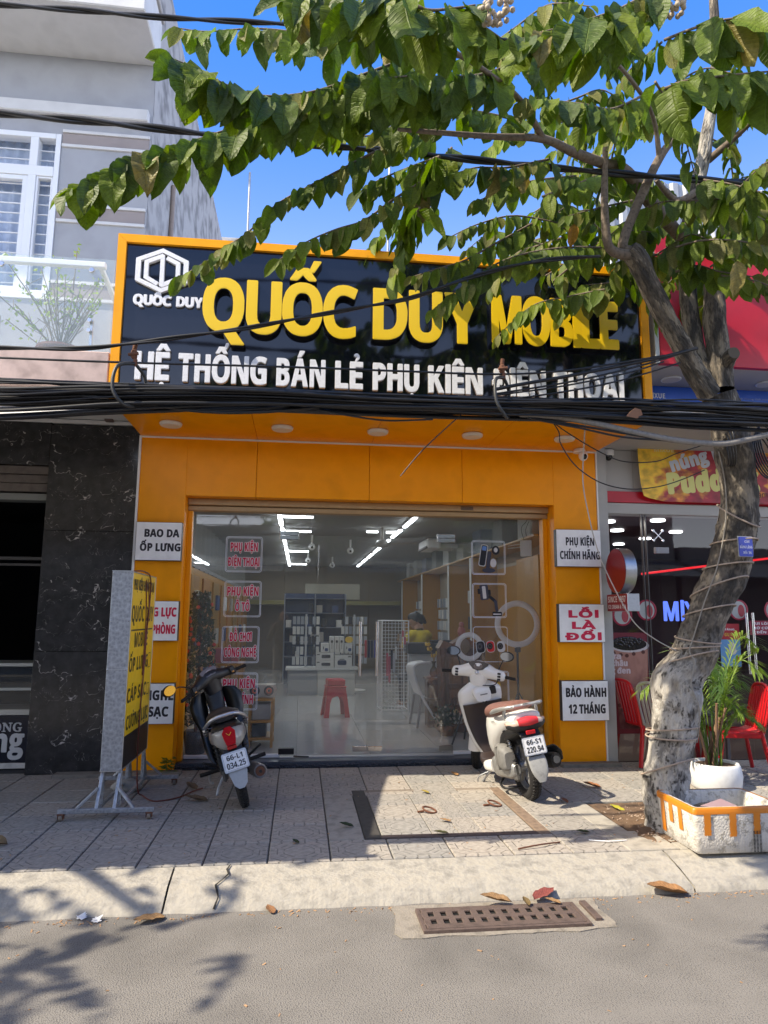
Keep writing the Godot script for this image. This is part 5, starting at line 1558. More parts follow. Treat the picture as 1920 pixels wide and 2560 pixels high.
func build_interior() -> void:
	var s: SurfaceTool
	var r := RandomNumberGenerator.new(); r.seed = 33
	for i in 7: led_tube(P3(-0.43,2.995, -2.5 - i * 1.42),1.05, true, "%s lit tube of the left dashed row along the shop ceiling" % ["nearest", "second", "third", "fourth", "fifth", "sixth", "farthest"][i], "left row of ceiling tubes")
	for i in 7: led_tube(P3(1.4,2.995, -2.4 - i * 1.42),1.05, true, "%s lit tube of the right dashed row along the shop ceiling" % ["nearest", "second", "third", "fourth", "fifth", "sixth", "farthest"][i], "right row of ceiling tubes")
	var zc := [-2.05,-3.7,-7.2,-10.9]
	var zs := ["nearest", "second", "third", "farthest"]
	for i in 4: led_tube(P3(-0.18,2.99, zc[i]),0.42, false, "%s of the crosswise lit tubes beside the left tube row" % zs[i], "crosswise ceiling tubes",0.06)
	for q in [[0.98,-3.55], [1.3,-3.6]]: led_tube(P3(q[0],2.99, q[1]),0.2, false, "short lit tube beside the ceiling fan, %s one" % ("left" if q[0] < 1.0 else "right"), "crosswise ceiling tubes",0.05)
	# dark dropped fittings between the rows
	var spots := ["nearest spot camera hanging from the ceiling", "second spot camera hanging from the ceiling", "third spot camera hanging from the ceiling", "spot camera nearest the back wall"]
	for i in 4:
		var t := thing("ceiling_camera", spots[i], "camera", P3([0.05,0.02,0.75,0.6][i],3.028, [-4.6,-7.6,-5.2,-9.0][i]),0.0, "small cameras on the shop ceiling")
		s = mb(); cyl(s, P3(0,-0.16,0), Vector3.ZERO,0.018,-1,8); obj("stem", s, M.white_plain, t)
		s = mb(); ball(s, P3(0,-0.2,0.0), P3(0.06,0.06,0.06),8,12); obj("head", s, M.white_plain, t)
		s = mb(); ball(s, P3(0,-0.21,0.045), P3(0.025,0.025,0.02),6,8); obj("lens", s, M.black_gloss, t)
	var fan := thing("ceiling_fan", "ceiling fan hanging right of the middle inside the shop", "ceiling fan", P3(1.12,3.028,-3.4))
	s = mb(); cyl(s, P3(0,-0.2,0), Vector3.ZERO,0.02,-1,10); lathe(s, [P2(0,-0.32), P2(0.09,-0.3), P2(0.11,-0.25), P2(0.08,-0.2), P2(0,-0.19)],20); obj("motor", s, M.plastic_grey, fan)
	for k in 3:
		s = mb(); var d := P3(cos(k * TAU / 3 + 0.3),0, sin(k * TAU / 3 + 0.3)); var n := P3(-d.z,0.12, d.x) * 0.06
		quad(s, d * 0.1 - n + P3(0,-0.25,0), d * 0.55 - n * 1.2 + P3(0,-0.25,0), d * 0.55 + n * 1.2 + P3(0,-0.25,0), d * 0.1 + n + P3(0,-0.25,0)); obj("blade", s, M.plastic_grey, fan)
	# orange wall linings and shelf dividers
	var wl := thing("wall_shelving", "orange shelving with hanging packets along the right inside wall", "shelves", P3(0, FLOOR,0))
	for q in [[-3.73,0.07], [-5.45,0.08], [-8.3,0.1], [-11.4,0.1]]:
		s = mb(); box(s, P3(2.62,0.0, q[0] - q[1]), P3(3.05,2.42, q[0]),0.004); obj("divider", s, M.shelf_orange, wl)
		s = mb(); box(s, P3(2.606,0.0, q[0] - q[1] - 0.01), P3(2.619,2.42, q[0] + 0.012),0.002); obj("edge_strip", s, M.card_white, wl)
	s = mb(); box(s, P3(3.03,0.0,-12.3), P3(3.05,2.42,-3.82)); obj("back_panel", s, mat(0.3,0.26,0.2,0.6), wl)
	s = mb(); box(s, P3(2.6,2.423,-12.3), P3(3.05,2.45,-0.6),0.003); obj("top_board", s, M.shelf_orange, wl)
	s = mb(); quad(s, P3(2.62,2.46,-0.7), P3(2.62,2.46,-12.2), P3(2.62,2.99,-12.2), P3(2.62,2.99,-0.7)); obj("upper_glass", s, M.glass_bal, wl)
	for i in 9:
		s = mb(); box(s, P3(2.66,2.455, -1.4 - i * 1.2), P3(2.98, 2.455 + r.randf_range(0.3,0.5), -0.9 - i * 1.2),0.01); obj("stored_box", s, [M.card_white, M.card_black, M.card_blue, M.plastic_grey][i % 4], wl)
	s = mb(); box(s, P3(2.6,0.0,-12.2), P3(3.03,0.85,-3.85),0.005); obj("lower_cupboard", s, mat(0.2,0.1,0.02,0.5), wl)
	for y in [1.06,1.3,1.54,1.78]:
		s = mb(); bar(s, P3(3.0, y + 0.0,-12.2), P3(3.0, y,-3.85),0.015,0.012); obj("hanging_rail", s, M.card_black, wl)
	s = mb()
	box(s, P3(3.028, FLOOR,-3.65), P3(3.05,2.42,-0.52)); obj("near_lining", s, M.shelf_orange, wl).position.y = -FLOOR
	s = mb(); box(s, P3(3.0,0.0,-2.55), P3(3.026,2.3,-1.6),0.004); obj("cupboard_door", s, mat(0.5,0.25,0.03,0.35), wl)
	var lw := thing("wall_cabinets", "orange cabinets with framed doors along the left inside wall", "cabinet", P3(0, FLOOR,0))
	s = mb(); box(s, P3(-1.73,0.0,-12.3), P3(-1.56,2.1,-0.6),0.004); obj("carcass", s, M.shelf_orange, lw)
	for i in 9:
		s = mb(); box(s, P3(-1.556,0.12, -1.45 - i * 1.2), P3(-1.53,2.0, -0.72 - i * 1.2),0.006); obj("door", s, mat(0.3 + 0.04 * (i % 3),0.17,0.035,0.35), lw)
		for k in 3:
			s = mb(); box(s, P3(-1.53, 0.45 + k * 0.55, -1.3 - i * 1.2), P3(-1.49, 0.7 + k * 0.55, -1.0 - i * 1.2),0.006); obj("packet", s, [M.card_white, M.plastic_grey, M.card_blue][(i + k) % 3], lw)
	s = mb(); quad(s, P3(-1.5,2.14,-12), P3(-1.5,2.14,-0.6), P3(-1.5,2.82,-0.6), P3(-1.5,2.82,-12)); obj("upper_glass", s, M.glass_bal, lw)
	s = mb()
	s.set_smooth_group(0)
	for i in 120:
		var za := -0.7 - i * 0.09; var zb := za - 0.09
		quad(s, P3(-1.6 + 0.03 * sin(i * 1.1),2.12, zb), P3(-1.6 + 0.03 * sin((i - 1) * 1.1),2.12, za), P3(-1.6 + 0.03 * sin((i - 1) * 1.1),2.82, za), P3(-1.6 + 0.03 * sin(i * 1.1),2.82, zb))
	obj("grey_curtain", s, mat(0.3,0.31,0.32,0.8), lw)
	# packets hanging in rows on the right wall
	var pm := [M.card_white, mat(0.5,0.52,0.54,0.5), mat(0.68,0.66,0.62,0.5), mat(0.3,0.33,0.38,0.5)]
	var proto := mb(); box(proto, P3(-0.016,-0.095,-0.045), P3(0.016,0.095,0.045),0.003); var pmesh := done(proto)
	for bay in [[-5.7,17, "white packet hanging in the middle bay of the right wall", "white packets in the middle bay"], [-8.6,18, "white packet hanging in the farther bay of the right wall", "white packets in the farther bay"]]:
		for row in 4:
			for i in bay[1]:
				if r.randf() < 0.06: continue
				var o := solo("phone_packet", pmesh, pm[r.randi() % 4], bay[2], "packet", bay[3])
				o.position = P3(2.955 + r.randf_range(-0.02,0.01), FLOOR + 1.76 - row * 0.24, bay[0] - i * 0.148)
				o.rotation = P3(r.randf_range(-0.05,0.05), r.randf_range(-0.15,0.15),0)
	for row in 2:
		for i in 12:
			var o := solo("phone_packet", pmesh, M.card_white if row == 0 and i > 9 else M.card_black, "dark packet hanging in the nearest bay of the right wall" if not (row == 0 and i > 9) else "pale packet among the dark ones in the nearest bay", "packet", "packets in the nearest bay")
			o.position = P3(2.95, FLOOR + 1.83 - row * 0.47, -3.95 - i * 0.118); o.scale = P3(1,1.2,0.9)
	# air conditioner
	var ac := thing("air_conditioner", "white air conditioner high on the right inside wall", "air conditioner", P3(2.2,2.84,-5.0))
	s = mb(); box(s, P3(-0.16,0,-0.42), P3(0.1,0.18,0.42),0.03); obj("body", s, M.white_plain, ac)
	s = mb(); box(s, P3(-0.165,0.005,-0.4), P3(-0.09,0.05,0.4),0.01); obj("vent", s, M.card_black, ac)
	s = mb(); box(s, P3(0.09,0.02,-0.3), P3(0.42,0.1,0.3),0.01); obj("bracket", s, M.card_white, ac)
	# small white box on a wire by the glass
	var wb := thing("router_box", "small white wired box on the orange wall inside the right pane", "router", P3(2.62,2.5,-0.95),-0.4)
	s = mb(); box(s, P3(-0.07,-0.1,-0.02), P3(0.07,0.1,0.02),0.006); obj("case", s, M.card_white, wb)
	s = mb(); tube(s, smooth_path([P3(-0.02,0.1,0), P3(-0.05,0.25,0.02), P3(0.02,0.35,0.0), P3(0.05,0.5,0)],4),0.004,5); tube(s, smooth_path([P3(0.03,0.1,0), P3(0.0,0.22,0.02), P3(0.05,0.36,0.0), P3(0.04,0.5,0)],4),0.004,5); obj("wires", s, M.cable, wb)
	s = mb(); bar(s, P3(-0.22,0.03,0.02), P3(-0.02,0.06,0.02),0.01,0.01); bar(s, P3(-0.22,0.0,0.02), P3(-0.02,0.02,0.02),0.01,0.01); obj("aerial", s, M.card_white, wb)
	# back of the room
	var bk := thing("back_shelf", "dark blue shelving against the back wall of the shop", "shelves", P3(0, FLOOR,-9.5))
	for i in 5:
		s = mb(); box(s, P3(-0.5, 0.5 + i * 0.34,-0.2), P3(0.95, 0.52 + i * 0.34,0.15),0.003); obj("shelf_board", s, mat(0.14,0.16,0.22,0.4), bk)
	s = mb(); box(s, P3(-0.5,0,-0.22), P3(0.95,2.0,-0.2)); obj("back_panel", s, mat(0.03,0.05,0.12,0.4), bk)
	for x in [-0.5,0.22,0.94]:
		s = mb(); box(s, P3(x,0,-0.2), P3(x + 0.025,1.98,0.16),0.003); obj("upright", s, mat(0.25,0.27,0.32,0.4), bk)
	for i in 18:
		var w := r.randf_range(0.08,0.16); var x := r.randf_range(-0.45,0.8); var sh := r.randi() % 4
		s = mb(); box(s, P3(x, 0.522 + sh * 0.34,-0.1), P3(x + w, 0.522 + sh * 0.34 + r.randf_range(0.1,0.24), 0.1 + r.randf() * 0.03),0.003); obj("carton", s, [M.card_blue, M.card_black, M.card_white, M.plastic_grey][r.randi() % 4], bk)
	var band := thing("wall_sign", "pale lettered panel high on the back wall of the shop", "sign", P3(0.75,2.1,-11.9))
	s = mb(); box(s, P3(-0.75,0,0), P3(0.75,0.42,0.03),0.004); obj("panel", s, mat(0.32,0.3,0.24,0.5), band)
	simple_box("bulkhead", P3(-1.5,1.95,-12.3), P3(2.6,2.06,-11.6), mat(0.2,0.18,0.06,0.5), "olive bulkhead below the pale panel at the back of the shop", "beam")
	# counter with speaker cartons
	var ctr := thing("back_counter", "white counter holding boxed speakers at the back of the shop", "counter", P3(0.33, FLOOR,-6.35))
	s = mb(); box(s, P3(-0.7,0.46,-0.3), P3(0.68,0.5,0.32),0.006); obj("top", s, M.card_white, ctr)
	s = mb(); box(s, P3(-0.1,0.0,-0.28), P3(0.6,0.46,0.29),0.006); obj("front", s, mat(0.5,0.5,0.47,0.5), ctr)
	s = mb(); box(s, P3(-0.66,0.0,-0.28), P3(-0.102,0.46,0.25),0.006); obj("side", s, mat(0.3,0.32,0.34,0.5), ctr)
	var speaker := func(called: String, lo: Vector2, hi: Vector2, label: String, pic: Array) -> void:
		var t := thing(called, label, "box", P3((lo.x + hi.x) * 0.5, lo.y,-6.2),0.0, "boxed goods on the back counter")
		var w := (hi.x - lo.x) * 0.5 - 0.004; var h := hi.y - lo.y - 0.003
		var q := mb(); box(q, P3(-w,0,-0.14), P3(w, h,0.14),0.004); obj("carton", q, M.card_white, t)
		for p in pic:
			q = mb(); prism(q, tilt(rounded(p[2] * w * 2, p[3] * h, minf(p[2] * w, p[3] * h * 0.5) * 0.6),0, p[0] * w, p[1] * h),0.1405,0.142); obj("printed_picture", q, p[4], t)
	speaker.call("speaker_carton", P2(0.193,0.69), P2(0.537,0.832), "lower left boxed long speaker on the back counter", [[0.1,0.5,0.5,0.4, M.card_black], [-0.75,0.75,0.15,0.12, M.card_black]])
	speaker.call("speaker_carton", P2(0.193,0.834), P2(0.537,0.975), "upper left boxed long speaker, stacked on another", [[0.1,0.5,0.5,0.45, M.card_black], [-0.75,0.75,0.15,0.12, M.card_black]])
	speaker.call("speaker_carton", P2(0.542,0.69), P2(0.876,0.93), "boxed blue speaker with a handle on the right of the counter", [[-0.15,0.42,0.52,0.38, mat(0.03,0.04,0.08,0.4)], [-0.15,0.68,0.3,0.06, M.card_black], [0.72,0.88,0.18,0.08, M.card_black]])
	speaker.call("earphone_carton", P2(0.281,0.978), P2(0.44,1.15), "white boxed earphones left of the tall cartons", [[-0.4,0.5,0.1,0.3, M.card_black], [0.35,0.3,0.4,0.35, M.card_blue]])
	for i in 3: speaker.call("microphone_carton", P2(0.444 + i * 0.092,0.978), P2(0.533 + i * 0.092,1.279), "%s of three tall microphone cartons on the counter" % ["left", "middle", "right"][i], [[0,0.68,0.5,0.16, M.card_black], [0,0.4,0.22,0.4, M.plastic_grey]])
	speaker.call("earphone_carton", P2(0.722,0.978), P2(0.88,1.15), "white boxed earphones right of the tall cartons", [[-0.4,0.5,0.1,0.3, M.card_black], [0.35,0.3,0.4,0.35, M.card_blue]])
	var tag_o := mb(); prism(tag_o, ell(0,0,0.075,0.06,20),0,0.006); var tg := solo("price_tag", tag_o, M.gold, "yellow oval tag above the right boxed earphones", "tag"); tg.position = P3(0.81,1.215,-6.06)
	# revolving racks of packets left and right of the counter
	for q in [[0.0, "packet rack with a pale post left of the boxed speakers",-6.45], [0.95, "packet rack to the right behind the boxed speakers",-6.75]]:
		var rk := thing("packet_rack", q[1], "display rack", P3(q[0], FLOOR, q[2]))
		s = mb(); box(s, P3(-0.018,0.0,0.15), P3(0.018,1.5,0.18),0.003); obj("post", s, mat(0.45,0.47,0.5,0.4), rk)
		s = mb(); cyl(s, P3(0,0,0), P3(0,0.03,0),0.25,-1,20); obj("foot", s, M.card_white, rk)
		for row in 5:
			for i in 7:
				s = mb(); bxc(s, P3((i - 3) * 0.075, 0.62 + row * 0.19, 0.11 + r.randf() * 0.04), P3(0.06,0.15,0.02),0.002); obj("packet", s, [M.card_black, pm[0], pm[1], pm[3], M.card_black][r.randi() % 5], rk)
	# hanging goods further right behind the wire rack
	for i in 4: simple_box("hanging_strap", P3(1.0 + i * 0.055,0.95,-4.9), P3(1.04 + i * 0.055,1.25,-4.87), [mat(0.4,0.05,0.05,0.5), mat(0.02,0.025,0.06,0.5), mat(0.02,0.025,0.05,0.5), mat(0.03,0.03,0.25,0.5)][i], ["red", "dark blue", "black", "bright blue"][i] + " strap hanging behind the white wire rack", "strap", "straps behind the wire rack",0.008)
	# white wire rack
	var wr := thing("wire_rack", "white wire grid display rack hung with small goods inside the door", "display rack", P3(1.35, FLOOR,-3.9))
	s = mb()
	for p in [[P3(-0.2,0,-0.25), P3(-0.2,1.4,-0.25)], [P3(-0.18,0,0.15), P3(-0.18,1.4,0.15)], [P3(0.24,0,0.17), P3(0.24,1.4,0.17)], [P3(0.22,0,-0.22), P3(0.22,1.4,-0.22)]]: cyl(s, p[0], p[1],0.011,-1,8)
	for y in [0.03,1.4]:
		tube(s, [P3(-0.2, y,-0.25), P3(-0.18, y,0.15), P3(0.24, y,0.17), P3(0.22, y,-0.22)],0.01,6, false, true)
	obj("frame", s, M.white_plain, wr)
	s = mb()
	for i in 8: tube(s, [P3(-0.18 + 0.052 * i,0.03,0.15), P3(-0.18 + 0.052 * i,1.4, 0.15 + 0.0025 * i)],0.0035,4)
	for i in 24: tube(s, [P3(-0.18, 0.09 + 0.055 * i,0.15), P3(0.24, 0.09 + 0.055 * i,0.17)],0.0035,4)
	for i in 6: tube(s, [P3(-0.2 + 0.004 * i,0.03, -0.25 + 0.07 * i), P3(-0.2 + 0.004 * i,1.4, -0.25 + 0.07 * i)],0.0035,4)
	obj("grid", s, M.white_plain, wr).set_meta("kind", "stuff")
	for i in 9:
		var c: Material = [mat(0.55,0.12,0.16,0.5), mat(0.5,0.1,0.14,0.5), mat(0.03,0.03,0.04,0.5), mat(0.5,0.5,0.55,0.5), M.card_white, mat(0.35,0.25,0.15,0.4), mat(0.4,0.4,0.38,0.3)][i % 7]
		var o := mb(); var x := -0.1 + 0.035 * i; var y: float = [0.9,0.85,0.95,0.9,1.0,1.2,1.18,1.25,1.15][i]; var l: float = [0.35,0.4,0.3,0.3,0.2,0.12,0.14,0.1,0.12][i]
		box(o, P3(x - 0.016, y - l,0.18), P3(x + 0.016, y,0.2),0.006)
		solo("hanging_goods", o, c, "small %s hanging on the white wire rack, number %s from its left" % [["pink strap", "rose strap", "black strap", "grey strap", "white card", "brown charm", "clear charm"][i % 7], ["one", "two", "three", "four", "five", "six", "seven", "eight", "nine"][i]], "strap", "goods on the wire rack").position = P3(1.35, FLOOR,-3.9)
	# red stool stack
	var st := thing("plastic_stool", "red plastic stool standing alone on the shop floor behind the glass door", "stool", P3(0.425, FLOOR,-3.35),0.12)
	for k in 4:
		s = mb(); var a := k * PI / 2
		var xf := Transform3D(Basis(Vector3.UP, a), Vector3.ZERO)
		# one side: two leg strips, an arch over the opening
		var pl := [P2(-0.19,0), P2(-0.12,0), P2(-0.1,0.2), P2(-0.07,0.28), P2(0,0.305), P2(0.07,0.28), P2(0.1,0.2), P2(0.12,0), P2(0.19,0), P2(0.135,0.43), P2(-0.135,0.43)]
		var lean := Transform3D(Basis(Vector3.RIGHT,0.127), P3(0,0,0.185))
		prism(s, pl,-0.01,0.0, xf * Transform3D(Basis(Vector3.RIGHT,-0.127), P3(0,0,0.19))); obj("side", s, M.red, st)
	s = mb(); box(s, P3(-0.15,0.42,-0.15), P3(0.15,0.445,0.15),0.012); obj("seat", s, M.red, st)
	s = mb(); box(s, P3(-0.13,0.446,-0.13), P3(0.13,0.54,0.13),0.014); obj("stacked_seat", s, M.red, st)
	# left window corner: orange fruit tree, cabinets, red tins, round eyed speaker
	var tr := thing("kumquat_tree", "dark green potted tree dotted with orange red fruit behind the left pane", "plant", P3(-1.22, FLOOR,-0.66))
	s = mb(); lathe(s, [P2(0,0), P2(0.1,0), P2(0.13,0.22), P2(0.11,0.24), P2(0,0.22)],16); obj("pot", s, M.card_black, tr)
	s = mb(); tube(s, [P3(0,0.2,0), P3(0.01,1.0,0), P3(0,1.7,0)], [0.02,0.016,0.008],6); obj("stem", s, M.brown_wood, tr)
	s = mb()
	for i in 1500:
		var y := r.randf_range(0.3,1.72); var rad := 0.07 + 0.09 * sin(clampf((1.8 - y) / 1.5,0,1) * PI * 0.75)
		var a := r.randf() * TAU; var d := sqrt(r.randf()) * rad * 1.15
		var q := P3(cos(a) * d, y, sin(a) * d)
		var b := Basis.from_euler(P3(r.randf() * 6, r.randf() * 6, r.randf() * 6))
		quad(s, q + b * P3(-0.014,0,0), q + b * P3(0,0.004,0.034), q + b * P3(0.014,0,0), q + b * P3(0,0.004,-0.034))
	obj("foliage", s, mat(0.025,0.05,0.02,0.5), tr).set_meta("kind", "stuff")
	for i in 30:
		var y := r.randf_range(0.45,1.65); var a := r.randf_range(-0.5, PI + 0.3); var rad := 0.1 + 0.07 * sin(clampf((1.8 - y) / 1.5,0,1) * PI * 0.75)
		s = mb(); ball(s, P3(cos(a) * rad, y, sin(a) * rad), Vector3.ONE * 0.021,6,10); obj("fruit", s, mat(0.7,0.06,0.025,0.4), tr)
	var cab := func(x0: float, x1: float, h: float, z: float, label: String) -> void:
		var c := thing("display_cabinet", label, "cabinet", P3((x0 + x1) * 0.5, FLOOR, z))
		var w := (x1 - x0) * 0.5; var q := mb()
		for d: float in [-1.0,1.0]:
			for e in [0.0,-0.4]: box(q, P3(d * w - (0.03 if d > 0 else 0.0),0, e - 0.03), P3(d * w + (0.03 if d < 0 else 0.0), h - 0.034, e),0.003)
		obj("posts", q, M.shelf_orange, c)
		for y in [0.08, h * 0.5, h - 0.03]:
			q = mb(); box(q, P3(-w, y,-0.43), P3(w, y + 0.03,0.003),0.003); obj("shelf", q, M.shelf_orange, c)
		q = mb(); box(q, P3(-w + 0.04, h * 0.5 + 0.03,-0.38), P3(w - 0.04, h * 0.5 + 0.2,-0.04),0.006); obj("carton", q, M.plastic_grey, c)
		q = mb(); box(q, P3(-w + 0.04,0.11,-0.38), P3(w - 0.08, 0.11 + h * 0.25,-0.06),0.006); obj("carton", q, M.card_black, c)
	cab.call(-1.08,-0.78,0.93,-0.92, "orange framed cabinet just inside the left pane holding the red tins")
	cab.call(-0.68,-0.4,0.54,-0.9, "lower orange framed cabinet holding the speaker with round red eyes")
	var tins := thing("red_tin_rack", "clear box of red packets on the taller cabinet behind the left pane", "box", P3(-0.95, FLOOR + 0.932,-1.05))
	for i in 3:
		s = mb(); box(s, P3(-0.135 + i * 0.09,0,-0.1), P3(-0.052 + i * 0.09,0.165,0.1),0.006); obj("packet", s, mat(0.4,0.1,0.1,0.3), tins)
	var owl := thing("round_eyed_speaker", "pale boxy speaker with two round red cones like eyes", "speaker", P3(-0.54, FLOOR + 0.542,-1.08))
	s = mb(); prism(s, [P2(-0.14,0), P2(0.14,0), P2(0.165,0.06), P2(0.15,0.14), P2(-0.15,0.14), P2(-0.165,0.06)],-0.1,0.1); obj("body", s, mat(0.5,0.44,0.36,0.4), owl)
	for x in [-0.08,0.08]:
		s = mb(); torus(s, P3(x,0.075,0.102), P3(0,0,1),0.045,0.012,24,8); obj("cone_rim", s, M.card_black, owl)
		s = mb(); torus(s, P3(x,0.075,0.102), P3(0,0,1),0.025,0.009,20,8); obj("cone_ring", s, mat(0.7,0.12,0.06,0.4), owl)
		s = mb(); ball(s, P3(x,0.075,0.1), P3(0.014,0.014,0.01),6,10); obj("cone_centre", s, M.card_black, owl)
	# right window corner: carved altar, vase, pots, white chair, ring lights
	var al := thing("carved_altar", "carved dark brown wooden altar cabinet behind the white scooter", "altar", P3(1.95, FLOOR,-1.95))
	s = mb(); box(s, P3(-0.26,0,-0.3), P3(0.4,0.12,0.2),0.012); obj("plinth", s, M.brown_wood_light, al)
	s = mb(); box(s, P3(-0.2,0.12,-0.3), P3(0.36,1.06,0.1),0.006); obj("body", s, M.brown_wood, al)
	for x in [-0.2,0.33]:
		s = mb()
		lathe(s, [P2(0.03,0.12), P2(0.045,0.16), P2(0.03,0.22), P2(0.032,0.5), P2(0.045,0.56), P2(0.03,0.62), P2(0.032,0.95), P2(0.046,1.0), P2(0.04,1.06)],14, Transform3D(Basis.IDENTITY, P3(x,0,0.13))); obj("column", s, M.brown_wood, al)
	for q in [[-0.12,0.2], [0.07,0.2], [-0.12,0.6], [0.07,0.6]]:
		s = mb(); box(s, P3(q[0], q[1],0.1), P3(q[0] + 0.17, q[1] + 0.34,0.118),0.012); obj("carved_panel", s, M.brown_wood_light, al)
		s = mb(); torus(s, P3(q[0] + 0.085, q[1] + 0.17,0.12), P3(0,0,1),0.05,0.014,18,6); ball(s, P3(q[0] + 0.085, q[1] + 0.17,0.118), P3(0.025,0.04,0.014),6,8); obj("carving", s, M.brown_wood, al)
	s = mb(); prism(s, [P2(-0.26,1.06), P2(0.42,1.06), P2(0.36,1.16), P2(0.24,1.12), P2(0.08,1.22), P2(-0.08,1.12), P2(-0.2,1.16)],-0.1,0.16); obj("crest", s, M.brown_wood_light, al)
	s = mb(); ball(s, P3(0,0.075,0), P3(0.055,0.075,0.04),8,10); ball(s, P3(0,0.165,0), P3(0.036,0.04,0.035),8,10)
	solo("figurine", s, mat(0.5,0.18,0.14,0.4), "small pink seated figurine on top of the altar cabinet", "figurine").position = P3(2.03, FLOOR + 1.2,-1.95)
	var pd := thing("wooden_stand", "carved square wooden stand under the yellow flower vase", "stand", P3(1.72, FLOOR,-2.3))
	s = mb(); box(s, P3(-0.11,0,-0.11), P3(0.11,0.62,0.11),0.006); obj("body", s, M.brown_wood, pd)
	s = mb(); box(s, P3(-0.13,0.62,-0.13), P3(0.13,0.65,0.13),0.006); obj("top", s, M.brown_wood_light, pd)
	for y in [0.08,0.36]:
		s = mb(); box(s, P3(-0.08, y,0.11), P3(0.08, y + 0.2,0.118),0.004); obj("carved_panel", s, M.brown_wood_light, pd)
	var vs := thing("flower_vase", "brown vase of yellow flowers on the carved stand", "vase", P3(1.72, FLOOR + 0.652,-2.3))
	s = mb(); lathe(s, [P2(0,0), P2(0.045,0), P2(0.06,0.05), P2(0.05,0.1), P2(0.022,0.14), P2(0.02,0.18), P2(0.035,0.21), P2(0,0.2)],20); obj("vase", s, mat(0.09,0.06,0.02,0.2), vs)
	for i in 5:
		var a := -1.2 + i * 0.6; var h := 0.36 + 0.08 * cos(i * 1.4)
		var tip := P3(sin(a) * 0.1, h, cos(i * 2.0) * 0.04)
		s = mb(); tube(s, smooth_path([P3(0,0.18,0), P3(tip.x * 0.3,0.3, tip.z), tip],3),0.005,5); obj("stem", s, mat(0.35,0.2,0.06,0.5), vs)
		s = mb()
		for k in 7: ball(s, tip + P3(cos(k * 0.9) * 0.022, sin(k * 1.9) * 0.012, sin(k * 0.9) * 0.022), P3(0.02,0.018,0.02),5,7)
		obj("flower", s, M.gold, vs)
	var bud := thing("bud_plant", "dark plant with white buds in a pot at the foot of the altar", "plant", P3(1.74, FLOOR,-1.55))
	s = mb(); lathe(s, [P2(0,0), P2(0.08,0), P2(0.1,0.12), P2(0,0.12)],16); obj("pot", s, M.brown_wood_light, bud)
	s = mb()
	for i in 260:
		var q := P3(r.randfn() * 0.07, 0.22 + r.randfn() * 0.06, r.randfn() * 0.06); var b := Basis.from_euler(P3(r.randf() * 6, r.randf() * 6, r.randf() * 6))
		quad(s, q + b * P3(-0.015,0,0), q + b * P3(0,0,0.035), q + b * P3(0.015,0,0), q + b * P3(0,0,-0.035))
	obj("foliage", s, mat(0.03,0.05,0.025,0.5), bud).set_meta("kind", "stuff")
	for i in 16:
		s = mb(); ball(s, P3(r.randfn() * 0.06, 0.24 + r.randfn() * 0.05, 0.05 + r.randf() * 0.05), Vector3.ONE * 0.016,5,8); obj("bud", s, mat(0.55,0.45,0.35,0.5), bud)
	var bw := thing("fruit_bowl", "white footed bowl of fruit beside the bud plant", "bowl", P3(1.92, FLOOR + 0.12,-1.72))
	s = mb(); lathe(s, [P2(0.06,0), P2(0.05,0.03), P2(0.06,0.06), P2(0.1,0.1), P2(0.095,0.105), P2(0,0.07)],20); obj("bowl", s, mat(0.55,0.57,0.6,0.3), bw)
	for q in [[-0.03,0.13,0.048, mat(0.65,0.5,0.25,0.4)], [0.045,0.125,0.04, mat(0.5,0.2,0.12,0.4)]]:
		s = mb(); ball(s, P3(q[0], q[1],0), Vector3.ONE * q[2],8,12); obj("fruit", s, q[3], bw)
	var wc := thing("white_chair", "white plastic chair seen edge on between the wire rack and the altar", "chair", P3(1.62, FLOOR,-2.35),0.1)
	s = mb()
	var prof := smooth_path([P3(-0.02,0.86,0), P3(-0.2,0.83,0), P3(-0.23,0.72,0), P3(-0.15,0.5,0), P3(-0.11,0.42,0), P3(0.0,0.38,0), P3(0.16,0.39,0)],4)
	for i in prof.size() - 1:
		quad(s, prof[i] + P3(0,0,0.2), prof[i + 1] + P3(0,0,0.2), prof[i + 1] - P3(0,0,0.2), prof[i] - P3(0,0,0.2))
	tube(s, smooth_path([P3(0.0,0.86,0.2), P3(-0.2,0.83,0.21), P3(-0.23,0.72,0.21), P3(-0.13,0.44,0.21), P3(0.0,0.22,0.2), P3(0.13,0.02,0.2)],5),0.017,8); obj("shell", s, M.white_plain, wc)
	for q in [[-0.12,0.2], [-0.12,-0.2], [0.16,-0.2]]:
		s = mb(); bar(s, P3(q[0] * 1.5,0.0, q[1]), P3(q[0],0.4, q[1] * 0.9),0.03,0.03,0.004); obj("leg", s, mat(0.25,0.25,0.25,0.5), wc)
	for q in [[2.48,1.58,0.245,0.036, "large white ring light on a black tripod right of the white scooter"], [1.885,1.31,0.14,0.03, "smaller white ring light hanging beside the altar"]]:
		var rl := thing("ring_light", q[4], "ring light", P3(q[0], FLOOR,-0.92))
		var cy: float = q[1] - FLOOR
		s = mb(); torus(s, P3(0, cy,0), P3(0,0,1), q[2], q[3],44,12,0.5); obj("ring", s, mat(0.72,0.74,0.76,0.4), rl)
		s = mb(); cyl(s, P3(0,0.35,-0.02), P3(0, cy - q[2] - q[3] * 0.8,-0.02),0.013,-1,10); box(s, P3(-0.03, cy - q[2] - 0.09,-0.04), P3(0.03, cy - q[2] - 0.03,0.02),0.008); obj("pole", s, M.black, rl)
		for k in 3:
			var a := k * TAU / 3 + 0.5
			s = mb(); bar(s, P3(0,0.6,-0.02), P3(cos(a) * 0.3,0.01, sin(a) * 0.28),0.02,0.014,0.003); obj("leg", s, M.black, rl)
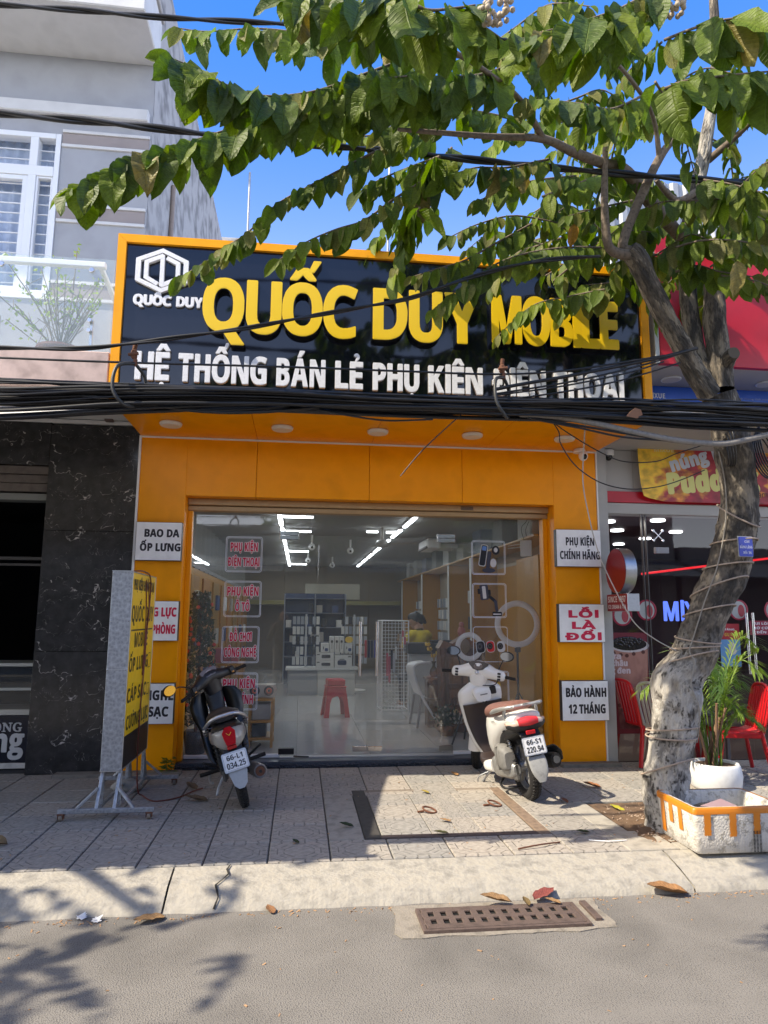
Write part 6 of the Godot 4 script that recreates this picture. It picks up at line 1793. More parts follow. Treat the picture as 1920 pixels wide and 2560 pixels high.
	# fluffy bag hung in the small ring
	s = mb(); ball(s, Vector3.ZERO, P3(0.1,0.1,0.04),8,14); solo("wrapped_parcel", s, mat(0.24,0.17,0.11,0.6), "brown wrapped parcel seen through the smaller ring light", "parcel").position = P3(1.89,1.3,-1.3)
	# cashier desk
	var ds := thing("cashier_desk", "dark cashier desk with a white front at which the clerk works", "desk", P3(2.05, FLOOR,-3.75))
	s = mb(); box(s, P3(-0.45,0,-0.2), P3(0.5,0.9,0.2),0.01); obj("body", s, mat(0.45,0.46,0.46,0.5), ds)
	s = mb(); box(s, P3(-0.5,0.9,-0.25), P3(0.55,1.06,0.24),0.01); obj("top", s, mat(0.05,0.05,0.055,0.35), ds)
	s = mb(); box(s, P3(-0.1,1.06,-0.1), P3(0.3,1.1,0.1),0.01); obj("keyboard", s, M.card_black, ds)

# ---------------------------------------------------------------- two wheelers: forward is -z, the rear tyre touches the ground at the origin
func loftx(s: SurfaceTool, secs: Array, n := 16, e := 2.6, per := 4) -> void:   # sections across x: [x, y, z, half height, half depth]
	var ps := []; var hs := []
	for q in secs:
		ps.append(P3(q[0], q[1], q[2])); hs.append(P2(q[3], q[4]))
	ps = smooth_path(ps, per); hs = smooth_path(hs, per)
	var rr := []
	for i in ps.size(): rr.append(superring(ps[i], P3(0,0,-1), Vector3.UP, hs[i].y, hs[i].x, e, n))
	rings(s, rr)

func lofty(s: SurfaceTool, secs: Array, n := 20, e := 2.4, per := 4) -> void:   # sections stacked in y: [y, z, half width, half depth]
	var ps := []; var hs := []
	for q in secs:
		ps.append(P3(0 if q.size() < 5 else q[4], q[0], q[1])); hs.append(P2(q[2], q[3]))
	ps = smooth_path(ps, per); hs = smooth_path(hs, per)
	var rr := []
	for i in ps.size(): rr.append(superring(ps[i], Vector3.RIGHT, P3(0,0,-1), hs[i].x, hs[i].y, e, n))
	rings(s, rr)

func wheel(parent: Node, called: String, c: Vector3, R: float, r: float, xf := Transform3D.IDENTITY, rim_m: Material = null) -> void:
	var s := mb()
	var prof := []
	for k in 15:
		var a := TAU * k / 14.0
		prof.append(P2(R + cos(a) * r * 0.95, sin(a) * r))
	lathe(s, prof,56, ring_xf(c, Vector3.RIGHT))
	var w := obj(called, s, M.rubber, parent); w.transform = xf
	# raised tread blocks
	s = mb()
	for k in 52:
		var a := TAU * k / 52.0
		for d: float in [-1.0,1.0]:
			var rad := R + r * 0.86
			var p := c + P3(d * r * 0.42, sin(a) * rad, cos(a) * rad)
			var up := P3(d * 0.35, sin(a), cos(a)).normalized(); var t := P3(d * 0.5, cos(a), -sin(a)).normalized()
			var x := t.cross(up).normalized()
			bxc(s, Vector3.ZERO, P3(r * 0.7,0.013,0.02),0.002, Transform3D(Basis(x, up, x.cross(up)), p))
	obj("tread", s, M.rubber, w).set_meta("kind", "stuff")
	s = mb()
	lathe(s, [P2(R - r * 0.95,-0.022), P2(R - r * 0.55,-0.028), P2(R - r * 0.5,0.0), P2(R - r * 0.55,0.028), P2(R - r * 0.95,0.022), P2(R - r * 1.05,0.0), P2(R - r * 0.95,-0.022)],40, ring_xf(c, Vector3.RIGHT))
	for k in 5:
		var a := TAU * k / 5.0 + 0.3; var d := P3(0, sin(a), cos(a))
		bar(s, c + d * 0.03, c + d * (R - r * 0.9),0.03,0.026,0.006)
	obj("rim", s, rim_m if rim_m else mat(0.06,0.06,0.065,0.4,0.4), w)
	s = mb(); cyl(s, c - P3(0.05,0,0), c + P3(0.05,0,0),0.045,-1,20,0.006); cyl(s, c - P3(0.09,0,0), c + P3(0.09,0,0),0.012,-1,10); obj("hub", s, M.zinc, w)

func plate(parent: Node, xf: Transform3D, a: String, b: String) -> void:
	var s := mb(); prism(s, rounded(0.196,0.146,0.014),-0.004,0.0, xf); var p := obj("number_plate", s, M.brushed, parent)
	s = mb(); prism(s, rounded(0.184,0.134,0.01),0.0005,0.0022, xf); obj("plate_face", s, worn(mat(0.75,0.76,0.78,0.4),4.0,0.0), p)
	s = mb(); outline(s,0.176,0.126,0.008,0.0014,0.0) ; var m: ArrayMesh = done(s)
	s = mb(); s.append_from(m,0, xf * Transform3D(Basis.IDENTITY, P3(0,0,0.0032))); raw[s] = true; obj("border", s, M.black, p)
	s = mb(); letters_c(s, a,0.0,0.125,0.012,0.038,0.0045, xf, font_b); letters_c(s, b,0.0,0.145,-0.05,0.044,0.0045, xf, font_b); obj("characters", s, mat(0.012,0.012,0.014,0.4), p)

func mirror(parent: Node, root: Vector3, head: Vector3, face: Vector3, xf: Transform3D, m: Material = null) -> void:
	var s := mb(); tube(s, smooth_path([root, root.lerp(head,0.45) + P3(0,0.03,-0.015), head],4),0.006,8)
	var o := obj("mirror", s, M.black, parent); o.transform = xf
	var f := face.normalized(); var up := Vector3.UP; var x := up.cross(f).normalized(); var y := f.cross(x)
	var b := Transform3D(Basis(x, y, f), head)
	s = mb(); ball(s, P3(0,0,-0.008), P3(0.072,0.05,0.024),10,18, b); obj("mirror_shell", s, M.black, o)
	s = mb(); prism(s, ell(0,0,0.062,0.042,28),0.0135,0.0165, b); obj("mirror_glass", s, m if m else M.mirror, o)

func steer_xf(pivot: Vector3, deg: float) -> Transform3D:   # positive turns to the left
	var ax := P3(0,0.9,0.44).normalized()
	return Transform3D(Basis.IDENTITY, pivot) * Transform3D(Basis(ax, deg_to_rad(deg)), Vector3.ZERO) * Transform3D(Basis.IDENTITY, -pivot)

func build_white_bike() -> void:
	var B := thing("white_scooter", "white step through scooter with brown seat on its side stand, number plate 66-S1 220.94", "scooter", P3(1.865, PAVE - 0.002,1.27))
	B.rotation = P3(0, deg_to_rad(3.0), deg_to_rad(9.5))
	var cream := mat(0.8,0.79,0.755,0.22); cream.clearcoat_enabled = true; cream.clearcoat = 0.6; cream.clearcoat_roughness = 0.1
	var brown := mat(0.035,0.024,0.022,0.45); var seat_m := worn(mat(0.2,0.095,0.075,0.55),3.0,0.02); var grey_p := worn(mat(0.2,0.195,0.185,0.6),3.0,0.03)
	var dusty := worn(mat(0.11,0.105,0.095,0.75),2.5,0.05)
	var s: SurfaceTool
	var st := steer_xf(P3(0,0.9,-0.94),-32.0)
	wheel(B, "rear_wheel", P3(0,0.275,0),0.228,0.05, Transform3D.IDENTITY, grey_p)
	wheel(B, "front_wheel", P3(0,0.27,-1.24),0.228,0.045, st, grey_p)
	s = mb(); var ff := []
	for k in 9:
		var a := deg_to_rad(-10 + k * 22.0); var rr := []
		for j in 9:
			var t := (j - 4) / 4.0
			rr.append(P3(t * 0.065, 0.27 + sin(a) * (0.295 - 0.03 * t * t), -1.24 + cos(a) * (0.295 - 0.03 * t * t)))
		ff.append(rr)
	for i in 8:
		for j in 8: quad(s, ff[i][j], ff[i][j + 1], ff[i + 1][j + 1], ff[i + 1][j])
	obj("front_fender", s, cream, B).transform = st
	s = mb()
	for d: float in [-1.0,1.0]: cyl(s, P3(d * 0.075,0.27,-1.24), P3(d * 0.065,0.75,-1.02),0.017,-1,12)
	obj("fork", s, M.zinc, B).transform = st
	# apron and inner panel
	s = mb(); lofty(s, [[0.22,-0.9,0.1,0.05], [0.34,-0.94,0.16,0.05], [0.5,-0.985,0.195,0.055], [0.66,-0.99,0.215,0.065], [0.76,-0.975,0.228,0.075], [0.835,-0.965,0.215,0.075], [0.89,-0.96,0.13,0.06], [0.92,-0.955,0.06,0.04]],24,2.6); obj("front_apron", s, cream, B)
	s = mb(); lofty(s, [[0.235,-0.85,0.09,0.03], [0.36,-0.895,0.146,0.03], [0.52,-0.935,0.18,0.03], [0.66,-0.935,0.198,0.035], [0.705,-0.925,0.205,0.035]],24,3.0); obj("inner_panel", s, brown, B)
	s = mb(); loft(s, [[P3(0,0.82,-0.9),0.1,0.05], [P3(0,0.8,-0.865),0.095,0.06], [P3(0,0.77,-0.85),0.08,0.05]],16,3.0,3); obj("glove_panel", s, cream, B)
	s = mb(); box(s, P3(0.075,0.775,-0.885), P3(0.14,0.85,-0.85),0.008); obj("key_pocket", s, M.black, B)
	s = mb(); box(s, P3(-0.045,0.79,-0.808), P3(0.03,0.8,-0.8),0.002); obj("vent_slot", s, grey_p, B)
	s = mb(); tube(s, [P3(-0.01,0.72,-0.87), P3(-0.01,0.7,-0.845), P3(0.02,0.695,-0.84), P3(0.02,0.72,-0.86)],0.005,6); obj("bag_hook", s, M.black, B)
	# floor, lower covers
	s = mb(); loft(s, [[P3(0,0.215,-0.9),0.12,0.04], [P3(0,0.2,-0.75),0.165,0.045], [P3(0,0.2,-0.6),0.16,0.05], [P3(0,0.24,-0.46),0.12,0.06]],16,3.4); obj("floor_board", s, brown, B)
	s = mb(); loft(s, [[P3(-0.1,0.17,-0.72),0.05,0.04], [P3(-0.135,0.185,-0.6),0.05,0.05], [P3(-0.13,0.21,-0.45),0.03,0.06]],12,2.4); loft(s, [[P3(0.1,0.17,-0.72),0.05,0.04], [P3(0.135,0.185,-0.6),0.05,0.05], [P3(0.13,0.21,-0.45),0.03,0.06]],12,2.4); obj("lower_cover", s, cream, B)
	# rear body: one shell rising to the tail
	s = mb(); loft(s, [[P3(0,0.46,-0.6),0.1,0.2], [P3(0,0.48,-0.5),0.13,0.22], [P3(0,0.55,-0.32),0.15,0.17], [P3(0,0.63,-0.1),0.152,0.115], [P3(0,0.69,0.1),0.145,0.08], [P3(0,0.71,0.22),0.14,0.06], [P3(0,0.72,0.26),0.11,0.035]],20,2.7); obj("rear_body", s, cream, B)
	s = mb(); loft(s, [[P3(0,0.36,-0.3),0.1,0.1], [P3(0,0.5,-0.12),0.13,0.09], [P3(0,0.57,0.06),0.13,0.06], [P3(0,0.61,0.2),0.09,0.04]],16,2.6); obj("under_tail", s, M.black_matt, B)
	# seat
	s = mb(); loft(s, [[P3(0,0.645,-0.6),0.06,0.04], [P3(0,0.67,-0.54),0.11,0.07], [P3(0,0.7,-0.38),0.145,0.07], [P3(0,0.735,-0.18),0.16,0.065], [P3(0,0.775,0.02),0.15,0.055], [P3(0,0.79,0.12),0.12,0.04], [P3(0,0.785,0.16),0.07,0.02]],18,2.3); obj("seat", s, seat_m, B)
	# grab rail
	s = mb()
	for d: float in [-1.0,1.0]:
		loft(s, [[P3(d * 0.165,0.725,-0.18),0.008,0.012], [P3(d * 0.185,0.765,-0.02),0.013,0.02], [P3(d * 0.17,0.81,0.18),0.022,0.017], [P3(d * 0.1,0.825,0.27),0.035,0.014], [P3(0,0.828,0.29),0.03,0.013]],10,2.2)
		bar(s, P3(d * 0.15,0.72,0.12), P3(d * 0.14,0.81,0.16),0.025,0.02,0.004)
	bar(s, P3(-0.11,0.826,0.27), P3(0.11,0.826,0.27),0.045,0.022,0.008)
	obj("grab_rail", s, mat(0.5,0.5,0.49,0.35,0.6), B)
	# tail light: red middle, clear indicators in a dark surround
	s = mb(); loftx(s, [[-0.165,0.665,0.21,0.02,0.03], [-0.11,0.665,0.235,0.045,0.05], [0,0.67,0.255,0.06,0.05], [0.11,0.665,0.235,0.045,0.05], [0.165,0.665,0.21,0.02,0.03]],14,2.8); var tl := obj("tail_light", s, M.black_matt, B)
	s = mb(); loftx(s, [[-0.085,0.69,0.255,0.03,0.05], [0,0.695,0.275,0.04,0.05], [0.085,0.69,0.255,0.03,0.05]],14,2.6); obj("red_lens", s, mat(0.6,0.04,0.05,0.15), tl)
	for d: float in [-1.0,1.0]:
		s = mb(); loftx(s, [[d * 0.088,0.682,0.25,0.033,0.045], [d * 0.13,0.678,0.235,0.03,0.04], [d * 0.172,0.682,0.2,0.01,0.025]] if d > 0 else [[-0.172,0.682,0.2,0.01,0.025], [-0.13,0.678,0.235,0.03,0.04], [-0.088,0.682,0.25,0.033,0.045]],12,2.4); obj("indicator", s, mat(0.55,0.42,0.34,0.12), tl)
	s = mb(); letters(s, "VISION",0,0.1,0,0.022,0.0, Transform3D(Basis(P3(0,0.22,0.97), P3(-0.25,0.94,-0.21), P3(-0.97,-0.24,0.05)).orthonormalized(), P3(-0.162,0.63,-0.2))); obj("badge", s, M.black, B)
	# plate bracket, plate, reflector, mudguard
	s = mb(); loft(s, [[P3(0,0.63,0.2),0.1,0.03], [P3(0,0.58,0.28),0.085,0.025,-0.6], [P3(0,0.48,0.31),0.07,0.015,-1.2], [P3(0,0.42,0.32),0.06,0.012,-1.3]],14,3.0); obj("plate_bracket", s, M.black_matt, B)
	s = mb(); box(s, P3(-0.04,0.592,0.297), P3(0.04,0.625,0.315),0.004); obj("reflector", s, mat(0.45,0.01,0.015,0.2), B)
	plate(B, Transform3D(Basis(Vector3.RIGHT,-0.2), P3(0,0.505,0.338)), "66-S1", "220.94")
	s = mb(); loft(s, [[P3(0,0.44,0.31),0.07,0.012,-1.1], [P3(0,0.38,0.345),0.078,0.014,-1.1], [P3(0,0.3,0.375),0.068,0.012,-1.2], [P3(0,0.23,0.39),0.03,0.008,-1.3]],16,2.6); obj("mudguard", s, worn(mat(0.3,0.3,0.29,0.5),3.0,0.02), B)
	# drive side (left): air box, crankcase, shock, stand
	s = mb(); loft(s, [[P3(-0.13,0.36,-0.17),0.04,0.05], [P3(-0.15,0.375,-0.12),0.06,0.095], [P3(-0.15,0.37,0.02),0.062,0.1], [P3(-0.14,0.36,0.08),0.045,0.07]],16,4.0,3); obj("air_box", s, grey_p, B)
	s = mb(); bar(s, P3(-0.15,0.27,-0.05), P3(-0.152,0.47,-0.04),0.13,0.012,0.004); obj("air_box_rib", s, dusty, B)
	s = mb(); loft(s, [[P3(-0.11,0.24,-0.42),0.045,0.06], [P3(-0.13,0.235,-0.3),0.05,0.085], [P3(-0.13,0.25,-0.1),0.045,0.07], [P3(-0.12,0.27,0.05),0.04,0.07], [P3(-0.1,0.28,0.1),0.03,0.04]],14,2.8); obj("crank_case", s, worn(mat(0.34,0.34,0.33,0.45,0.5),3.0,0.03), B)
	s = mb(); bxc(s, P3(-0.1,0.26,0.04), P3(0.06,0.16,0.12),0.02); cyl(s, P3(-0.16,0.275,0.0), P3(-0.06,0.275,0.0),0.06,-1,18,0.008); bxc(s, P3(0,0.27,-0.28), P3(0.18,0.2,0.24),0.03); obj("gear_case", s, dusty, B)
	s = mb()
	var sp := []
	for k in 100: sp.append(P3(-0.105,0.6,-0.02).lerp(P3(-0.1,0.31,0.07), k / 99.0) + P3(cos(k * 0.62), 0.25 * sin(k * 0.62), sin(k * 0.62)) * 0.028)
	tube(s, sp,0.0055,6); obj("shock_spring", s, M.black, B)
	s = mb(); cyl(s, P3(-0.105,0.62,-0.02), P3(-0.1,0.28,0.08),0.014,-1,10); obj("shock_rod", s, M.zinc, B)
	s = mb(); loft(s, [[P3(0.15,0.26,-0.3),0.03,0.035], [P3(0.165,0.3,0.0),0.055,0.06], [P3(0.17,0.34,0.25),0.055,0.065], [P3(0.17,0.355,0.32),0.045,0.055]],16,2.2); var mf := obj("muffler", s, M.black_matt, B)
	s = mb(); cyl(s, P3(0.17,0.356,0.31), P3(0.17,0.36,0.335),0.03,-1,16); obj("muffler_end", s, mat(0.1,0.1,0.1,0.5,0.5), mf)
	s = mb(); loft(s, [[P3(0.225,0.33,-0.05),0.008,0.05], [P3(0.235,0.37,0.15),0.008,0.07], [P3(0.225,0.39,0.33),0.006,0.04]],12,2.6); obj("heat_guard", s, M.black_gloss, mf)
	s = mb(); tube(s, smooth_path([P3(-0.1,0.18,-0.52), P3(-0.17,0.1,-0.6), P3(-0.2,0.02,-0.68), P3(-0.185,0.04,-0.69)],4),0.011,8); tube(s, smooth_path([P3(-0.14,0.14,-0.56), P3(-0.24,0.1,-0.62), P3(-0.25,0.035,-0.66), P3(-0.2,0.035,-0.68)],4),0.006,6); obj("side_stand", s, M.zinc, B)
	s = mb(); tube(s, smooth_path([P3(-0.1,0.13,-0.3), P3(-0.16,0.1,-0.25), P3(-0.14,0.09,-0.1), P3(0.14,0.09,-0.1), P3(0.12,0.13,-0.3)],4),0.011,8); obj("centre_stand", s, M.black, B)
	# handlebar: cover, meter, grips, levers, switches, mirrors
	s = mb(); loftx(s, [[-0.27,0.985,-0.9,0.02,0.02], [-0.245,0.99,-0.9,0.05,0.045], [-0.17,1.0,-0.91,0.055,0.055], [-0.08,1.02,-0.925,0.075,0.075], [0.0,1.03,-0.93,0.085,0.085], [0.08,1.02,-0.925,0.075,0.075], [0.17,1.0,-0.91,0.055,0.055], [0.245,0.99,-0.9,0.05,0.045], [0.27,0.985,-0.9,0.02,0.02]],18,2.5)
	lofty(s, [[0.87,-0.925,0.075,0.055], [0.92,-0.925,0.085,0.065], [0.98,-0.925,0.1,0.072], [1.02,-0.925,0.11,0.06]],20,2.8)
	var hb := obj("handlebar_cover", s, cream, B); hb.transform = st
	s = mb(); prism(s, [P2(-0.1,0.035), P2(-0.095,0.015), P2(-0.05,-0.03), P2(0.0,-0.042), P2(0.05,-0.03), P2(0.095,0.015), P2(0.1,0.035), P2(0.06,0.05), P2(0,0.055), P2(-0.06,0.05)],0,0.012, Transform3D(Basis(Vector3.RIGHT,-0.5), P3(0,1.06,-0.862))); var mt := obj("meter", s, mat(0.03,0.018,0.014,0.08), hb)
	s = mb(); prism(s, ell(0,-0.005,0.045,0.03),0.012,0.0135, Transform3D(Basis(Vector3.RIGHT,-0.5), P3(0,1.06,-0.862))); obj("dial", s, mat(0.12,0.09,0.08,0.2), hb)
	s = mb(); torus(s, P3(-0.005,1.004,-0.835), P3(0,0.4,1),0.016,0.005,20,6); ball(s, P3(-0.005,1.004,-0.84), P3(0.013,0.013,0.008),6,12); obj("ignition_lock", s, M.steel, hb)
	for d: float in [-1.0,1.0]:
		for k in 3:
			s = mb(); bxc(s, P3(d * 0.212, 1.015 - k * 0.028, -0.853 - 0.002 * k), P3(0.032,0.02,0.014),0.004); obj("switch", s, M.black, hb)
		s = mb(); cyl(s, P3(d * 0.262,0.985,-0.895), P3(d * 0.37,0.98,-0.875),0.016,-1,14,0.003); obj("grip", s, M.rubber, hb)
		s = mb(); tube(s, smooth_path([P3(d * 0.24,0.98,-0.94), P3(d * 0.3,0.975,-0.935), P3(d * 0.38,0.965,-0.905)],4), [0.007,0.007,0.007,0.007,0.007,0.007,0.007,0.007,0.008],8); obj("brake_lever", s, M.steel, hb)
		mirror(hb, P3(d * 0.19,1.03,-0.92), P3(d * 0.27,1.185,-0.9), P3(-0.1 * d,0.05,1), Transform3D.IDENTITY)
	s = mb(); tube(s, smooth_path([P3(0.2,0.97,-0.92), P3(0.17,0.9,-0.9), P3(0.05,0.88,-0.88)],4),0.005,6); obj("cable", s, M.black, hb)

func build_black_bike() -> void:
	var B := thing("black_motorbike", "dusty black underbone motorbike leaning on its side stand, number plate 66-L1 034.25", "motorbike", P3(-0.535, PAVE - 0.004,1.27))
	B.rotation = P3(0, deg_to_rad(10.0), deg_to_rad(16.0))
	var s: SurfaceTool
	var st := steer_xf(P3(0,0.88,-0.94),24.0)
	var dull := worn(mat(0.018,0.018,0.02,0.4),3.0,0.01); var panel := mat(0.006,0.006,0.007,0.3); var silver := worn(mat(0.42,0.42,0.42,0.35,0.3),3.0,0.0); var engine := worn(mat(0.1,0.095,0.09,0.6,0.3),3.0,0.04)
	wheel(B, "rear_wheel", P3(0,0.28,0),0.245,0.038)
	wheel(B, "front_wheel", P3(0,0.28,-1.22),0.245,0.034, st)
	s = mb()
	for d: float in [-1.0,1.0]: cyl(s, P3(d * 0.075,0.28,-1.22), P3(d * 0.065,0.78,-1.0),0.016,-1,12)
	obj("fork", s, M.zinc, B).transform = st
	s = mb(); loft(s, [[P3(0,0.36,-0.93),0.05,0.012,-0.8], [P3(0,0.53,-1.1),0.06,0.014,-0.5], [P3(0,0.58,-1.24),0.06,0.014,0.0], [P3(0,0.5,-1.42),0.05,0.012,0.6]],12,2.4); obj("front_fender", s, panel, B).transform = st
	# leg shields: two wings with the spine between
	for d: float in [-1.0,1.0]:
		s = mb()
		var rr := []
		for q in [[0.87,0.07,0.13,-0.96], [0.85,0.07,0.2,-0.95], [0.78,0.085,0.245,-0.93], [0.66,0.09,0.235,-0.91], [0.55,0.09,0.2,-0.88], [0.42,0.085,0.2,-0.82], [0.3,0.08,0.185,-0.76], [0.22,0.08,0.13,-0.72]]:
			var xi: float = q[1] * d; var xo: float = q[2] * d
			var r4 := [P3(xi, q[0], q[3] - 0.02), P3(xi, q[0], q[3]), P3((xi + xo) * 0.5, q[0], q[3] + 0.03), P3(xo, q[0], q[3] + 0.045), P3(xo * 1.02, q[0], q[3] + 0.02), P3((xi + xo) * 0.5, q[0], q[3] - 0.035)]
			if d > 0: r4.reverse()
			rr.append(r4)
		rr.reverse()
		rings(s, rr, true, true, true,0); obj("leg_shield", s, panel, B)
	s = mb(); lofty(s, [[0.42,-0.72,0.05,0.08], [0.56,-0.84,0.065,0.07], [0.7,-0.9,0.075,0.06], [0.82,-0.93,0.085,0.06], [0.9,-0.945,0.08,0.05]],18,3.0); loft(s, [[P3(0,0.46,-0.78),0.055,0.08], [P3(0,0.46,-0.6),0.07,0.075], [P3(0,0.5,-0.45),0.085,0.1]],14,3.0); obj("centre_cover", s, dull, B)
	for d: float in [-1.0,1.0]:
		s = mb(); tube(s, smooth_path([P3(d * 0.08,0.74,-0.85), P3(d * 0.075,0.6,-0.78), P3(d * 0.09,0.56,-0.75), P3(d * 0.13,0.565,-0.745), P3(d * 0.14,0.6,-0.75)],4),0.005,6); obj("bag_hook", s, M.steel, B)
	# body, seat, rail, tail
	s = mb(); loft(s, [[P3(0,0.48,-0.58),0.08,0.1], [P3(0,0.53,-0.42),0.11,0.12], [P3(0,0.58,-0.2),0.12,0.11], [P3(0,0.62,0.02),0.13,0.09], [P3(0,0.64,0.17),0.12,0.075], [P3(0,0.645,0.24),0.08,0.05]],18,2.6); obj("rear_body", s, dull, B)
	for d: float in [-1.0,1.0]:
		s = mb(); loft(s, [[P3(d * 0.12,0.56,-0.25),0.012,0.03], [P3(d * 0.132,0.6,-0.02),0.016,0.055], [P3(d * 0.12,0.62,0.17),0.018,0.045], [P3(d * 0.09,0.63,0.24),0.01,0.02]],10,2.2); obj("side_stripe", s, mat(0.22,0.2,0.18,0.3), B)
	s = mb(); loft(s, [[P3(0,0.66,-0.58),0.05,0.03], [P3(0,0.69,-0.48),0.1,0.06], [P3(0,0.705,-0.28),0.13,0.06], [P3(0,0.735,-0.05),0.14,0.055], [P3(0,0.75,0.1),0.125,0.045], [P3(0,0.745,0.16),0.07,0.02]],18,2.4); obj("seat", s, worn(mat(0.02,0.02,0.022,0.6),4.0,0.03), B)
	s = mb(); tube(s, smooth_path([P3(-0.165,0.64,0.0), P3(-0.165,0.71,0.14), P3(-0.1,0.775,0.235), P3(0,0.785,0.25), P3(0.1,0.775,0.235), P3(0.165,0.71,0.14), P3(0.165,0.64,0.0)],5),0.015,10); obj("grab_rail", s, M.brushed, B)
	s = mb()
	for d: float in [-1.0,1.0]:
		cyl(s, P3(d * 0.15,0.665,0.06), P3(d * 0.18,0.665,0.08),0.012,-1,10); cyl(s, P3(d * 0.145,0.69,0.12), P3(d * 0.175,0.7,0.15),0.011,-1,10)
	obj("rail_bolts", s, M.steel, B)
	s = mb(); loftx(s, [[-0.135,0.62,0.15,0.02,0.02], [-0.11,0.615,0.2,0.055,0.03], [-0.05,0.6,0.235,0.08,0.04], [0,0.6,0.24,0.08,0.04], [0.05,0.6,0.235,0.08,0.04], [0.11,0.615,0.2,0.055,0.03], [0.135,0.62,0.15,0.02,0.02]],14,2.4); var tl := obj("tail_light", s, mat(0.33,0.31,0.27,0.12), B)
	s = mb(); prism(s, [P2(-0.022,0.085), P2(0.022,0.085), P2(0.052,0.045), P2(0.045,-0.01), P2(0.034,-0.055), P2(-0.034,-0.055), P2(-0.045,-0.01), P2(-0.052,0.045)],-0.02,0.03, Transform3D(Basis(Vector3.RIGHT,-0.12), P3(0,0.61,0.268))); obj("red_lens", s, mat(0.42,0.008,0.015,0.15), tl)
	s = mb(); box(s, P3(-0.036,0.525,0.26), P3(0.036,0.552,0.295),0.004); obj("reflector", s, mat(0.38,0.008,0.012,0.2), tl)
	s = mb(); bar(s, P3(-0.02,0.655,0.302), P3(0,0.635,0.305),0.004,0.003); bar(s, P3(0,0.635,0.305), P3(0.02,0.655,0.302),0.004,0.003); obj("emblem", s, M.gold, tl)
	s = mb(); loft(s, [[P3(0,0.53,0.22),0.08,0.03], [P3(0,0.49,0.28),0.075,0.02,-0.9], [P3(0,0.4,0.31),0.06,0.014,-1.2]],14,3.0); obj("plate_bracket", s, dull, B)
	plate(B, Transform3D(Basis(Vector3.RIGHT,-0.28), P3(0,0.44,0.325)), "66-L1", "034.25")
	s = mb(); prism(s, [P2(-0.06,0.1), P2(-0.07,0.02), P2(-0.05,-0.07), P2(-0.02,-0.1), P2(0.02,-0.1), P2(0.05,-0.07), P2(0.07,0.02), P2(0.06,0.1)],-0.006,0.006, Transform3D(Basis(Vector3.RIGHT,-0.3), P3(0,0.33,0.335))); obj("mudguard", s, silver, B)
	# engine, exhaust, swing arm, pegs, stand
	s = mb(); bxc(s, P3(0,0.28,-0.55), P3(0.17,0.2,0.3),0.04); cyl(s, P3(-0.12,0.27,-0.5), P3(0.12,0.27,-0.5),0.085,-1,20,0.01); cyl(s, P3(0,0.32,-0.68), P3(0,0.36,-0.84),0.06,-1,16,0.01); obj("engine", s, engine, B)
	s = mb(); bar(s, P3(-0.085,0.29,-0.4), P3(-0.085,0.28,0.04),0.025,0.05,0.006); bar(s, P3(0.085,0.29,-0.4), P3(0.085,0.28,0.04),0.025,0.05,0.006); bxc(s, P3(-0.1,0.285,-0.18), P3(0.03,0.09,0.46),0.012); obj("swing_arm", s, engine, B)
	for d: float in [-1.0,1.0]:
		s = mb(); cyl(s, P3(d * 0.105,0.3,0.02), P3(d * 0.115,0.6,-0.08),0.018,-1,10)
		var sp := []
		for k in 60: sp.append(P3(d * 0.105,0.33,0.01).lerp(P3(d * 0.113,0.55,-0.065), k / 59.0) + P3(cos(k * 0.7),0, sin(k * 0.7)) * 0.025)
		tube(s, sp,0.005,5); obj("shock", s, M.black_matt, B)
	s = mb(); tube(s, smooth_path([P3(0.06,0.24,-0.78), P3(0.11,0.16,-0.6), P3(0.13,0.18,-0.35), P3(0.14,0.23,-0.15)],4),0.016,10); obj("exhaust_pipe", s, worn(mat(0.16,0.12,0.1,0.5,0.7),3.0,0.02), B)
	s = mb(); lathe(s, [P2(0.0,0.0), P2(0.03,0.0), P2(0.05,0.05), P2(0.056,0.1), P2(0.056,0.44), P2(0.05,0.46), P2(0.044,0.465), P2(0.04,0.45), P2(0,0.449)],28, ring_xf(P3(0.14,0.225,-0.2), P3(0.06,0.13,1.0)),0); var mf := obj("muffler", s, worn(mat(0.28,0.26,0.25,0.4,0.7),3.0,0.02), B)
	s = mb(); var mx := ring_xf(P3(0.14,0.225,-0.2), P3(0.06,0.13,1.0)); cyl(s, mx * P3(0,0.452,0), mx * P3(0,0.462,0),0.037,-1,20); obj("muffler_end", s, M.rust, mf)
	s = mb(); cyl(s, mx * P3(0,0.455,0), mx * P3(0,0.472,0),0.013,-1,14); obj("muffler_outlet", s, M.black, mf)
	for d: float in [-1.0,1.0]:
		s = mb(); cyl(s, P3(d * 0.1,0.25,-0.42), P3(d * 0.29,0.255,-0.42),0.017,-1,10,0.003); obj("foot_peg", s, M.rubber, B)
		s = mb(); bar(s, P3(d * 0.11,0.34,-0.12), P3(d * 0.24,0.42,-0.06),0.04,0.02,0.006); obj("rear_peg", s, M.rubber, B)
	s = mb(); tube(s, smooth_path([P3(-0.09,0.2,-0.42), P3(-0.17,0.1,-0.4), P3(-0.235,-0.06,-0.36), P3(-0.21,-0.065,-0.3)],4),0.012,8); obj("side_stand", s, M.zinc, B)
	s = mb(); tube(s, smooth_path([P3(-0.1,0.2,-0.62), P3(-0.2,0.19,-0.66), P3(-0.22,0.16,-0.5), P3(-0.2,0.17,-0.38)],4),0.01,8); obj("gear_pedal", s, M.zinc, B)
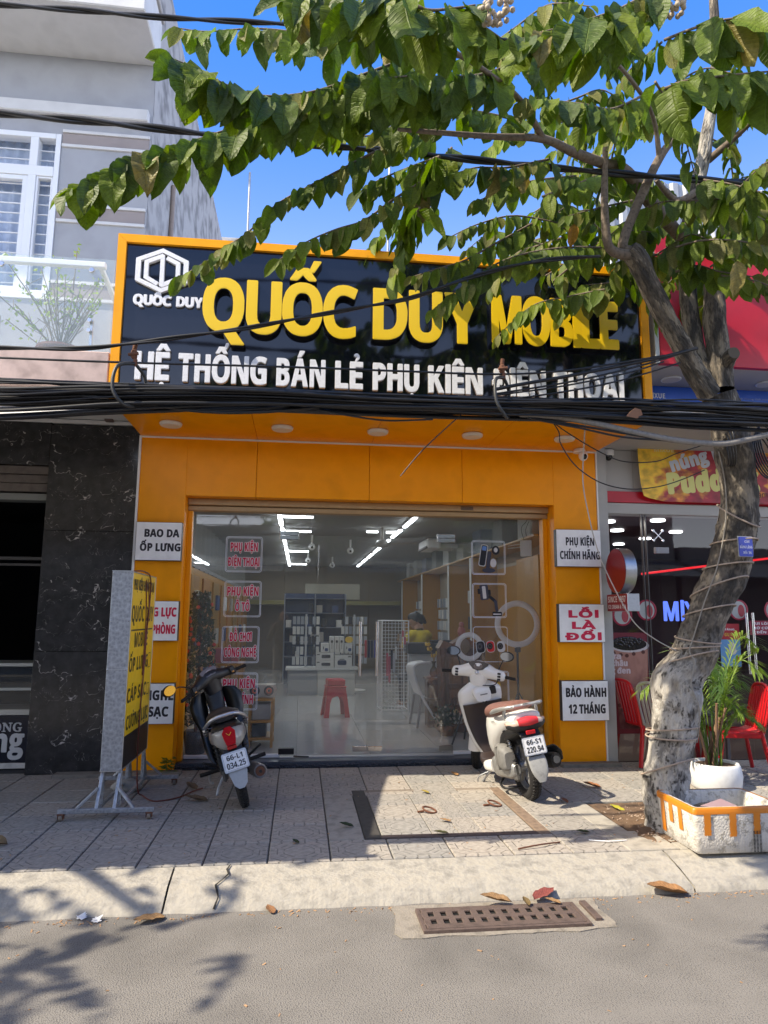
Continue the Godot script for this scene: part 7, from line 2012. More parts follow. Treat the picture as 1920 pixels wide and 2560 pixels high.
	# handlebar
	s = mb(); loftx(s, [[-0.245,0.945,-0.86,0.02,0.02], [-0.23,0.95,-0.865,0.04,0.035], [-0.15,0.97,-0.89,0.045,0.05], [-0.075,0.99,-0.91,0.065,0.075], [0,1.0,-0.92,0.07,0.085], [0.075,0.99,-0.91,0.065,0.075], [0.15,0.97,-0.89,0.045,0.05], [0.23,0.95,-0.865,0.04,0.035], [0.245,0.945,-0.86,0.02,0.02]],18,2.6)
	lofty(s, [[0.84,-0.915,0.075,0.05], [0.9,-0.915,0.085,0.06], [0.97,-0.91,0.1,0.07]],20,2.8)
	var hb := obj("handlebar_cover", s, dull, B); hb.transform = st
	var mx2 := Transform3D(Basis(Vector3.RIGHT,-0.62), P3(0,1.035,-0.862))
	s = mb(); prism(s, [P2(-0.085,0.035), P2(-0.085,0.005), P2(-0.045,-0.035), P2(0.045,-0.035), P2(0.085,0.005), P2(0.085,0.035), P2(0.04,0.05), P2(-0.04,0.05)],0,0.012, mx2); obj("meter", s, mat(0.22,0.23,0.26,0.08), hb)
	s = mb(); prism(s, ell(0.0,0.002,0.034,0.026),0.012,0.0135, mx2); obj("dial", s, mat(0.45,0.46,0.48,0.15), hb)
	for d: float in [-1.0,1.0]:
		s = mb(); bxc(s, P3(d * 0.205,0.965,-0.845), P3(0.055,0.07,0.05),0.01); obj("switch_block", s, M.black, hb)
		s = mb(); bxc(s, P3(d * 0.205,0.945,-0.818), P3(0.022,0.014,0.008),0.002); obj("switch", s, mat(0.6,0.25,0.03,0.4), hb)
		s = mb(); cyl(s, P3(d * 0.235,0.945,-0.86), P3(d * 0.355,0.935,-0.83),0.016,-1,14,0.003); obj("grip", s, M.rubber, hb)
		s = mb(); tube(s, smooth_path([P3(d * 0.21,0.945,-0.9), P3(d * 0.27,0.935,-0.895), P3(d * 0.35,0.925,-0.865)],4),0.007,8); obj("brake_lever", s, M.steel, hb)
	mirror(hb, P3(-0.2,0.98,-0.87), P3(-0.41,1.07,-0.86), P3(0.25,0.05,1), Transform3D.IDENTITY, mat(0.85,0.36,0.03,0.12,0.9))

# ---------------------------------------------------------------- courses of limbs, leaf sprays and wires, in metres
const SPRAYS := {
	"a": [Vector3(-1.49,4.10,3.43), Vector3(-1.32,4.19,3.46), Vector3(-1.18,4.32,3.44), Vector3(-0.98,4.41,3.41), Vector3(-0.75,4.53,3.40), Vector3(-0.52,4.65,3.38), Vector3(-0.28,4.77,3.36), Vector3(0.04,4.91,3.36), Vector3(0.43,5.13,3.32)],
	"b": [Vector3(-0.84,4.46,4.06), Vector3(-0.71,4.45,4.01), Vector3(-0.57,4.42,3.96), Vector3(-0.39,4.46,3.86), Vector3(-0.13,4.57,3.79), Vector3(0.14,4.76,3.72), Vector3(0.41,4.95,3.66)],
	"b2": [Vector3(-0.43,4.46,3.86), Vector3(-0.22,4.48,3.76), Vector3(0.03,4.55,3.68), Vector3(0.29,4.71,3.61)],
	"c": [Vector3(-0.97,5.33,3.30), Vector3(-0.80,5.31,3.32), Vector3(-0.49,5.33,3.36), Vector3(-0.19,5.30,3.39), Vector3(0.04,5.24,3.41), Vector3(0.36,5.36,3.47)],
	"d": [Vector3(-0.25,4.89,4.07), Vector3(-0.06,4.91,4.09), Vector3(0.11,4.85,4.11), Vector3(0.31,4.89,4.01), Vector3(0.53,4.95,3.92)],
	"d2": [Vector3(0.04,4.41,4.53), Vector3(0.18,4.46,4.55), Vector3(0.33,4.52,4.58)],
	"e": [Vector3(-0.91,3.76,3.12), Vector3(-0.75,3.86,3.15), Vector3(-0.63,3.95,3.18), Vector3(-0.51,4.03,3.21), Vector3(-0.34,4.23,3.21), Vector3(-0.14,4.38,3.20), Vector3(0.06,4.52,3.19), Vector3(0.32,4.69,3.19), Vector3(0.67,4.88,3.15)],
	"f": [Vector3(-0.31,3.92,3.11), Vector3(-0.14,4.03,3.15), Vector3(0.04,4.11,3.18), Vector3(0.22,4.17,3.21), Vector3(0.40,4.33,3.20), Vector3(0.61,4.49,3.20)],
	"g1": [Vector3(0.49,4.12,3.05), Vector3(0.52,4.29,3.08), Vector3(0.59,4.50,3.05), Vector3(0.71,4.70,3.04), Vector3(0.85,4.92,2.96)],
	"g2": [Vector3(0.47,4.03,2.78), Vector3(0.51,4.22,2.81), Vector3(0.56,4.36,2.84), Vector3(0.55,4.19,3.36)],
	"g3": [Vector3(0.22,4.61,2.84), Vector3(0.35,4.69,2.87), Vector3(0.55,4.78,2.90), Vector3(0.67,4.51,3.42)],
	"h": [Vector3(0.71,3.70,2.98), Vector3(0.83,3.80,3.01), Vector3(0.99,3.92,3.05), Vector3(1.17,4.05,3.03), Vector3(1.39,4.14,3.02), Vector3(1.68,4.23,2.96), Vector3(1.99,4.34,2.80)],
	"i": [Vector3(1.40,3.64,3.16), Vector3(1.50,3.76,3.19), Vector3(1.65,3.86,3.17), Vector3(1.83,3.94,3.15), Vector3(2.10,4.08,2.99), Vector3(2.34,4.20,2.82)],
	"j": [Vector3(0.59,3.97,2.90), Vector3(0.77,4.03,2.93), Vector3(0.95,4.11,2.91), Vector3(1.23,4.33,2.81), Vector3(1.52,4.57,2.67)],
	"k": [Vector3(0.82,4.36,4.49), Vector3(0.91,4.40,4.50), Vector3(1.03,4.43,4.52), Vector3(1.18,4.47,4.55), Vector3(1.35,4.58,4.52), Vector3(1.55,4.73,4.51)],
	"k2": [Vector3(0.87,4.58,4.16), Vector3(1.01,4.57,4.17), Vector3(1.20,4.61,4.20), Vector3(1.39,4.74,4.18), Vector3(1.63,4.86,4.16)],
	"l": [Vector3(2.23,4.42,4.42), Vector3(2.09,4.41,4.40), Vector3(1.93,4.39,4.38), Vector3(1.80,4.42,4.30), Vector3(1.71,4.42,4.23)],
	"m": [Vector3(1.10,4.71,3.71), Vector3(1.29,4.71,3.73), Vector3(1.48,4.69,3.75), Vector3(1.67,4.71,3.71), Vector3(1.87,4.83,3.69)],
	"n": [Vector3(0.57,4.32,4.70), Vector3(0.47,4.30,4.69), Vector3(0.35,4.30,4.67), Vector3(0.24,4.36,4.67)],
	"o": [Vector3(0.23,4.55,3.95), Vector3(0.38,4.57,3.97), Vector3(0.56,4.57,3.99), Vector3(0.78,4.67,3.91), Vector3(0.97,4.81,3.83)],
	"o2": [Vector3(0.31,4.61,3.47), Vector3(0.46,4.70,3.50), Vector3(0.67,4.75,3.54), Vector3(0.92,4.82,3.45), Vector3(1.19,4.86,3.36)],
	"q": [Vector3(2.96,4.04,3.08), Vector3(2.74,4.07,3.06), Vector3(2.63,4.16,2.96), Vector3(2.54,4.17,2.84)],
	"q2": [Vector3(2.96,4.12,3.31), Vector3(2.74,4.17,3.29), Vector3(2.56,4.23,3.17), Vector3(2.48,4.29,2.96)],
	"q3": [Vector3(3.06,3.91,3.18), Vector3(2.90,3.96,3.17), Vector3(2.74,4.04,3.06)],
	"r": [Vector3(2.16,4.66,4.45), Vector3(1.98,4.68,4.43), Vector3(1.87,4.74,4.30), Vector3(1.76,4.77,4.17)],
	"s": [Vector3(1.05,4.55,2.94), Vector3(1.25,4.64,2.97), Vector3(1.48,4.76,2.91), Vector3(1.80,4.86,2.85)],
	"s2": [Vector3(0.91,4.42,2.68), Vector3(1.11,4.51,2.72), Vector3(1.40,4.63,2.66), Vector3(1.77,4.63,2.60)],
	"t": [Vector3(0.74,4.45,3.31), Vector3(0.92,4.51,3.34), Vector3(1.15,4.58,3.27), Vector3(1.49,4.77,3.13)],
	"u": [Vector3(1.79,4.63,2.71), Vector3(2.02,4.69,2.75), Vector3(2.31,4.81,2.69)],
	"v": [Vector3(2.80,4.43,3.45), Vector3(2.65,4.55,3.34), Vector3(2.55,4.64,3.23)],
	"w": [Vector3(0.01,4.94,2.99), Vector3(0.20,4.91,3.01), Vector3(0.42,4.94,3.04), Vector3(0.65,5.11,2.97)],
}
const LIMBS := [
	["trunk", [Vector3(2.62,0.29,2.17), Vector3(2.63,0.52,2.17), Vector3(2.68,0.78,2.17), Vector3(2.73,1.02,2.18), Vector3(2.74,1.18,2.18), Vector3(2.85,1.35,2.20), Vector3(2.91,1.50,2.22), Vector3(3.02,1.80,2.28), Vector3(3.12,2.06,2.34), Vector3(3.17,2.38,2.42), Vector3(3.16,2.65,2.48), Vector3(3.10,2.91,2.54), Vector3(3.02,3.18,2.58), Vector3(2.97,3.34,2.60)], [0.165,0.158,0.16,0.172,0.17,0.152,0.15,0.152,0.15,0.138,0.128,0.13,0.128,0.13]],
	["limb", [Vector3(2.88,3.33,2.62), Vector3(2.75,3.46,2.68), Vector3(2.60,3.62,2.76), Vector3(2.45,3.79,2.84), Vector3(2.30,3.97,2.92), Vector3(2.18,4.15,2.98), Vector3(2.10,4.22,3.00)], [0.085,0.078,0.074,0.072,0.07,0.075,0.06]],
	["limb", [Vector3(2.93,3.41,2.58), Vector3(2.86,3.62,2.55), Vector3(2.83,3.96,2.52), Vector3(2.84,4.36,2.50), Vector3(2.84,4.67,2.50), Vector3(2.94,4.99,2.50), Vector3(3.11,5.69,2.50), Vector3(3.21,6.28,2.50), Vector3(3.23,7.08,2.50)], [0.075,0.07,0.066,0.062,0.058,0.056,0.05,0.04,0.03]],
	["limb", [Vector3(2.99,3.37,2.62), Vector3(2.97,3.69,2.62), Vector3(2.96,3.98,2.62), Vector3(2.97,4.25,2.62)], [0.09,0.082,0.08,0.066]],
	["stump", [Vector3(3.00,3.51,2.62), Vector3(2.99,3.58,2.72), Vector3(2.98,3.59,2.80)], [0.06,0.05,0.042]],
	["branch", [Vector3(2.12,4.18,3.00), Vector3(1.94,4.19,3.05), Vector3(1.89,4.40,3.10), Vector3(1.90,4.67,3.10), Vector3(1.89,4.88,3.15)], [0.04,0.032,0.028,0.024,0.018]],
	["branch", [Vector3(2.11,4.21,3.00), Vector3(2.06,4.26,3.00), Vector3(2.17,4.54,3.00), Vector3(2.34,4.91,3.05), Vector3(2.45,5.06,3.10), Vector3(2.52,5.17,3.20)], [0.035,0.034,0.033,0.03,0.022,0.016]],
	["branch", [Vector3(2.34,4.91,3.05), Vector3(2.27,5.07,3.15), Vector3(2.14,5.12,3.30)], [0.02,0.016,0.01]],
	["branch", [Vector3(2.77,4.63,2.55), Vector3(2.46,4.72,2.75), Vector3(2.31,4.78,2.85), Vector3(2.12,4.87,2.95), Vector3(1.88,4.80,3.10), Vector3(1.61,4.75,3.25), Vector3(1.35,4.71,3.40), Vector3(0.96,4.54,3.60), Vector3(0.59,4.38,3.80), Vector3(0.34,4.30,3.90)], [0.05,0.05,0.05,0.045,0.036,0.03,0.026,0.018,0.014,0.01]],
	["branch", [Vector3(2.92,5.02,2.55), Vector3(2.69,4.87,2.65), Vector3(2.45,4.92,2.80)], [0.03,0.024,0.018]],
	["branch", [Vector3(3.08,5.35,2.50), Vector3(3.20,5.43,2.70), Vector3(3.34,5.56,2.90), Vector3(3.39,5.61,3.10)], [0.03,0.024,0.018,0.012]],
	["branch", [Vector3(1.35,4.71,3.40), Vector3(1.10,4.72,3.70), Vector3(0.78,4.64,4.00), Vector3(0.51,4.57,4.20), Vector3(0.28,4.47,4.40)], [0.022,0.018,0.014,0.012,0.01]],
	["branch", [Vector3(2.14,5.12,3.30), Vector3(1.77,4.98,3.70), Vector3(1.38,4.79,4.10), Vector3(1.08,4.57,4.40)], [0.014,0.012,0.01,0.008]],
]
const WIRES := {
	"messenger": [Vector3(-2.10,3.19,3.06), Vector3(-1.20,3.20,3.06), Vector3(-0.29,3.22,3.06), Vector3(0.55,3.23,3.06), Vector3(1.11,3.24,3.06), Vector3(1.60,3.29,3.06), Vector3(2.29,3.43,3.06)],
	"twist": [Vector3(-2.09,3.24,3.10), Vector3(-1.95,3.24,3.10), Vector3(-1.50,3.26,3.10), Vector3(-1.19,3.31,3.10), Vector3(-0.84,3.38,3.10), Vector3(-0.50,3.45,3.10), Vector3(-0.15,3.54,3.10), Vector3(0.21,3.63,3.10), Vector3(0.55,3.72,3.10), Vector3(0.95,3.89,3.10), Vector3(1.39,4.03,3.10), Vector3(1.84,4.10,3.10)],
	"fan1": [Vector3(1.11,3.11,3.05), Vector3(1.55,3.20,3.05), Vector3(1.94,3.30,3.05), Vector3(2.35,3.43,3.05), Vector3(2.53,3.51,3.05)],
	"fan2": [Vector3(1.11,3.10,3.05), Vector3(1.55,3.18,3.05), Vector3(2.00,3.29,3.05), Vector3(2.29,3.39,3.05)],
	"fan3": [Vector3(1.16,3.07,3.05), Vector3(1.60,3.15,3.05), Vector3(2.00,3.25,3.05), Vector3(2.41,3.39,3.05)],
	"fan4": [Vector3(1.11,3.14,3.05), Vector3(1.27,3.18,3.05), Vector3(1.63,3.26,3.05), Vector3(2.23,3.41,3.05), Vector3(2.54,3.50,3.05)],
	"pipe": [Vector3(1.27,2.98,3.05), Vector3(1.54,2.97,3.05), Vector3(1.82,2.93,3.05), Vector3(2.09,2.88,3.05), Vector3(2.37,2.84,3.05), Vector3(2.66,2.83,3.05), Vector3(2.87,2.87,3.05), Vector3(3.14,2.94,3.05)],
	"sag1": [Vector3(-1.16,2.96,3.05), Vector3(-0.90,2.92,3.05), Vector3(-0.63,2.91,3.05), Vector3(-0.33,2.93,3.05), Vector3(-0.04,2.97,3.05)],
	"sag2": [Vector3(-1.25,2.96,3.05), Vector3(-0.97,2.94,3.05), Vector3(-0.73,2.92,3.05), Vector3(-0.43,2.94,3.05), Vector3(-0.14,2.99,3.05)],
	"sag3": [Vector3(-0.09,2.96,3.05), Vector3(0.17,2.92,3.05), Vector3(0.40,2.90,3.05), Vector3(0.69,2.92,3.05)],
	"sag4": [Vector3(1.35,2.95,3.05), Vector3(1.68,2.90,3.05), Vector3(1.98,2.85,3.05), Vector3(2.32,2.84,3.05)],
	"sag5": [Vector3(1.32,2.96,3.05), Vector3(1.65,2.92,3.05), Vector3(2.04,2.87,3.05), Vector3(2.37,2.83,3.05), Vector3(2.66,2.83,3.05)],
	"dangle": [Vector3(0.90,2.98,3.05), Vector3(0.76,2.85,3.05), Vector3(0.61,2.70,3.05), Vector3(0.48,2.54,3.05)],
	"drop1": [Vector3(1.54,2.99,2.90), Vector3(1.59,2.91,2.90), Vector3(1.60,2.83,2.90), Vector3(1.70,2.68,2.90), Vector3(1.87,2.57,2.90), Vector3(2.07,2.53,2.90), Vector3(2.27,2.55,2.90), Vector3(2.44,2.60,2.90), Vector3(2.63,2.68,2.90)],
	"drop2": [Vector3(1.56,2.97,2.90), Vector3(1.68,2.89,2.90), Vector3(1.88,2.78,2.90), Vector3(2.05,2.72,2.90), Vector3(2.28,2.73,2.90), Vector3(2.43,2.79,2.90), Vector3(2.61,2.85,2.90)],
	"drop3": [Vector3(1.78,2.98,2.90), Vector3(1.79,2.88,2.85), Vector3(1.79,2.60,2.80), Vector3(1.84,2.39,2.75), Vector3(1.91,2.17,2.70), Vector3(1.99,2.01,2.65), Vector3(2.12,1.79,2.60), Vector3(2.25,1.62,2.55), Vector3(2.42,1.51,2.50), Vector3(2.60,1.43,2.45)],
	"up1": [Vector3(-2.34,5.55,3.10), Vector3(-2.15,5.55,3.10), Vector3(-1.65,5.57,3.10), Vector3(-1.15,5.58,3.10), Vector3(-0.63,5.61,3.10), Vector3(-0.09,5.64,3.10), Vector3(0.41,5.65,3.10), Vector3(1.03,5.68,3.10), Vector3(1.61,5.70,3.10)],
	"up2": [Vector3(-2.27,4.79,3.10), Vector3(-2.08,4.78,3.10), Vector3(-1.60,4.78,3.10), Vector3(-1.10,4.77,3.10), Vector3(-0.59,4.75,3.10), Vector3(0.03,4.75,3.10), Vector3(0.46,4.75,3.10), Vector3(0.96,4.74,3.10), Vector3(1.58,4.73,3.10), Vector3(2.28,4.73,3.10), Vector3(3.13,4.75,3.10), Vector3(3.38,4.75,3.10)],
}

# ---------------------------------------------------------------- the street tree
func bark_material() -> StandardMaterial3D:
	var a := noise(0.02, FastNoiseLite.TYPE_SIMPLEX_SMOOTH,5,301)
	var b := noise(0.05, FastNoiseLite.TYPE_CELLULAR,3,302)
	var c := noise(0.008, FastNoiseLite.TYPE_SIMPLEX_SMOOTH,4,303)
	var m := mat(1,1,1,0.92)
	# v runs up the trunk, the first 1.6 m: old whitewash, patchy and stained, then grey brown bark with pale lichen
	m.albedo_texture = rgb_tex(384,1024, func(x, y):
		var up: float = 1.0 - y / 1024.0
		var sx: float = sin(x / 384.0 * TAU) * 61.0; var sy: float = cos(x / 384.0 * TAU) * 61.0
		var n: float = a.get_noise_3d(sx, y, sy); var n2: float = c.get_noise_3d(sx * 1.5, y * 1.5, sy * 1.5); var cr: float = b.get_noise_3d(sx * 1.6, y * 0.9, sy * 1.6)
		var hf: float = a.get_noise_3d(sx * 4.0, y * 3.2, sy * 4.0); var st: float = a.get_noise_3d(sx * 3.0 + 700, y * 0.7, sy * 3.0)
		var bark: Color = Color(0.05,0.042,0.034).lerp(Color(0.17,0.14,0.105), clampf(0.5 + 0.9 * n + 0.8 * hf,0,1))
		bark = bark.lerp(Color(0.32,0.27,0.2), smoothstep(0.12,0.34, n2 + 0.35 * hf) * 0.75)
		bark = bark.lerp(Color(0.02,0.017,0.014), smoothstep(0.12,0.3, -n2 + 0.25 * n) * 0.8)
		var wash: float = smoothstep(0.4,0.26, up + 0.16 * n2 + 0.12 * n) * smoothstep(-0.3,0.1, 0.6 * n + 0.4 * n2 + 0.7 * hf + 0.14)
		var col: Color = bark.lerp(Color(0.5,0.47,0.42), clampf(wash,0,1) * 0.85)
		col = col.lerp(Color(0.045,0.04,0.035), smoothstep(0.12,0.4, -n2 - 0.3 * n + 0.5 * hf) * 0.55)
		col = col.lerp(Color(0.16,0.14,0.12), smoothstep(0.05,0.0, absf(st)) * 0.55)
		col *= 0.72 + 0.4 * clampf(cr + 0.9,0,1)
		return col)
	m.heightmap_enabled = true; m.heightmap_scale = 2.2
	m.heightmap_texture = grey_tex(384,1024, func(x, y):
		var sx: float = sin(x / 384.0 * TAU) * 61.0; var sy: float = cos(x / 384.0 * TAU) * 61.0
		return clampf(0.5 + 0.6 * a.get_noise_3d(sx * 1.5, y * 1.2, sy * 1.5) + 0.3 * b.get_noise_3d(sx * 1.6, y * 0.9, sy * 1.6),0,1))
	return m

func limb_mesh(pts: Array, rad: Array, sides: int, per: int, knob: float, vlen: float, start := 0.0) -> ArrayMesh:
	# a lumpy tapering limb with u round it and v up it, vlen metres to one turn of v
	var p := smooth_path(pts, per)
	var rr := []
	for i in p.size():
		var t := float(i) / per; var k := mini(int(t), rad.size() - 2)
		rr.append(lerpf(rad[k], rad[k + 1], t - k))
	var nn := noise(1.6, FastNoiseLite.TYPE_SIMPLEX_SMOOTH,3,311)
	var s := SurfaceTool.new(); s.begin(Mesh.PRIMITIVE_TRIANGLES); s.set_smooth_group(0)
	var up := Vector3.BACK
	var ringsv := []; var along := []; var l := start
	for i in p.size():
		var t: Vector3 = (p[mini(i + 1, p.size() - 1)] - p[maxi(i - 1,0)]).normalized()
		var x := up.cross(t).normalized(); var y := t.cross(x); up = y
		if i: l += p[i].distance_to(p[i - 1])
		along.append(l)
		var ring := []
		for j in sides + 1:
			var a := TAU * j / sides
			var d := x * cos(a) + y * sin(a)
			var q: Vector3 = p[i] + d * rr[i]
			var w := nn.get_noise_3d(q.x * 2.2, q.y * 1.4, q.z * 2.2) * knob + nn.get_noise_3d(q.x * 7.0 + 9, q.y * 5.0, q.z * 7.0) * knob * 0.45
			if j == sides: ring.append(ring[0])
			else: ring.append(q + d * w * rr[i])
		ringsv.append(ring)
	for i in p.size() - 1:
		for j in sides:
			var v := [ringsv[i][j], ringsv[i][j + 1], ringsv[i + 1][j + 1], ringsv[i + 1][j]]
			var uv := [P2(float(j) / sides, -along[i] / vlen), P2(float(j + 1) / sides, -along[i] / vlen), P2(float(j + 1) / sides, -along[i + 1] / vlen), P2(float(j) / sides, -along[i + 1] / vlen)]
			for q in [0,2,1,0,3,2]:
				s.set_uv(uv[q]); s.add_vertex(v[q])
	s.set_smooth_group(-1)
	var n := ringsv.size() - 1
	for j in sides:
		for q in [p[n], ringsv[n][j + 1], ringsv[n][j]]:
			s.set_uv(P2(0.5, -along[n] / vlen)); s.add_vertex(q)
	s.generate_normals(); s.generate_tangents()
	return s.commit()

func leaf_mesh(across: int, along: int, wide: float, droop: float, fold: float, wave: float) -> ArrayMesh:
	# one leaf a unit long: base at the origin, tip towards -y, upper face towards +z
	var s := SurfaceTool.new(); s.begin(Mesh.PRIMITIVE_TRIANGLES); s.set_smooth_group(0)
	var g := []
	for i in along + 1:
		var t := float(i) / along
		var w := wide * pow(maxf(4.0 * t * (1.0 - t),0.0004),0.6) * (1.1 - 0.28 * t)
		if t > 0.84 and t < 0.99: w *= 0.82
		var row := []
		for j in across + 1:
			var u := 2.0 * j / across - 1.0
			var z := -droop * t * t + fold * absf(u) * w * 1.6 + wave * sin(t * 17.0 + u * 2.0) * absf(u) * 0.1
			row.append([P3(u * w, -t * (1.0 - 0.3 * droop * t), z), P2(0.5 + u * 0.5, t)])
		g.append(row)
	for i in along:
		for j in across:
			var q := [g[i + 1][j], g[i + 1][j + 1], g[i][j + 1], g[i][j]]
			for k in [0,2,1,0,3,2]:
				s.set_uv(q[k][1]); s.add_vertex(q[k][0])
	s.generate_normals(); s.generate_tangents()
	return s.commit()

func leaf_material(r: float, g: float, b: float, br: float, bg: float, bb: float) -> StandardMaterial3D:
	var m := mat(r, g, b,0.5,0.0,0.4)
	m.albedo_texture = M.leaf_tex
	m.heightmap_enabled = true; m.heightmap_texture = M.leaf_bump; m.heightmap_scale = 0.7
	m.backlight_enabled = true; m.backlight = lin(br, bg, bb)
	return m

func leaf_textures() -> void:
	var n := noise(0.03, FastNoiseLite.TYPE_SIMPLEX_SMOOTH,3,321)
	var vein := func(x, y) -> float:
		var u: float = absf(x / 64.0 - 1.0); var t: float = y / 256.0
		var mid: float = 1.0 - smoothstep(0.0,0.05, u)
		var k: float = fposmod((t - u * 0.16) * 13.0,1.0)
		return maxf(mid, (1.0 - smoothstep(0.0,0.16, minf(k, 1.0 - k))) * 0.6)
	M.leaf_tex = rgb_tex(128,256, func(x, y):
		var v: float = vein.call(x, y)
		var base: float = 0.82 + 0.3 * n.get_noise_2d(x, y)
		return Color(base * 0.78, base * 0.8, base * 0.78).lerp(Color(1.0,1.0,0.82), v * 0.7))
	M.leaf_bump = grey_tex(128,256, func(x, y): return clampf(0.75 - 0.5 * float(vein.call(x, y)) + 0.1 * n.get_noise_2d(x * 2, y * 2),0,1))

func build_tree() -> void:
	leaf_textures()
	var r := RandomNumberGenerator.new(); r.seed = 4711
	var T := thing("street_tree", "large leaved street tree with a crooked half whitewashed trunk beside the foam box", "tree", Vector3.ZERO)
	var bark := bark_material()
	var bare := mat(0.2,0.155,0.115,0.9)
	bare.albedo_texture = ntex(256, noise(0.05, FastNoiseLite.TYPE_SIMPLEX_SMOOTH,4,330), [[0.0, grey(0.5)], [0.5, grey(0.95)], [1.0, grey(1.0)]]); bare.uv1_triplanar = true; bare.uv1_scale = Vector3.ONE * 2.5
	for L in LIMBS:
		var big: bool = L[0] == "trunk"; var mid: bool = L[0] in ["limb", "stump"]
		obj(L[0], limb_mesh(L[1], L[2], 40 if big else (20 if mid else 10), 8 if big else 5, 0.2 if big else (0.22 if mid else 0.1),3.5, 0.0 if big else 1.75), bark if big or mid else bare, T)
	# buttress swelling at the foot
	obj("root_flare", limb_mesh([P3(2.6,0.02,2.2), P3(2.63,0.16,2.17), P3(2.64,0.4,2.17)], [0.19,0.172,0.16],32,6,0.2,3.5), bark, T)
	# leaves: the sprays drawn out one by one, then the fill of the crown behind them
	var big_leaf := [leaf_mesh(4,8,0.235,0.16,0.28,0.3), leaf_mesh(4,8,0.26,0.32,0.18,0.5), leaf_mesh(4,8,0.22,0.06,0.42,0.2), leaf_mesh(4,8,0.25,0.45,0.3,0.6)]
	var small_leaf := leaf_mesh(2,5,0.245,0.2,0.3,0.0)
	var green := [leaf_material(0.19,0.27,0.03,0.66,0.86,0.03), leaf_material(0.25,0.34,0.03,0.7,0.9,0.03), leaf_material(0.15,0.22,0.035,0.58,0.8,0.03), leaf_material(0.28,0.36,0.03,0.85,1.0,0.03), leaf_material(0.16,0.22,0.07,0.6,0.8,0.06)]
	var gold := leaf_material(0.5,0.26,0.02,0.7,0.4,0.02); var pale := leaf_material(0.4,0.33,0.1,0.6,0.5,0.1)
	var where := []   # [transform, tint index, near]
	var twig := mb()
	var put := func(at: Vector3, dir: Vector3, side: Vector3, L: float, near: bool) -> void:
		var d := (dir + P3(r.randfn(), r.randfn(), r.randfn()) * 0.16).normalized()
		var n := (side + P3(0,0.5,0) + P3(r.randfn(), r.randfn(), r.randfn()) * 0.3)
		n = (n - d * n.dot(d)).normalized()
		var x := (-d).cross(n).normalized()
		var len := L * r.randf_range(0.55,1.18)
		where.append([Transform3D(Basis(x * len * r.randf_range(0.9,1.1), -d * len, n * len), at), r.randi() % 5, near])
	var spray := func(pts: Array, L: float, gap: float, near: bool) -> void:
		var p := smooth_path(pts,10)
		var tr := PackedFloat32Array()
		for i in p.size(): tr.append(lerpf(0.0035,0.009, float(i) / p.size()))
		tube(twig, p, tr,6)
		var l := 0.0; var next := 0.0; var flip := 1.0
		var steps := 0
		put.call(p[0], ((p[0] - p[1]).normalized() + P3(0,-0.5,0)), P3(0,0,1), L * 0.8, near)
		for i in range(1, p.size()):
			l += p[i].distance_to(p[i - 1])
			if l < next: continue
			next = l + gap * r.randf_range(0.7,1.3); flip = -flip; steps += 1
			var t: Vector3 = (p[i - 1] - p[i]).normalized()   # towards the tip
			var side: Vector3 = t.cross(Vector3.UP).normalized() * flip
			put.call(p[i], side * r.randf_range(0.25,0.75) + t * r.randf_range(0.05,0.45) + P3(0,-1.0,0), side, L * (0.85 + 0.25 * minf(l / 0.4,1.0)), near)
			if steps % 2 == 0: put.call(p[i], side * -0.4 + t * 0.2 + P3(0,-1.0,0), -side, L, near)
	for k in SPRAYS:
		if k != "i": spray.call(SPRAYS[k], 0.295 if k in ["a", "b", "d", "d2", "k", "l", "n", "r", "o"] else (0.185 if k in ["h", "i", "j", "f", "e", "s", "s2", "u", "q", "q3"] else 0.225), 0.04 if k in ["a", "b", "d", "d2", "k", "l", "n", "r", "o"] else 0.044, true)
	# a bough reaching out over the camera, whose shade lies on the road at the right
	for q in [[-1.75,4.75,5.0,-0.85], [-1.55,4.6,5.25,-0.75], [-1.6,4.9,4.85,-0.7]]: spray.call([P3(q[0], q[1], q[2]), P3(q[0] + 0.4, q[1] + 0.12, q[2] - 0.04), P3(q[3], q[1] + 0.2, q[2] - 0.1), P3(q[3] + 0.5, q[1] + 0.3, q[2] - 0.3)],0.24,0.034, false)
	# fill: sprays springing from the limbs into the crown
	for i in 100:
		var b := P3(r.randf_range(0.9,5.2), r.randf_range(4.4,6.5), r.randf_range(1.6,4.6))
		if b.y < 5.2 and b.x < 1.6: b.y += 1.0
		if i < 30: b = P3(r.randf_range(1.7,4.0), r.randf_range(4.3,5.6), r.randf_range(1.7,2.6))
		var a := r.randf() * TAU
		var out := P3(cos(a), r.randf_range(-0.1,0.4), sin(a)) * r.randf_range(0.5,1.0)
		var pp := [b + out + P3(0,-0.25,0), b + out * 0.66 + P3(0,-0.02,0), b + out * 0.33, b]
		spray.call(pp,0.2,0.045, false)
	obj("twigs", twig, bare, T).set_meta("kind", "stuff")
	# nearest leaves one by one, the rest together
	var eye := P3(-0.13,1.67,7.3)
	var order := range(where.size())
	order.sort_custom(func(p, q): return where[p][0].origin.distance_to(eye) / where[p][0].basis.y.length() < where[q][0].origin.distance_to(eye) / where[q][0].basis.y.length())
	var single := {}
	for i in order:
		if single.size() >= 298: break
		var o: Vector3 = where[i][0].origin
		if where[i][2] and o.y - 1.6 < (7.3 - o.z) * 1.15 and absf(o.x + 0.1 - (7.3 - o.z) * 0.12) < (7.3 - o.z) * 0.62: single[i] = true
	var rest := []
	for i in where.size():
		if single.has(i):
			var m: Material = green[where[i][1]]
			if r.randf() < 0.03: m = pale
			var o := obj("leaf", big_leaf[r.randi() % 4], m, T); o.transform = where[i][0]
		else: rest.append(where[i].duplicate())
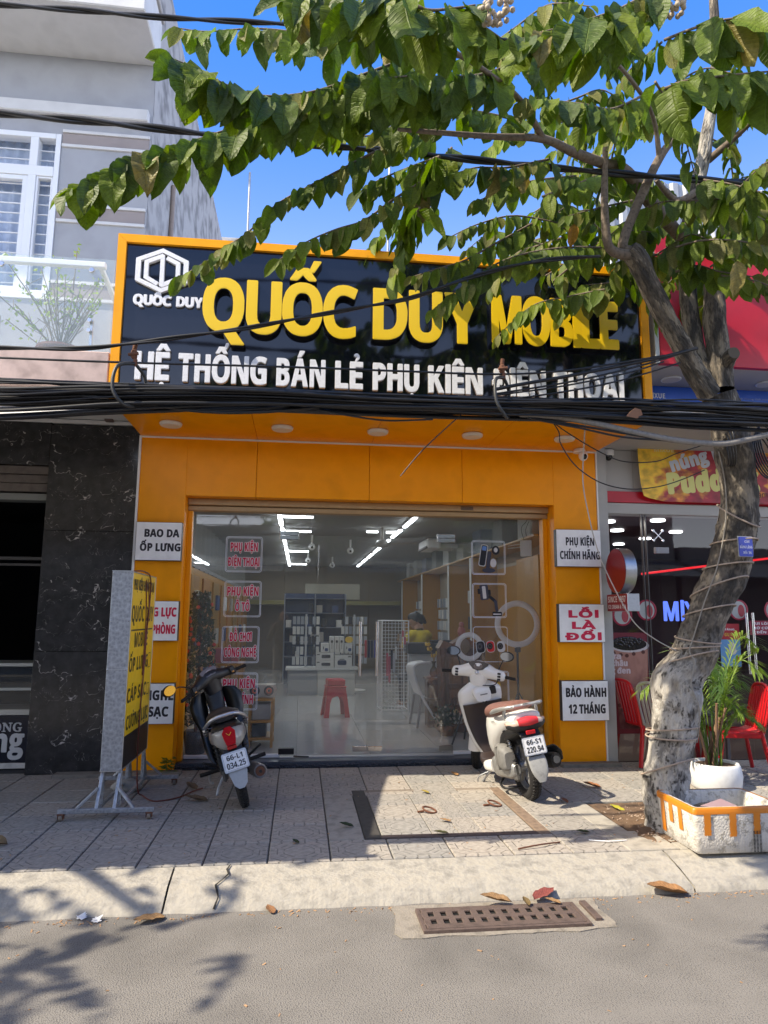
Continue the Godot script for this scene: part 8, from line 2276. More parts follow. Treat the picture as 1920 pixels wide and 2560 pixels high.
	for q in [[P3(1.648,4.3,3.133),0.17, gold, "orange dead leaf hanging in the crown"], [P3(2.51,3.86,3.575),0.24, pale, "yellow withered leaf hanging beside the trunk"]]:
		var o := obj("leaf", big_leaf[0], q[2], T, q[3]); o.transform = Transform3D(Basis(P3(0.25,0,0.97) * 0 + P3(q[1],0.03,0), P3(0.02, q[1],0.0), P3(0,0, q[1])), q[0])
	var mm := MultiMesh.new(); mm.transform_format = MultiMesh.TRANSFORM_3D; mm.use_colors = true; mm.mesh = small_leaf; mm.instance_count = rest.size()
	var tints := [Color(0.2,0.28,0.035), Color(0.25,0.34,0.04), Color(0.15,0.22,0.035), Color(0.28,0.36,0.035), Color(0.34,0.33,0.1)]
	for i in rest.size():
		mm.set_instance_transform(i, rest[i][0]); mm.set_instance_color(i, tints[rest[i][1]] * r.randf_range(0.75,1.3))
	var mi := MultiMeshInstance3D.new(); mi.name = "foliage"; mi.multimesh = mm
	var fm := leaf_material(1,1,1,0.72,0.92,0.04); fm.albedo_color = Color.WHITE; fm.vertex_color_use_as_albedo = true
	mi.material_override = fm; mi.set_meta("kind", "stuff"); T.add_child(mi, true)
	# seed clusters
	for q in [[P3(0.644,4.25,4.76),0.075], [P3(1.63,4.66,4.5),0.068]]:
		var s := mb()
		for k in 46:
			var d: Vector3 = P3(r.randfn(), r.randfn() * 0.7, r.randfn()).normalized() * q[1] * r.randf_range(0.55,1.05)
			ball(s, q[0] + d, Vector3.ONE * r.randf_range(0.011,0.015),5,8)
		obj("seed_cluster", s, mat(0.42,0.35,0.26,0.6), T)
	# rope and wire wound round the trunk
	var tp := smooth_path(LIMBS[0][1],8); var tr: Array = LIMBS[0][2]
	var at_h := func(y: float) -> Array:
		for i in tp.size() - 1:
			if tp[i + 1].y >= y:
				var f: float = (y - tp[i].y) / (tp[i + 1].y - tp[i].y); var t := (i + f) / 8.0; var k := mini(int(t), tr.size() - 2)
				return [tp[i].lerp(tp[i + 1], f), lerpf(tr[k], tr[k + 1], t - k)]
		return [tp[-1], tr[-1]]
	var says := ["lowest", "second lowest", "third lowest", "fourth", "fifth", "sixth", "seventh", "eighth", "ninth", "tenth", "topmost"]
	var hs := [[0.56,0.1], [0.78,0.0], [0.84,0.03], [1.36,0.08], [1.44,0.02], [1.5,-0.03], [1.72,0.06], [1.9,0.1], [2.06,0.03], [2.24,0.02], [2.44,-0.12]]
	for i in hs.size():
		var s := mb(); var pts := []
		for k in 26:
			var a := TAU * k / 26.0
			var q: Array = at_h.call(hs[i][0] + hs[i][1] * sin(a + 0.6) * 0.8)
			pts.append(q[0] + P3(cos(a),0, sin(a)) * (q[1] * 1.09 + 0.006))
		tube(s, pts,0.0065,6, false, true)
		solo("trunk_rope", s, M.rope, "%s loop of cord wound round the tree trunk" % says[i], "rope", "cords round the tree trunk")
	var sv := mb(); var vp := []
	for k in 30:
		var y := lerpf(0.75,2.9, k / 29.0); var q: Array = at_h.call(y); var a := lerpf(2.0,2.9, k / 29.0) if y > 1.4 else lerpf(0.6,2.0, (y - 0.75) / 0.65)
		vp.append(q[0] + P3(cos(a),0, sin(a)) * (q[1] * 1.1 + 0.008))
	tube(sv, smooth_path(vp,3),0.0048,6)
	solo("trunk_wire", sv, mat(0.26,0.24,0.21,0.6), "pale wire running up the tree trunk under the cords", "wire")
	# blue enamel tag
	var tg := thing("tree_tag", "small blue tree tag with white serif words tied to the trunk", "sign", P3(3.135,2.19,2.55),0.12)
	var s2 := mb(); box(s2, P3(-0.065,-0.075,-0.004), P3(0.062,0.078,0.0),0.001); obj("backing", s2, mat(0.4,0.4,0.38,0.4), tg)
	s2 = mb(); prism(s2, rounded(0.12,0.145,0.012),0.001,0.004); obj("plate", s2, mat(0.015,0.04,0.4,0.3), tg)
	s2 = mb(); letters_c(s2, "CÂY",0.012,0.045,0.03,0.016,0.0052, Transform3D.IDENTITY, font_s); letters_c(s2, "BẰNG LĂNG",0.0,0.108,-0.012,0.018,0.0052, Transform3D.IDENTITY, font_s); letters_c(s2, "SỐ: 14".replace("Ố", "Ô"),0.008,0.07,-0.052,0.017,0.0052, Transform3D.IDENTITY, font_s); obj("lettering", s2, M.white_plain, tg)
	# a second street tree out of frame to the left, whose shade falls on the road
	var T2 := thing("street_tree", "second street tree just left of the photo, shading the road", "tree", P3(-5.6, PAVE,2.2))
	obj("trunk", limb_mesh([P3(0,-0.1,0), P3(0.05,1.4,0.05), P3(0.2,2.6,0.4), P3(0.5,3.9,1.4)], [0.2,0.16,0.14,0.08],20,6,0.2,3.5), bark, T2)
	obj("limb", limb_mesh([P3(0.2,2.6,0.4), P3(0.4,3.9,1.2), P3(0.6,4.6,2.2)], [0.1,0.06,0.03],12,6,0.1,3.5), bark, T2)
	where.clear()
	for i in 70:
		var b := P3(r.randf_range(-1.8,1.2), r.randf_range(3.9,5.6), r.randf_range(1.4,4.6))
		var a := r.randf() * TAU
		var out := P3(cos(a), r.randf_range(-0.1,0.3), sin(a)) * r.randf_range(0.4,0.8)
		var pp := smooth_path([b + out + P3(0,-0.2,0), b + out * 0.5, b],8)
		for q in pp: put.call(q, P3(r.randfn() * 0.5,-1, r.randfn() * 0.5), P3(r.randfn(),0, r.randfn()),0.18, false)
	var m2 := MultiMesh.new(); m2.transform_format = MultiMesh.TRANSFORM_3D; m2.use_colors = true; m2.mesh = small_leaf; m2.instance_count = where.size()
	for i in where.size():
		m2.set_instance_transform(i, where[i][0]); m2.set_instance_color(i, tints[where[i][1]] * r.randf_range(0.75,1.3))
	var mi2 := MultiMeshInstance3D.new(); mi2.name = "foliage"; mi2.multimesh = m2; mi2.material_override = fm; mi2.set_meta("kind", "stuff"); T2.add_child(mi2, true)
	# trees across the road, mirrored in the glass and the black board
	for q in [[P3(5.0, PAVE,11.6), "leafy street tree across the road, right one"], [P3(0.4, PAVE,11.8), "leafy street tree across the road, left one"]]:
		var T3 := thing("street_tree", q[1], "tree", q[0],0.0, "street trees across the road")
		obj("trunk", limb_mesh([P3(0,-0.1,0), P3(0.05,1.4,0.05), P3(0.1,3.4,0.0), P3(0,5.2,0)], [0.18,0.15,0.12,0.05],14,5,0.2,3.5), bark, T3)
		where.clear()
		for i in 1500:
			var d := P3(r.randfn(), r.randfn() * 0.7, r.randfn()).normalized() * pow(r.randf(),0.4)
			put.call(P3(0,4.7,0) + d * P3(1.9,1.5,1.6), P3(r.randfn() * 0.5,-1, r.randfn() * 0.5), P3(r.randfn(),0, r.randfn()),0.24, false)
		var m3 := MultiMesh.new(); m3.transform_format = MultiMesh.TRANSFORM_3D; m3.use_colors = true; m3.mesh = small_leaf; m3.instance_count = where.size()
		for i in where.size():
			m3.set_instance_transform(i, where[i][0]); m3.set_instance_color(i, tints[where[i][1]] * r.randf_range(0.75,1.3))
		var mi3 := MultiMeshInstance3D.new(); mi3.name = "foliage"; mi3.multimesh = m3; mi3.material_override = fm; mi3.set_meta("kind", "stuff"); T3.add_child(mi3, true)

# ---------------------------------------------------------------- overhead cables
func build_cables() -> void:
	var r := RandomNumberGenerator.new(); r.seed = 808
	var k := 0
	for i in 34:
		var v := r.randf(); var d := r.randf_range(-0.07,0.07)
		var rad := r.randf_range(0.0055,0.0115) if i > 5 else 0.014
		var lag := r.randf_range(0.3,1.0)
		var pts := []
		for x in [-3.6,-2.7,-2.0,-1.18,-0.4,0.37,1.14,1.9,2.5,3.1,4.2,5.4]:
			# upper and lower edge of the bundle along its run
			var f: float = clampf((x + 2.0) / 3.2,0.0,1.0)
			var top: float = lerpf(3.065,3.09, f) + (0.05 * clampf((x - 1.2) / 1.8,0,1))
			var th: float = lerpf(0.26,0.13, smoothstep(0.0,0.45, f)) + 0.05 * clampf((x - 1.3) / 1.6,0,1)
			if x < -2.0: top += 0.02; th += 0.02
			var vv: float = clampf(v + r.randf_range(-0.12,0.12),0,1)
			pts.append(P3(x, top - th * vv, 3.05 + d + r.randf_range(-0.015,0.015) - 0.02 * clampf(x - 2.0,0,1.5)))
		var s := mb(); tube(s, smooth_path(pts,5), rad,6)
		solo("overhead_cable", s, M.cable, "black overhead cable within the thick bundle crossing the shop front", "cable", "cables of the thick overhead bundle")
	for q in [["messenger",0.007, "thin straight wire just above the cable bundle carrying two hangers"], ["fan1",0.0065, "thin wire fanning up from the bundle to the trunk, highest one"], ["fan2",0.006, "thin wire fanning from the bundle to the trunk, second from the bottom"], ["fan3",0.006, "thin wire fanning from the bundle to the trunk, lowest one"], ["fan4",0.012, "thicker black wire rising from the bundle to the fork of the tree"], ["sag1",0.011, "loose cable sagging longest under the bundle at the left"], ["sag2",0.009, "short loose cable sagging under the bundle at the left"], ["sag3",0.006, "thin loose cable sagging under the middle of the bundle"], ["sag4",0.007, "loose cable below the grey conduit, upper one"], ["sag5",0.008, "loose cable along the lower edge of the grey conduit"], ["dangle",0.004, "cut wire end dangling in front of the orange header"], ["drop1",0.004, "thin wire looping from the bundle past the right camera to the trunk"], ["drop2",0.004, "thin wire looping under the bundle towards the yellow banner"], ["drop3",0.004, "thin pale wire dropping past the right pillar signs to the trunk"]]:
		var s := mb(); tube(s, smooth_path(WIRES[q[0]],6), q[1],6)
		solo("single_wire", s, M.cable if q[0] != "drop3" else mat(0.4,0.36,0.32,0.6), q[2], "wire")
	var s2 := mb(); tube(s2, smooth_path(WIRES["pipe"],6),0.02,10)
	solo("grey_conduit", s2, worn(mat(0.24,0.22,0.2,0.8),4.0,0.05), "thick grey conduit sagging under the right half of the cable bundle", "conduit")
	for q in [["twist",0.0085, "twisted pair of black wires rising across the sign board"], ["up1",0.011, "upper twisted cable across the grey house and the sky"], ["up2",0.014, "lower twisted cable behind the leaves, below the first one"]]:
		var t := thing("twisted_cable", q[2], "cable")
		var p := smooth_path(WIRES[q[0]],14)
		for h in 2:
			var pp := []; var l := 0.0
			for i in p.size():
				if i: l += p[i].distance_to(p[i - 1])
				var a: float = l * 6.0 + h * PI
				pp.append(p[i] + P3(0, cos(a), sin(a)) * q[1] * 0.85)
			var s := mb(); tube(s, pp, q[1],6); obj("strand", s, M.cable, t)
	# hangers: rusty clamps with a cable loop round the bundle
	for q in [[P3(-1.186,3.244,3.06), "left rusty cable hanger with a loop round the bundle"], [P3(1.152,3.27,3.06), "right rusty cable hanger with a loop round the bundle"]]:
		var h := thing("cable_hanger", q[1], "cable hanger", q[0],0.0, "cable hangers on the straight wire")
		var s := mb(); bxc(s, P3(0,0.01,0), P3(0.035,0.06,0.04),0.01); cyl(s, P3(-0.03,0.0,0.02), P3(0.03,0.01,0.02),0.01,-1,8); cyl(s, P3(0,0.04,0), P3(0.005,0.075,0),0.014,-1,8); bxc(s, P3(0.01,-0.04,0), P3(0.022,0.05,0.025),0.006); obj("clamp", s, M.rust, h)
		s = mb(); tube(s, smooth_path([P3(0.01,-0.05,0.0), P3(-0.07,-0.1,0.09), P3(-0.08,-0.25,0.13), P3(-0.02,-0.34,0.11), P3(0.03,-0.32,0.0), P3(0.06,-0.25,-0.09), P3(0.06,-0.12,-0.06), P3(0.01,-0.05,0.0)],5),0.011,8); obj("loop", s, mat(0.03,0.03,0.03,0.5), h)
	var coil := thing("cable_coil", "coil of spare black cable hung on the far side of the trunk", "cable coil", P3(3.36,2.95,2.5))
	for i in 6:
		var s := mb(); torus(s, P3(0.01 * i, -0.06 + 0.012 * i, 0.015 * i), P3(0.6,0.15,1), 0.17 + 0.012 * i,0.006,32,6); obj("turn", s, M.cable, coil)
	coil = thing("cable_coil", "loops of black cable hung on the left side of the trunk", "cable coil", P3(2.98,2.92,2.62))
	for i in 4:
		var s := mb(); torus(s, P3(0.01 * i, -0.04 + 0.02 * i, 0.01 * i), P3(1,0.1,0.5), 0.1 + 0.02 * i,0.006,28,6); obj("turn", s, M.cable, coil)
	var leaf := mb(); prism(leaf, [P2(-0.07,0), P2(-0.03,0.03), P2(0.01,0.05), P2(0.06,0.035), P2(0.08,0.0), P2(0.03,-0.02)],-0.003,0.003, Transform3D(Basis.from_euler(P3(0.3,0.4,0.2)), P3(2.02,2.98,3.12)))
	solo("dead_leaf", leaf, mat(0.24,0.12,0.07,0.8), "dry brown leaf caught in the overhead cables", "leaf")

# ---------------------------------------------------------------- things on the pavement
func fallen_leaf(at: Vector3, turn: float, L: float, col: Array, label: String, curl := 0.35) -> void:
	var m := mat(col[0], col[1], col[2],0.75)
	m.albedo_texture = M.leaf_tex; m.heightmap_enabled = true; m.heightmap_texture = M.leaf_bump; m.heightmap_scale = 0.4
	var o := solo("fallen_leaf", leaf_mesh(4,8,0.25, -curl * 0.4, curl * 0.6,0.2), m, label, "leaf", "fallen leaves")
	o.transform = Transform3D(Basis(Vector3.UP, turn) * Basis(Vector3.RIGHT, PI / 2 * 0.985) * Basis.from_scale(Vector3.ONE * L), at + P3(0, 0.006 + 0.02 * L,0))
	# the leaf's upper face looks up: its own z turns to +y
	o.rotate_object_local(Vector3.UP, PI)

func build_street_things() -> void:
	leaf_textures()
	var s: SurfaceTool
	var r := RandomNumberGenerator.new(); r.seed = 66
	# wheeled yellow light box stand
	var S := thing("yellow_sign_stand", "tall wheeled sign box with a yellow lettered face and zinc sides", "sign stand", P3(-1.555, PAVE,1.05))
	s = mb(); box(s, P3(-0.078,0.335,-0.465), P3(0.078,1.88,0.45),0.003); obj("case", s, M.zinc, S)
	s = mb(); box(s, P3(-0.079,1.1,0.4505), P3(0.079,1.104,0.4525)); box(s, P3(-0.08,1.878,0.43), P3(0.08,1.884,0.452)); box(s, P3(-0.08,0.33,0.43), P3(0.08,0.337,0.453)); obj("seam", s, M.brushed, S)
	for y in [0.345,0.72,1.1,1.48,1.86]:
		for x in [-0.07,0.07]:
			s = mb(); ball(s, P3(x, y,0.4515), P3(0.006,0.006,0.003),4,8); obj("rivet", s, M.steel, S)
	s = mb(); box(s, P3(0.079,0.585,-0.45), P3(0.082,1.87,0.437),0.001); obj("yellow_face", s, worn(mat(0.95,0.62,0.01,0.4),0.8,0.0), S)
	s = mb(); box(s, P3(0.079,0.345,-0.45), P3(0.0815,0.584,0.437),0.001); obj("black_band", s, mat(0.015,0.014,0.014,0.35), S)
	s = mb()
	for q in [[0.336,0.344,-0.465,0.452], [1.871,1.88,-0.465,0.452]]: box(s, P3(0.079, q[0], q[2]), P3(0.084, q[1], q[3]),0.001)
	for z in [[-0.465,-0.451], [0.438,0.452]]: box(s, P3(0.079,0.345, z[0]), P3(0.0845,1.87, z[1]),0.001)
	obj("edge_trim", s, M.brushed, S)
	var side := Transform3D(Basis(P3(0,0,-1), P3(0,1,0), P3(1,0,0)), P3(0.0835,0,0))
	s = mb()
	letters_c(s, "PHỤ KIỆN ĐIỆN THOẠI",0.0,0.78,1.735,0.085,0.0, side, null,0.002)
	letters_c(s, "QUỐC DUY",0.0,0.82,1.475,0.13,0.0, side, null,0.001)
	letters_c(s, "MOBILE",-0.02,0.5,1.265,0.12,0.0, side)
	letters_c(s, "ỐP LƯNG",-0.06,0.68,1.075,0.11,0.0, side, null,0.001)
	letters_c(s, "CÁP SẠC",-0.07,0.68,0.835,0.11,0.0, side, null,0.001)
	letters_c(s, "CƯỜNG LỰC",0.0,0.78,0.625,0.105,0.0, side, null,0.001)
	obj("lettering", s, mat(0.015,0.013,0.01,0.4), S)
	s = mb(); box(s, P3(0.0825,1.4,-0.4), P3(0.0838,1.412,0.4)); obj("rule", s, mat(0.015,0.013,0.01,0.4), S)
	for q in [[0.1,1.05,0.13], [0.16,0.8,0.1], [0.2,0.58,0.08]]:
		s = mb(); outline(s,0.1, q[2],0.012,0.006); var mm: ArrayMesh = done(s); s = mb(); raw[s] = true; s.append_from(mm,0, side * Transform3D(Basis.IDENTITY, P3(0.34, q[1] + 0.08,0.0))); obj("phone_outline", s, M.black, S)
	for z in [0.4,-0.42]:
		for x in [-0.065,0.065]:
			s = mb(); bar(s, P3(x,0.06, z), P3(x,0.335, z),0.028,0.028,0.003); obj("leg", s, M.zinc, S)
		s = mb(); bar(s, P3(-0.34,0.07, z + 0.14 if z > 0 else z - 0.13), P3(0.36,0.07, z + 0.14 if z > 0 else z - 0.13),0.035,0.035,0.004); obj("foot_bar", s, M.zinc, S)
		var zz: float = z + 0.14 if z > 0 else z - 0.13
		s = mb(); bar(s, P3(0.065,0.07, zz), P3(0.065,0.335, z),0.026,0.026,0.003); bar(s, P3(-0.065,0.07, zz), P3(-0.065,0.335, z),0.026,0.026,0.003); obj("riser", s, M.zinc, S)
		s = mb(); bar(s, P3(0.21,0.085, zz), P3(0.075,0.22, zz - signf(z) * 0.06),0.026,0.02,0.003); bar(s, P3(-0.21,0.085, zz), P3(-0.075,0.22, zz - signf(z) * 0.06),0.026,0.02,0.003); obj("brace", s, M.zinc, S)
		for x in [-0.315,0.325]:
			s = mb(); cyl(s, P3(x - 0.013,0.026, zz), P3(x + 0.013,0.026, zz),0.026,-1,18,0.004); var w := obj("caster_wheel", s, mat(0.22,0.17,0.13,0.6), S)
			s = mb(); bxc(s, P3(x,0.05, zz), P3(0.05,0.012,0.045),0.003); bxc(s, P3(x - 0.02,0.035, zz), P3(0.004,0.04,0.035),0.001); bxc(s, P3(x + 0.02,0.035, zz), P3(0.004,0.04,0.035),0.001); obj("caster_fork", s, M.rust, w)
	s = mb(); bar(s, P3(0.065,0.075,0.52), P3(0.065,0.075,-0.53),0.026,0.026,0.003); bar(s, P3(-0.065,0.075,0.52), P3(-0.065,0.075,-0.53),0.026,0.026,0.003); obj("long_rail", s, M.zinc, S)
	# its red brown power lead
	s = mb(); tube(s, smooth_path([P3(-1.5,2.012,1.42), P3(-1.47,2.03,1.1), P3(-1.462,1.95,0.86), P3(-1.466,1.5,0.9), P3(-1.46,1.2,0.96), P3(-1.464,0.8,1.0), P3(-1.46,0.45,1.02), P3(-1.45,0.2,0.98), P3(-1.42,0.142,0.92), P3(-1.29,0.138,1.1), P3(-1.12,0.138,1.01), P3(-1.02,0.14,0.81), P3(-0.95,0.14,0.7)],6),0.006,8)
	solo("power_lead", s, M.cable_red, "red brown power lead hanging down the yellow stand and across the tiles", "power lead")
	s = mb(); tube(s, smooth_path([P3(-1.475,1.98,0.92), P3(-1.463,1.7,0.86), P3(-1.462,1.45,0.95), P3(-1.46,1.3,0.93), P3(-1.463,1.15,0.99), P3(-1.46,1.3,1.0), P3(-1.463,1.6,0.97), P3(-1.47,1.96,1.0)],6),0.005,7)
	solo("power_lead", s, M.cable_red, "looped upper part of the lead bundled against the yellow face", "power lead")
	# stone under the stand
	s = mb(); var sn := noise(1.0, FastNoiseLite.TYPE_SIMPLEX_SMOOTH,3,77)
	var st := []
	for i in 8:
		var a := PI * i / 7.0; var ring := []
		for k in 14:
			var b := TAU * k / 14.0; var d := P3(sin(a) * cos(b), cos(a), sin(a) * sin(b))
			ring.append(P3(d.x * 0.13, d.y * 0.06, d.z * 0.08) * (1.0 + 0.25 * sn.get_noise_3d(d.x * 2, d.y * 2, d.z * 2)))
		st.append(ring)
	rings(s, st, false, false); var so := solo("stone", s, M.stone, "grey stone weighing down the rail of the yellow stand", "stone"); so.position = P3(-1.6, PAVE + 0.05,0.72)
	# weed at the pillar foot
	var wd := thing("weed", "small leafy weed growing at the foot of the left pillar", "plant", P3(-1.38, PAVE,0.02))
	var lm := leaf_mesh(2,5,0.32,0.2,0.2,0.0); var wm := mat(0.04,0.085,0.02,0.5); wm.backlight_enabled = true; wm.backlight = lin(0.2,0.35,0.03)
	for i in 26:
		var o := obj("leaf", lm, wm, wd); var a := r.randf() * TAU; var L := r.randf_range(0.05,0.09)
		o.transform = Transform3D(Basis(Vector3.UP, a) * Basis(Vector3.RIGHT, r.randf_range(0.9,1.6)) * Basis.from_scale(Vector3.ONE * L), P3(r.randfn() * 0.05, r.randf_range(0.03,0.16), r.randfn() * 0.03 + 0.03))
	s = mb()
	for i in 6: tube(s, [P3(0,-0.01,0.02), P3(r.randfn() * 0.05, r.randf_range(0.08,0.15), r.randfn() * 0.03 + 0.03)],0.003,4)
	obj("stem", s, wm, wd)
	# foam box bound with orange tape
	var F := thing("foam_box", "dirty white foam box bound with strips of orange tape at the tree foot", "box", P3(2.81, PAVE,2.53))
	var foam := mat(1,1,1,0.75); var fn := noise(0.02, FastNoiseLite.TYPE_SIMPLEX_SMOOTH,5,401); var fn2 := noise(0.006, FastNoiseLite.TYPE_SIMPLEX_SMOOTH,4,402)
	foam.albedo_texture = rgb_tex(512,512, func(x, y):
		var sc: float = 1.0 - smoothstep(0.0,0.01, absf(fn2.get_noise_2d(x * 0.5 + y * 0.3, y * 1.6 - x * 0.7)))
		var d: float = clampf(0.5 + 1.0 * fn.get_noise_2d(x, y) + 0.5 * fn.get_noise_2d(x * 5, y * 5),0,1)
		var c: Color = Color(0.62,0.59,0.53).lerp(Color(0.36,0.33,0.28), smoothstep(0.62,0.95, d))
		return c.lerp(Color(0.13,0.12,0.1), sc * 0.6 * smoothstep(0.35,0.6, d)))
	foam.uv1_triplanar = true; foam.uv1_scale = Vector3.ONE * 1.1; foam.heightmap_enabled = true; foam.heightmap_texture = fine_bump; foam.heightmap_scale = 0.4
	var ring4 := func(hw: float, hd: float, y: float, rad: float) -> Array:
		var o := []
		for p in rounded(hw * 2, hd * 2, rad,3): o.append(P3(p.x + 0.004 * sn.get_noise_2d(p.x * 5 + y * 9, p.y * 5), y, -p.y))
		return o
	s = mb()
	rings(s, [ring4.call(0.3,0.225,0.0,0.03), ring4.call(0.312,0.235,0.012,0.03), ring4.call(0.318,0.24,0.1,0.03), ring4.call(0.326,0.245,0.2,0.03), ring4.call(0.332,0.25,0.285,0.03), ring4.call(0.327,0.245,0.292,0.03), ring4.call(0.297,0.215,0.292,0.02), ring4.call(0.292,0.21,0.284,0.02), ring4.call(0.28,0.2,0.06,0.02)], true, true)
	obj("shell", s, foam, F)
	var tape := mat(0.62,0.2,0.01,0.3); tape.clearcoat_enabled = true; tape.clearcoat = 0.4
	s = mb(); rings(s, [ring4.call(0.3325,0.2505,0.252,0.03), ring4.call(0.3345,0.2525,0.284,0.03), ring4.call(0.329,0.247,0.2945,0.03), ring4.call(0.318,0.236,0.2945,0.03)], false, false, true); obj("tape_band", s, tape, F)
	for q in [[-0.24,0.16,0.09], [-0.06,0.17,0.1], [0.11,0.16,0.09], [0.25,0.18,0.08]]:
		s = mb(); var x: float = q[0]
		for i in 6:
			var y0 := lerpf(0.26, 0.28 - q[1], i / 6.0); var y1 := lerpf(0.26, 0.28 - q[1], (i + 1) / 6.0)
			var z0 := 0.2425 + y0 * 0.034 + 0.002; var z1 := 0.2425 + y1 * 0.034 + 0.002; var j := 0.003 * sin(i * 2.3 + x * 9)
			quad(s, P3(x - 0.024 + j, y1, z1), P3(x + 0.024 + j, y1, z1), P3(x + 0.024 - j, y0, z0), P3(x - 0.024 - j, y0, z0))
		obj("tape_strip", s, tape, F)
	for q in [[-0.16,0.24], [-0.05,0.15], [0.07,0.17]]:
		s = mb(); var z: float = q[0]
		for i in 6:
			var y0 := lerpf(0.26, 0.28 - q[1], i / 6.0); var y1 := lerpf(0.26, 0.28 - q[1], (i + 1) / 6.0)
			var x0 := -0.3155 - y0 * 0.058 - 0.004; var x1 := -0.3155 - y1 * 0.058 - 0.004
			quad(s, P3(x1, y1, z - 0.024), P3(x1, y1, z + 0.024), P3(x0, y0, z + 0.024), P3(x0, y0, z - 0.024))
		obj("tape_strip", s, tape, F)
	s = mb()
	for c in 3:
		for i in 16: bxc(s, P3(0.085 + c * 0.022, 0.012 + i * 0.0085, 0.2465 + 0.0003 * i), P3(0.014,0.0045,0.001))
	obj("printed_marks", s, M.black, F).set_meta("kind", "stuff")
	s = mb(); box(s, P3(-0.09,0.205,-0.1), P3(0.11,0.22,0.06),0.003, Transform3D(Basis.from_euler(P3(0.12,0.3,0.15)), P3(0.02,0.02,0.0)))
	solo("printed_carton", s, mat(0.3,0.2,0.22,0.4), "flattened grey and pink printed carton lying in the foam box", "packaging").position = P3(2.81, PAVE,2.53)
	s = mb(); box(s, P3(-0.03,0.0,-0.01), P3(0.04,0.003,0.045),0.0, Transform3D(Basis.from_euler(P3(0.12,0.3,0.15)), P3(0.04,0.2395,0.0)))
	solo("pink_label", s, mat(0.6,0.05,0.13,0.4), "bright pink label on the carton in the foam box", "label").position = P3(2.81, PAVE,2.53)
	s = mb(); ball(s, P3(-0.12,0.19,0.02), P3(0.1,0.05,0.08),7,12); ball(s, P3(-0.02,0.18,-0.12), P3(0.12,0.05,0.07),7,12)
	solo("black_bag", s, mat(0.015,0.015,0.017,0.35), "crumpled black plastic bag in the foam box", "bag").position = P3(2.81, PAVE,2.53)
	s = mb(); ball(s, P3(0.17,0.17,0.02), P3(0.1,0.06,0.1),7,12)
	solo("green_bag", s, mat(0.12,0.14,0.05,0.4), "olive green crumpled bag on the right inside the foam box", "bag").position = P3(2.81, PAVE,2.53)
	# potted palm
	var P := thing("potted_palm", "bushy areca palm in a round white pot between the trunk and the red chairs", "plant", P3(3.7, PAVE,1.06))
	s = mb(); lathe(s, [P2(0,0), P2(0.2,0), P2(0.215,0.02), P2(0.228,0.12), P2(0.215,0.2), P2(0.2,0.225), P2(0.185,0.222), P2(0.18,0.19), P2(0,0.19)],40); obj("pot", s, worn(mat(0.66,0.67,0.68,0.45),2.0,0.0), P)
	s = mb(); prism(s, ell(0,0,0.182,0.182,24),0.196,0.2, Transform3D(Basis(P3(1,0,0), P3(0,0,-1), P3(0,1,0)), Vector3.ZERO)); obj("soil", s, M.soil, P)
	var pg := [mat(0.05,0.1,0.025,0.4), mat(0.075,0.14,0.03,0.4), mat(0.03,0.065,0.02,0.4), mat(0.14,0.2,0.035,0.4)]
	for m in pg:
		m.backlight_enabled = true; m.backlight = lin(0.25,0.4,0.04)
	for i in 19:
		var a := i * 2.4 + r.randf_range(-0.3,0.3); var reach := r.randf_range(0.22,0.62); var hgt := r.randf_range(0.65,1.25)
		if i == 0: a = PI * 0.94; reach = 0.75; hgt = 0.98
		if i == 1: a = -0.25; reach = 0.62; hgt = 1.34
		var tip := P3(cos(a) * reach, hgt - 0.15 * reach, sin(a) * reach * 0.8)
		var path := smooth_path([P3(cos(a) * 0.06,0.19, sin(a) * 0.06), P3(cos(a) * reach * 0.22, hgt * 0.62, sin(a) * reach * 0.2), P3(cos(a) * reach * 0.62, hgt, sin(a) * reach * 0.5), tip],7)
		s = mb(); tube(s, path,0.006,6)
		for k in range(8, path.size()):
			var t: Vector3 = (path[k] - path[k - 1]).normalized(); var sd := t.cross(Vector3.UP).normalized()
			var L := 0.26 * (1.0 - 0.55 * absf(float(k - 14) / 8.0))
			for d: float in [-1.0,1.0]:
				for h in 2:
					var b: Vector3 = path[k].lerp(path[k - 1], 0.5 * h)
					var dir: Vector3 = (sd * d * 0.8 + t * 0.75 + P3(0,0.12,0) + P3(r.randfn(), r.randfn(), r.randfn()) * 0.08).normalized()
					var w := dir.cross(Vector3.UP).normalized() * 0.0095
					var m1: Vector3 = b + dir * L * 0.5; var e: Vector3 = b + dir * L + P3(0, -0.25 * L,0)
					tri(s, b, m1 + w, m1 - w); tri(s, m1 - w, m1 + w, e)
		obj("frond", s, pg[i % 4 if i > 1 else 3], P)
	s = mb()
	for i in 8: tube(s, [P3(r.randfn() * 0.05,0.19, r.randfn() * 0.05), P3(r.randfn() * 0.1, r.randf_range(0.5,0.8), r.randfn() * 0.1)],0.012,7)
	obj("canes", s, mat(0.22,0.13,0.08,0.7), P)
	# fallen leaves, one by one
	var dry := [0.34,0.16,0.07]; var tan := [0.42,0.24,0.11]; var red := [0.3,0.07,0.06]
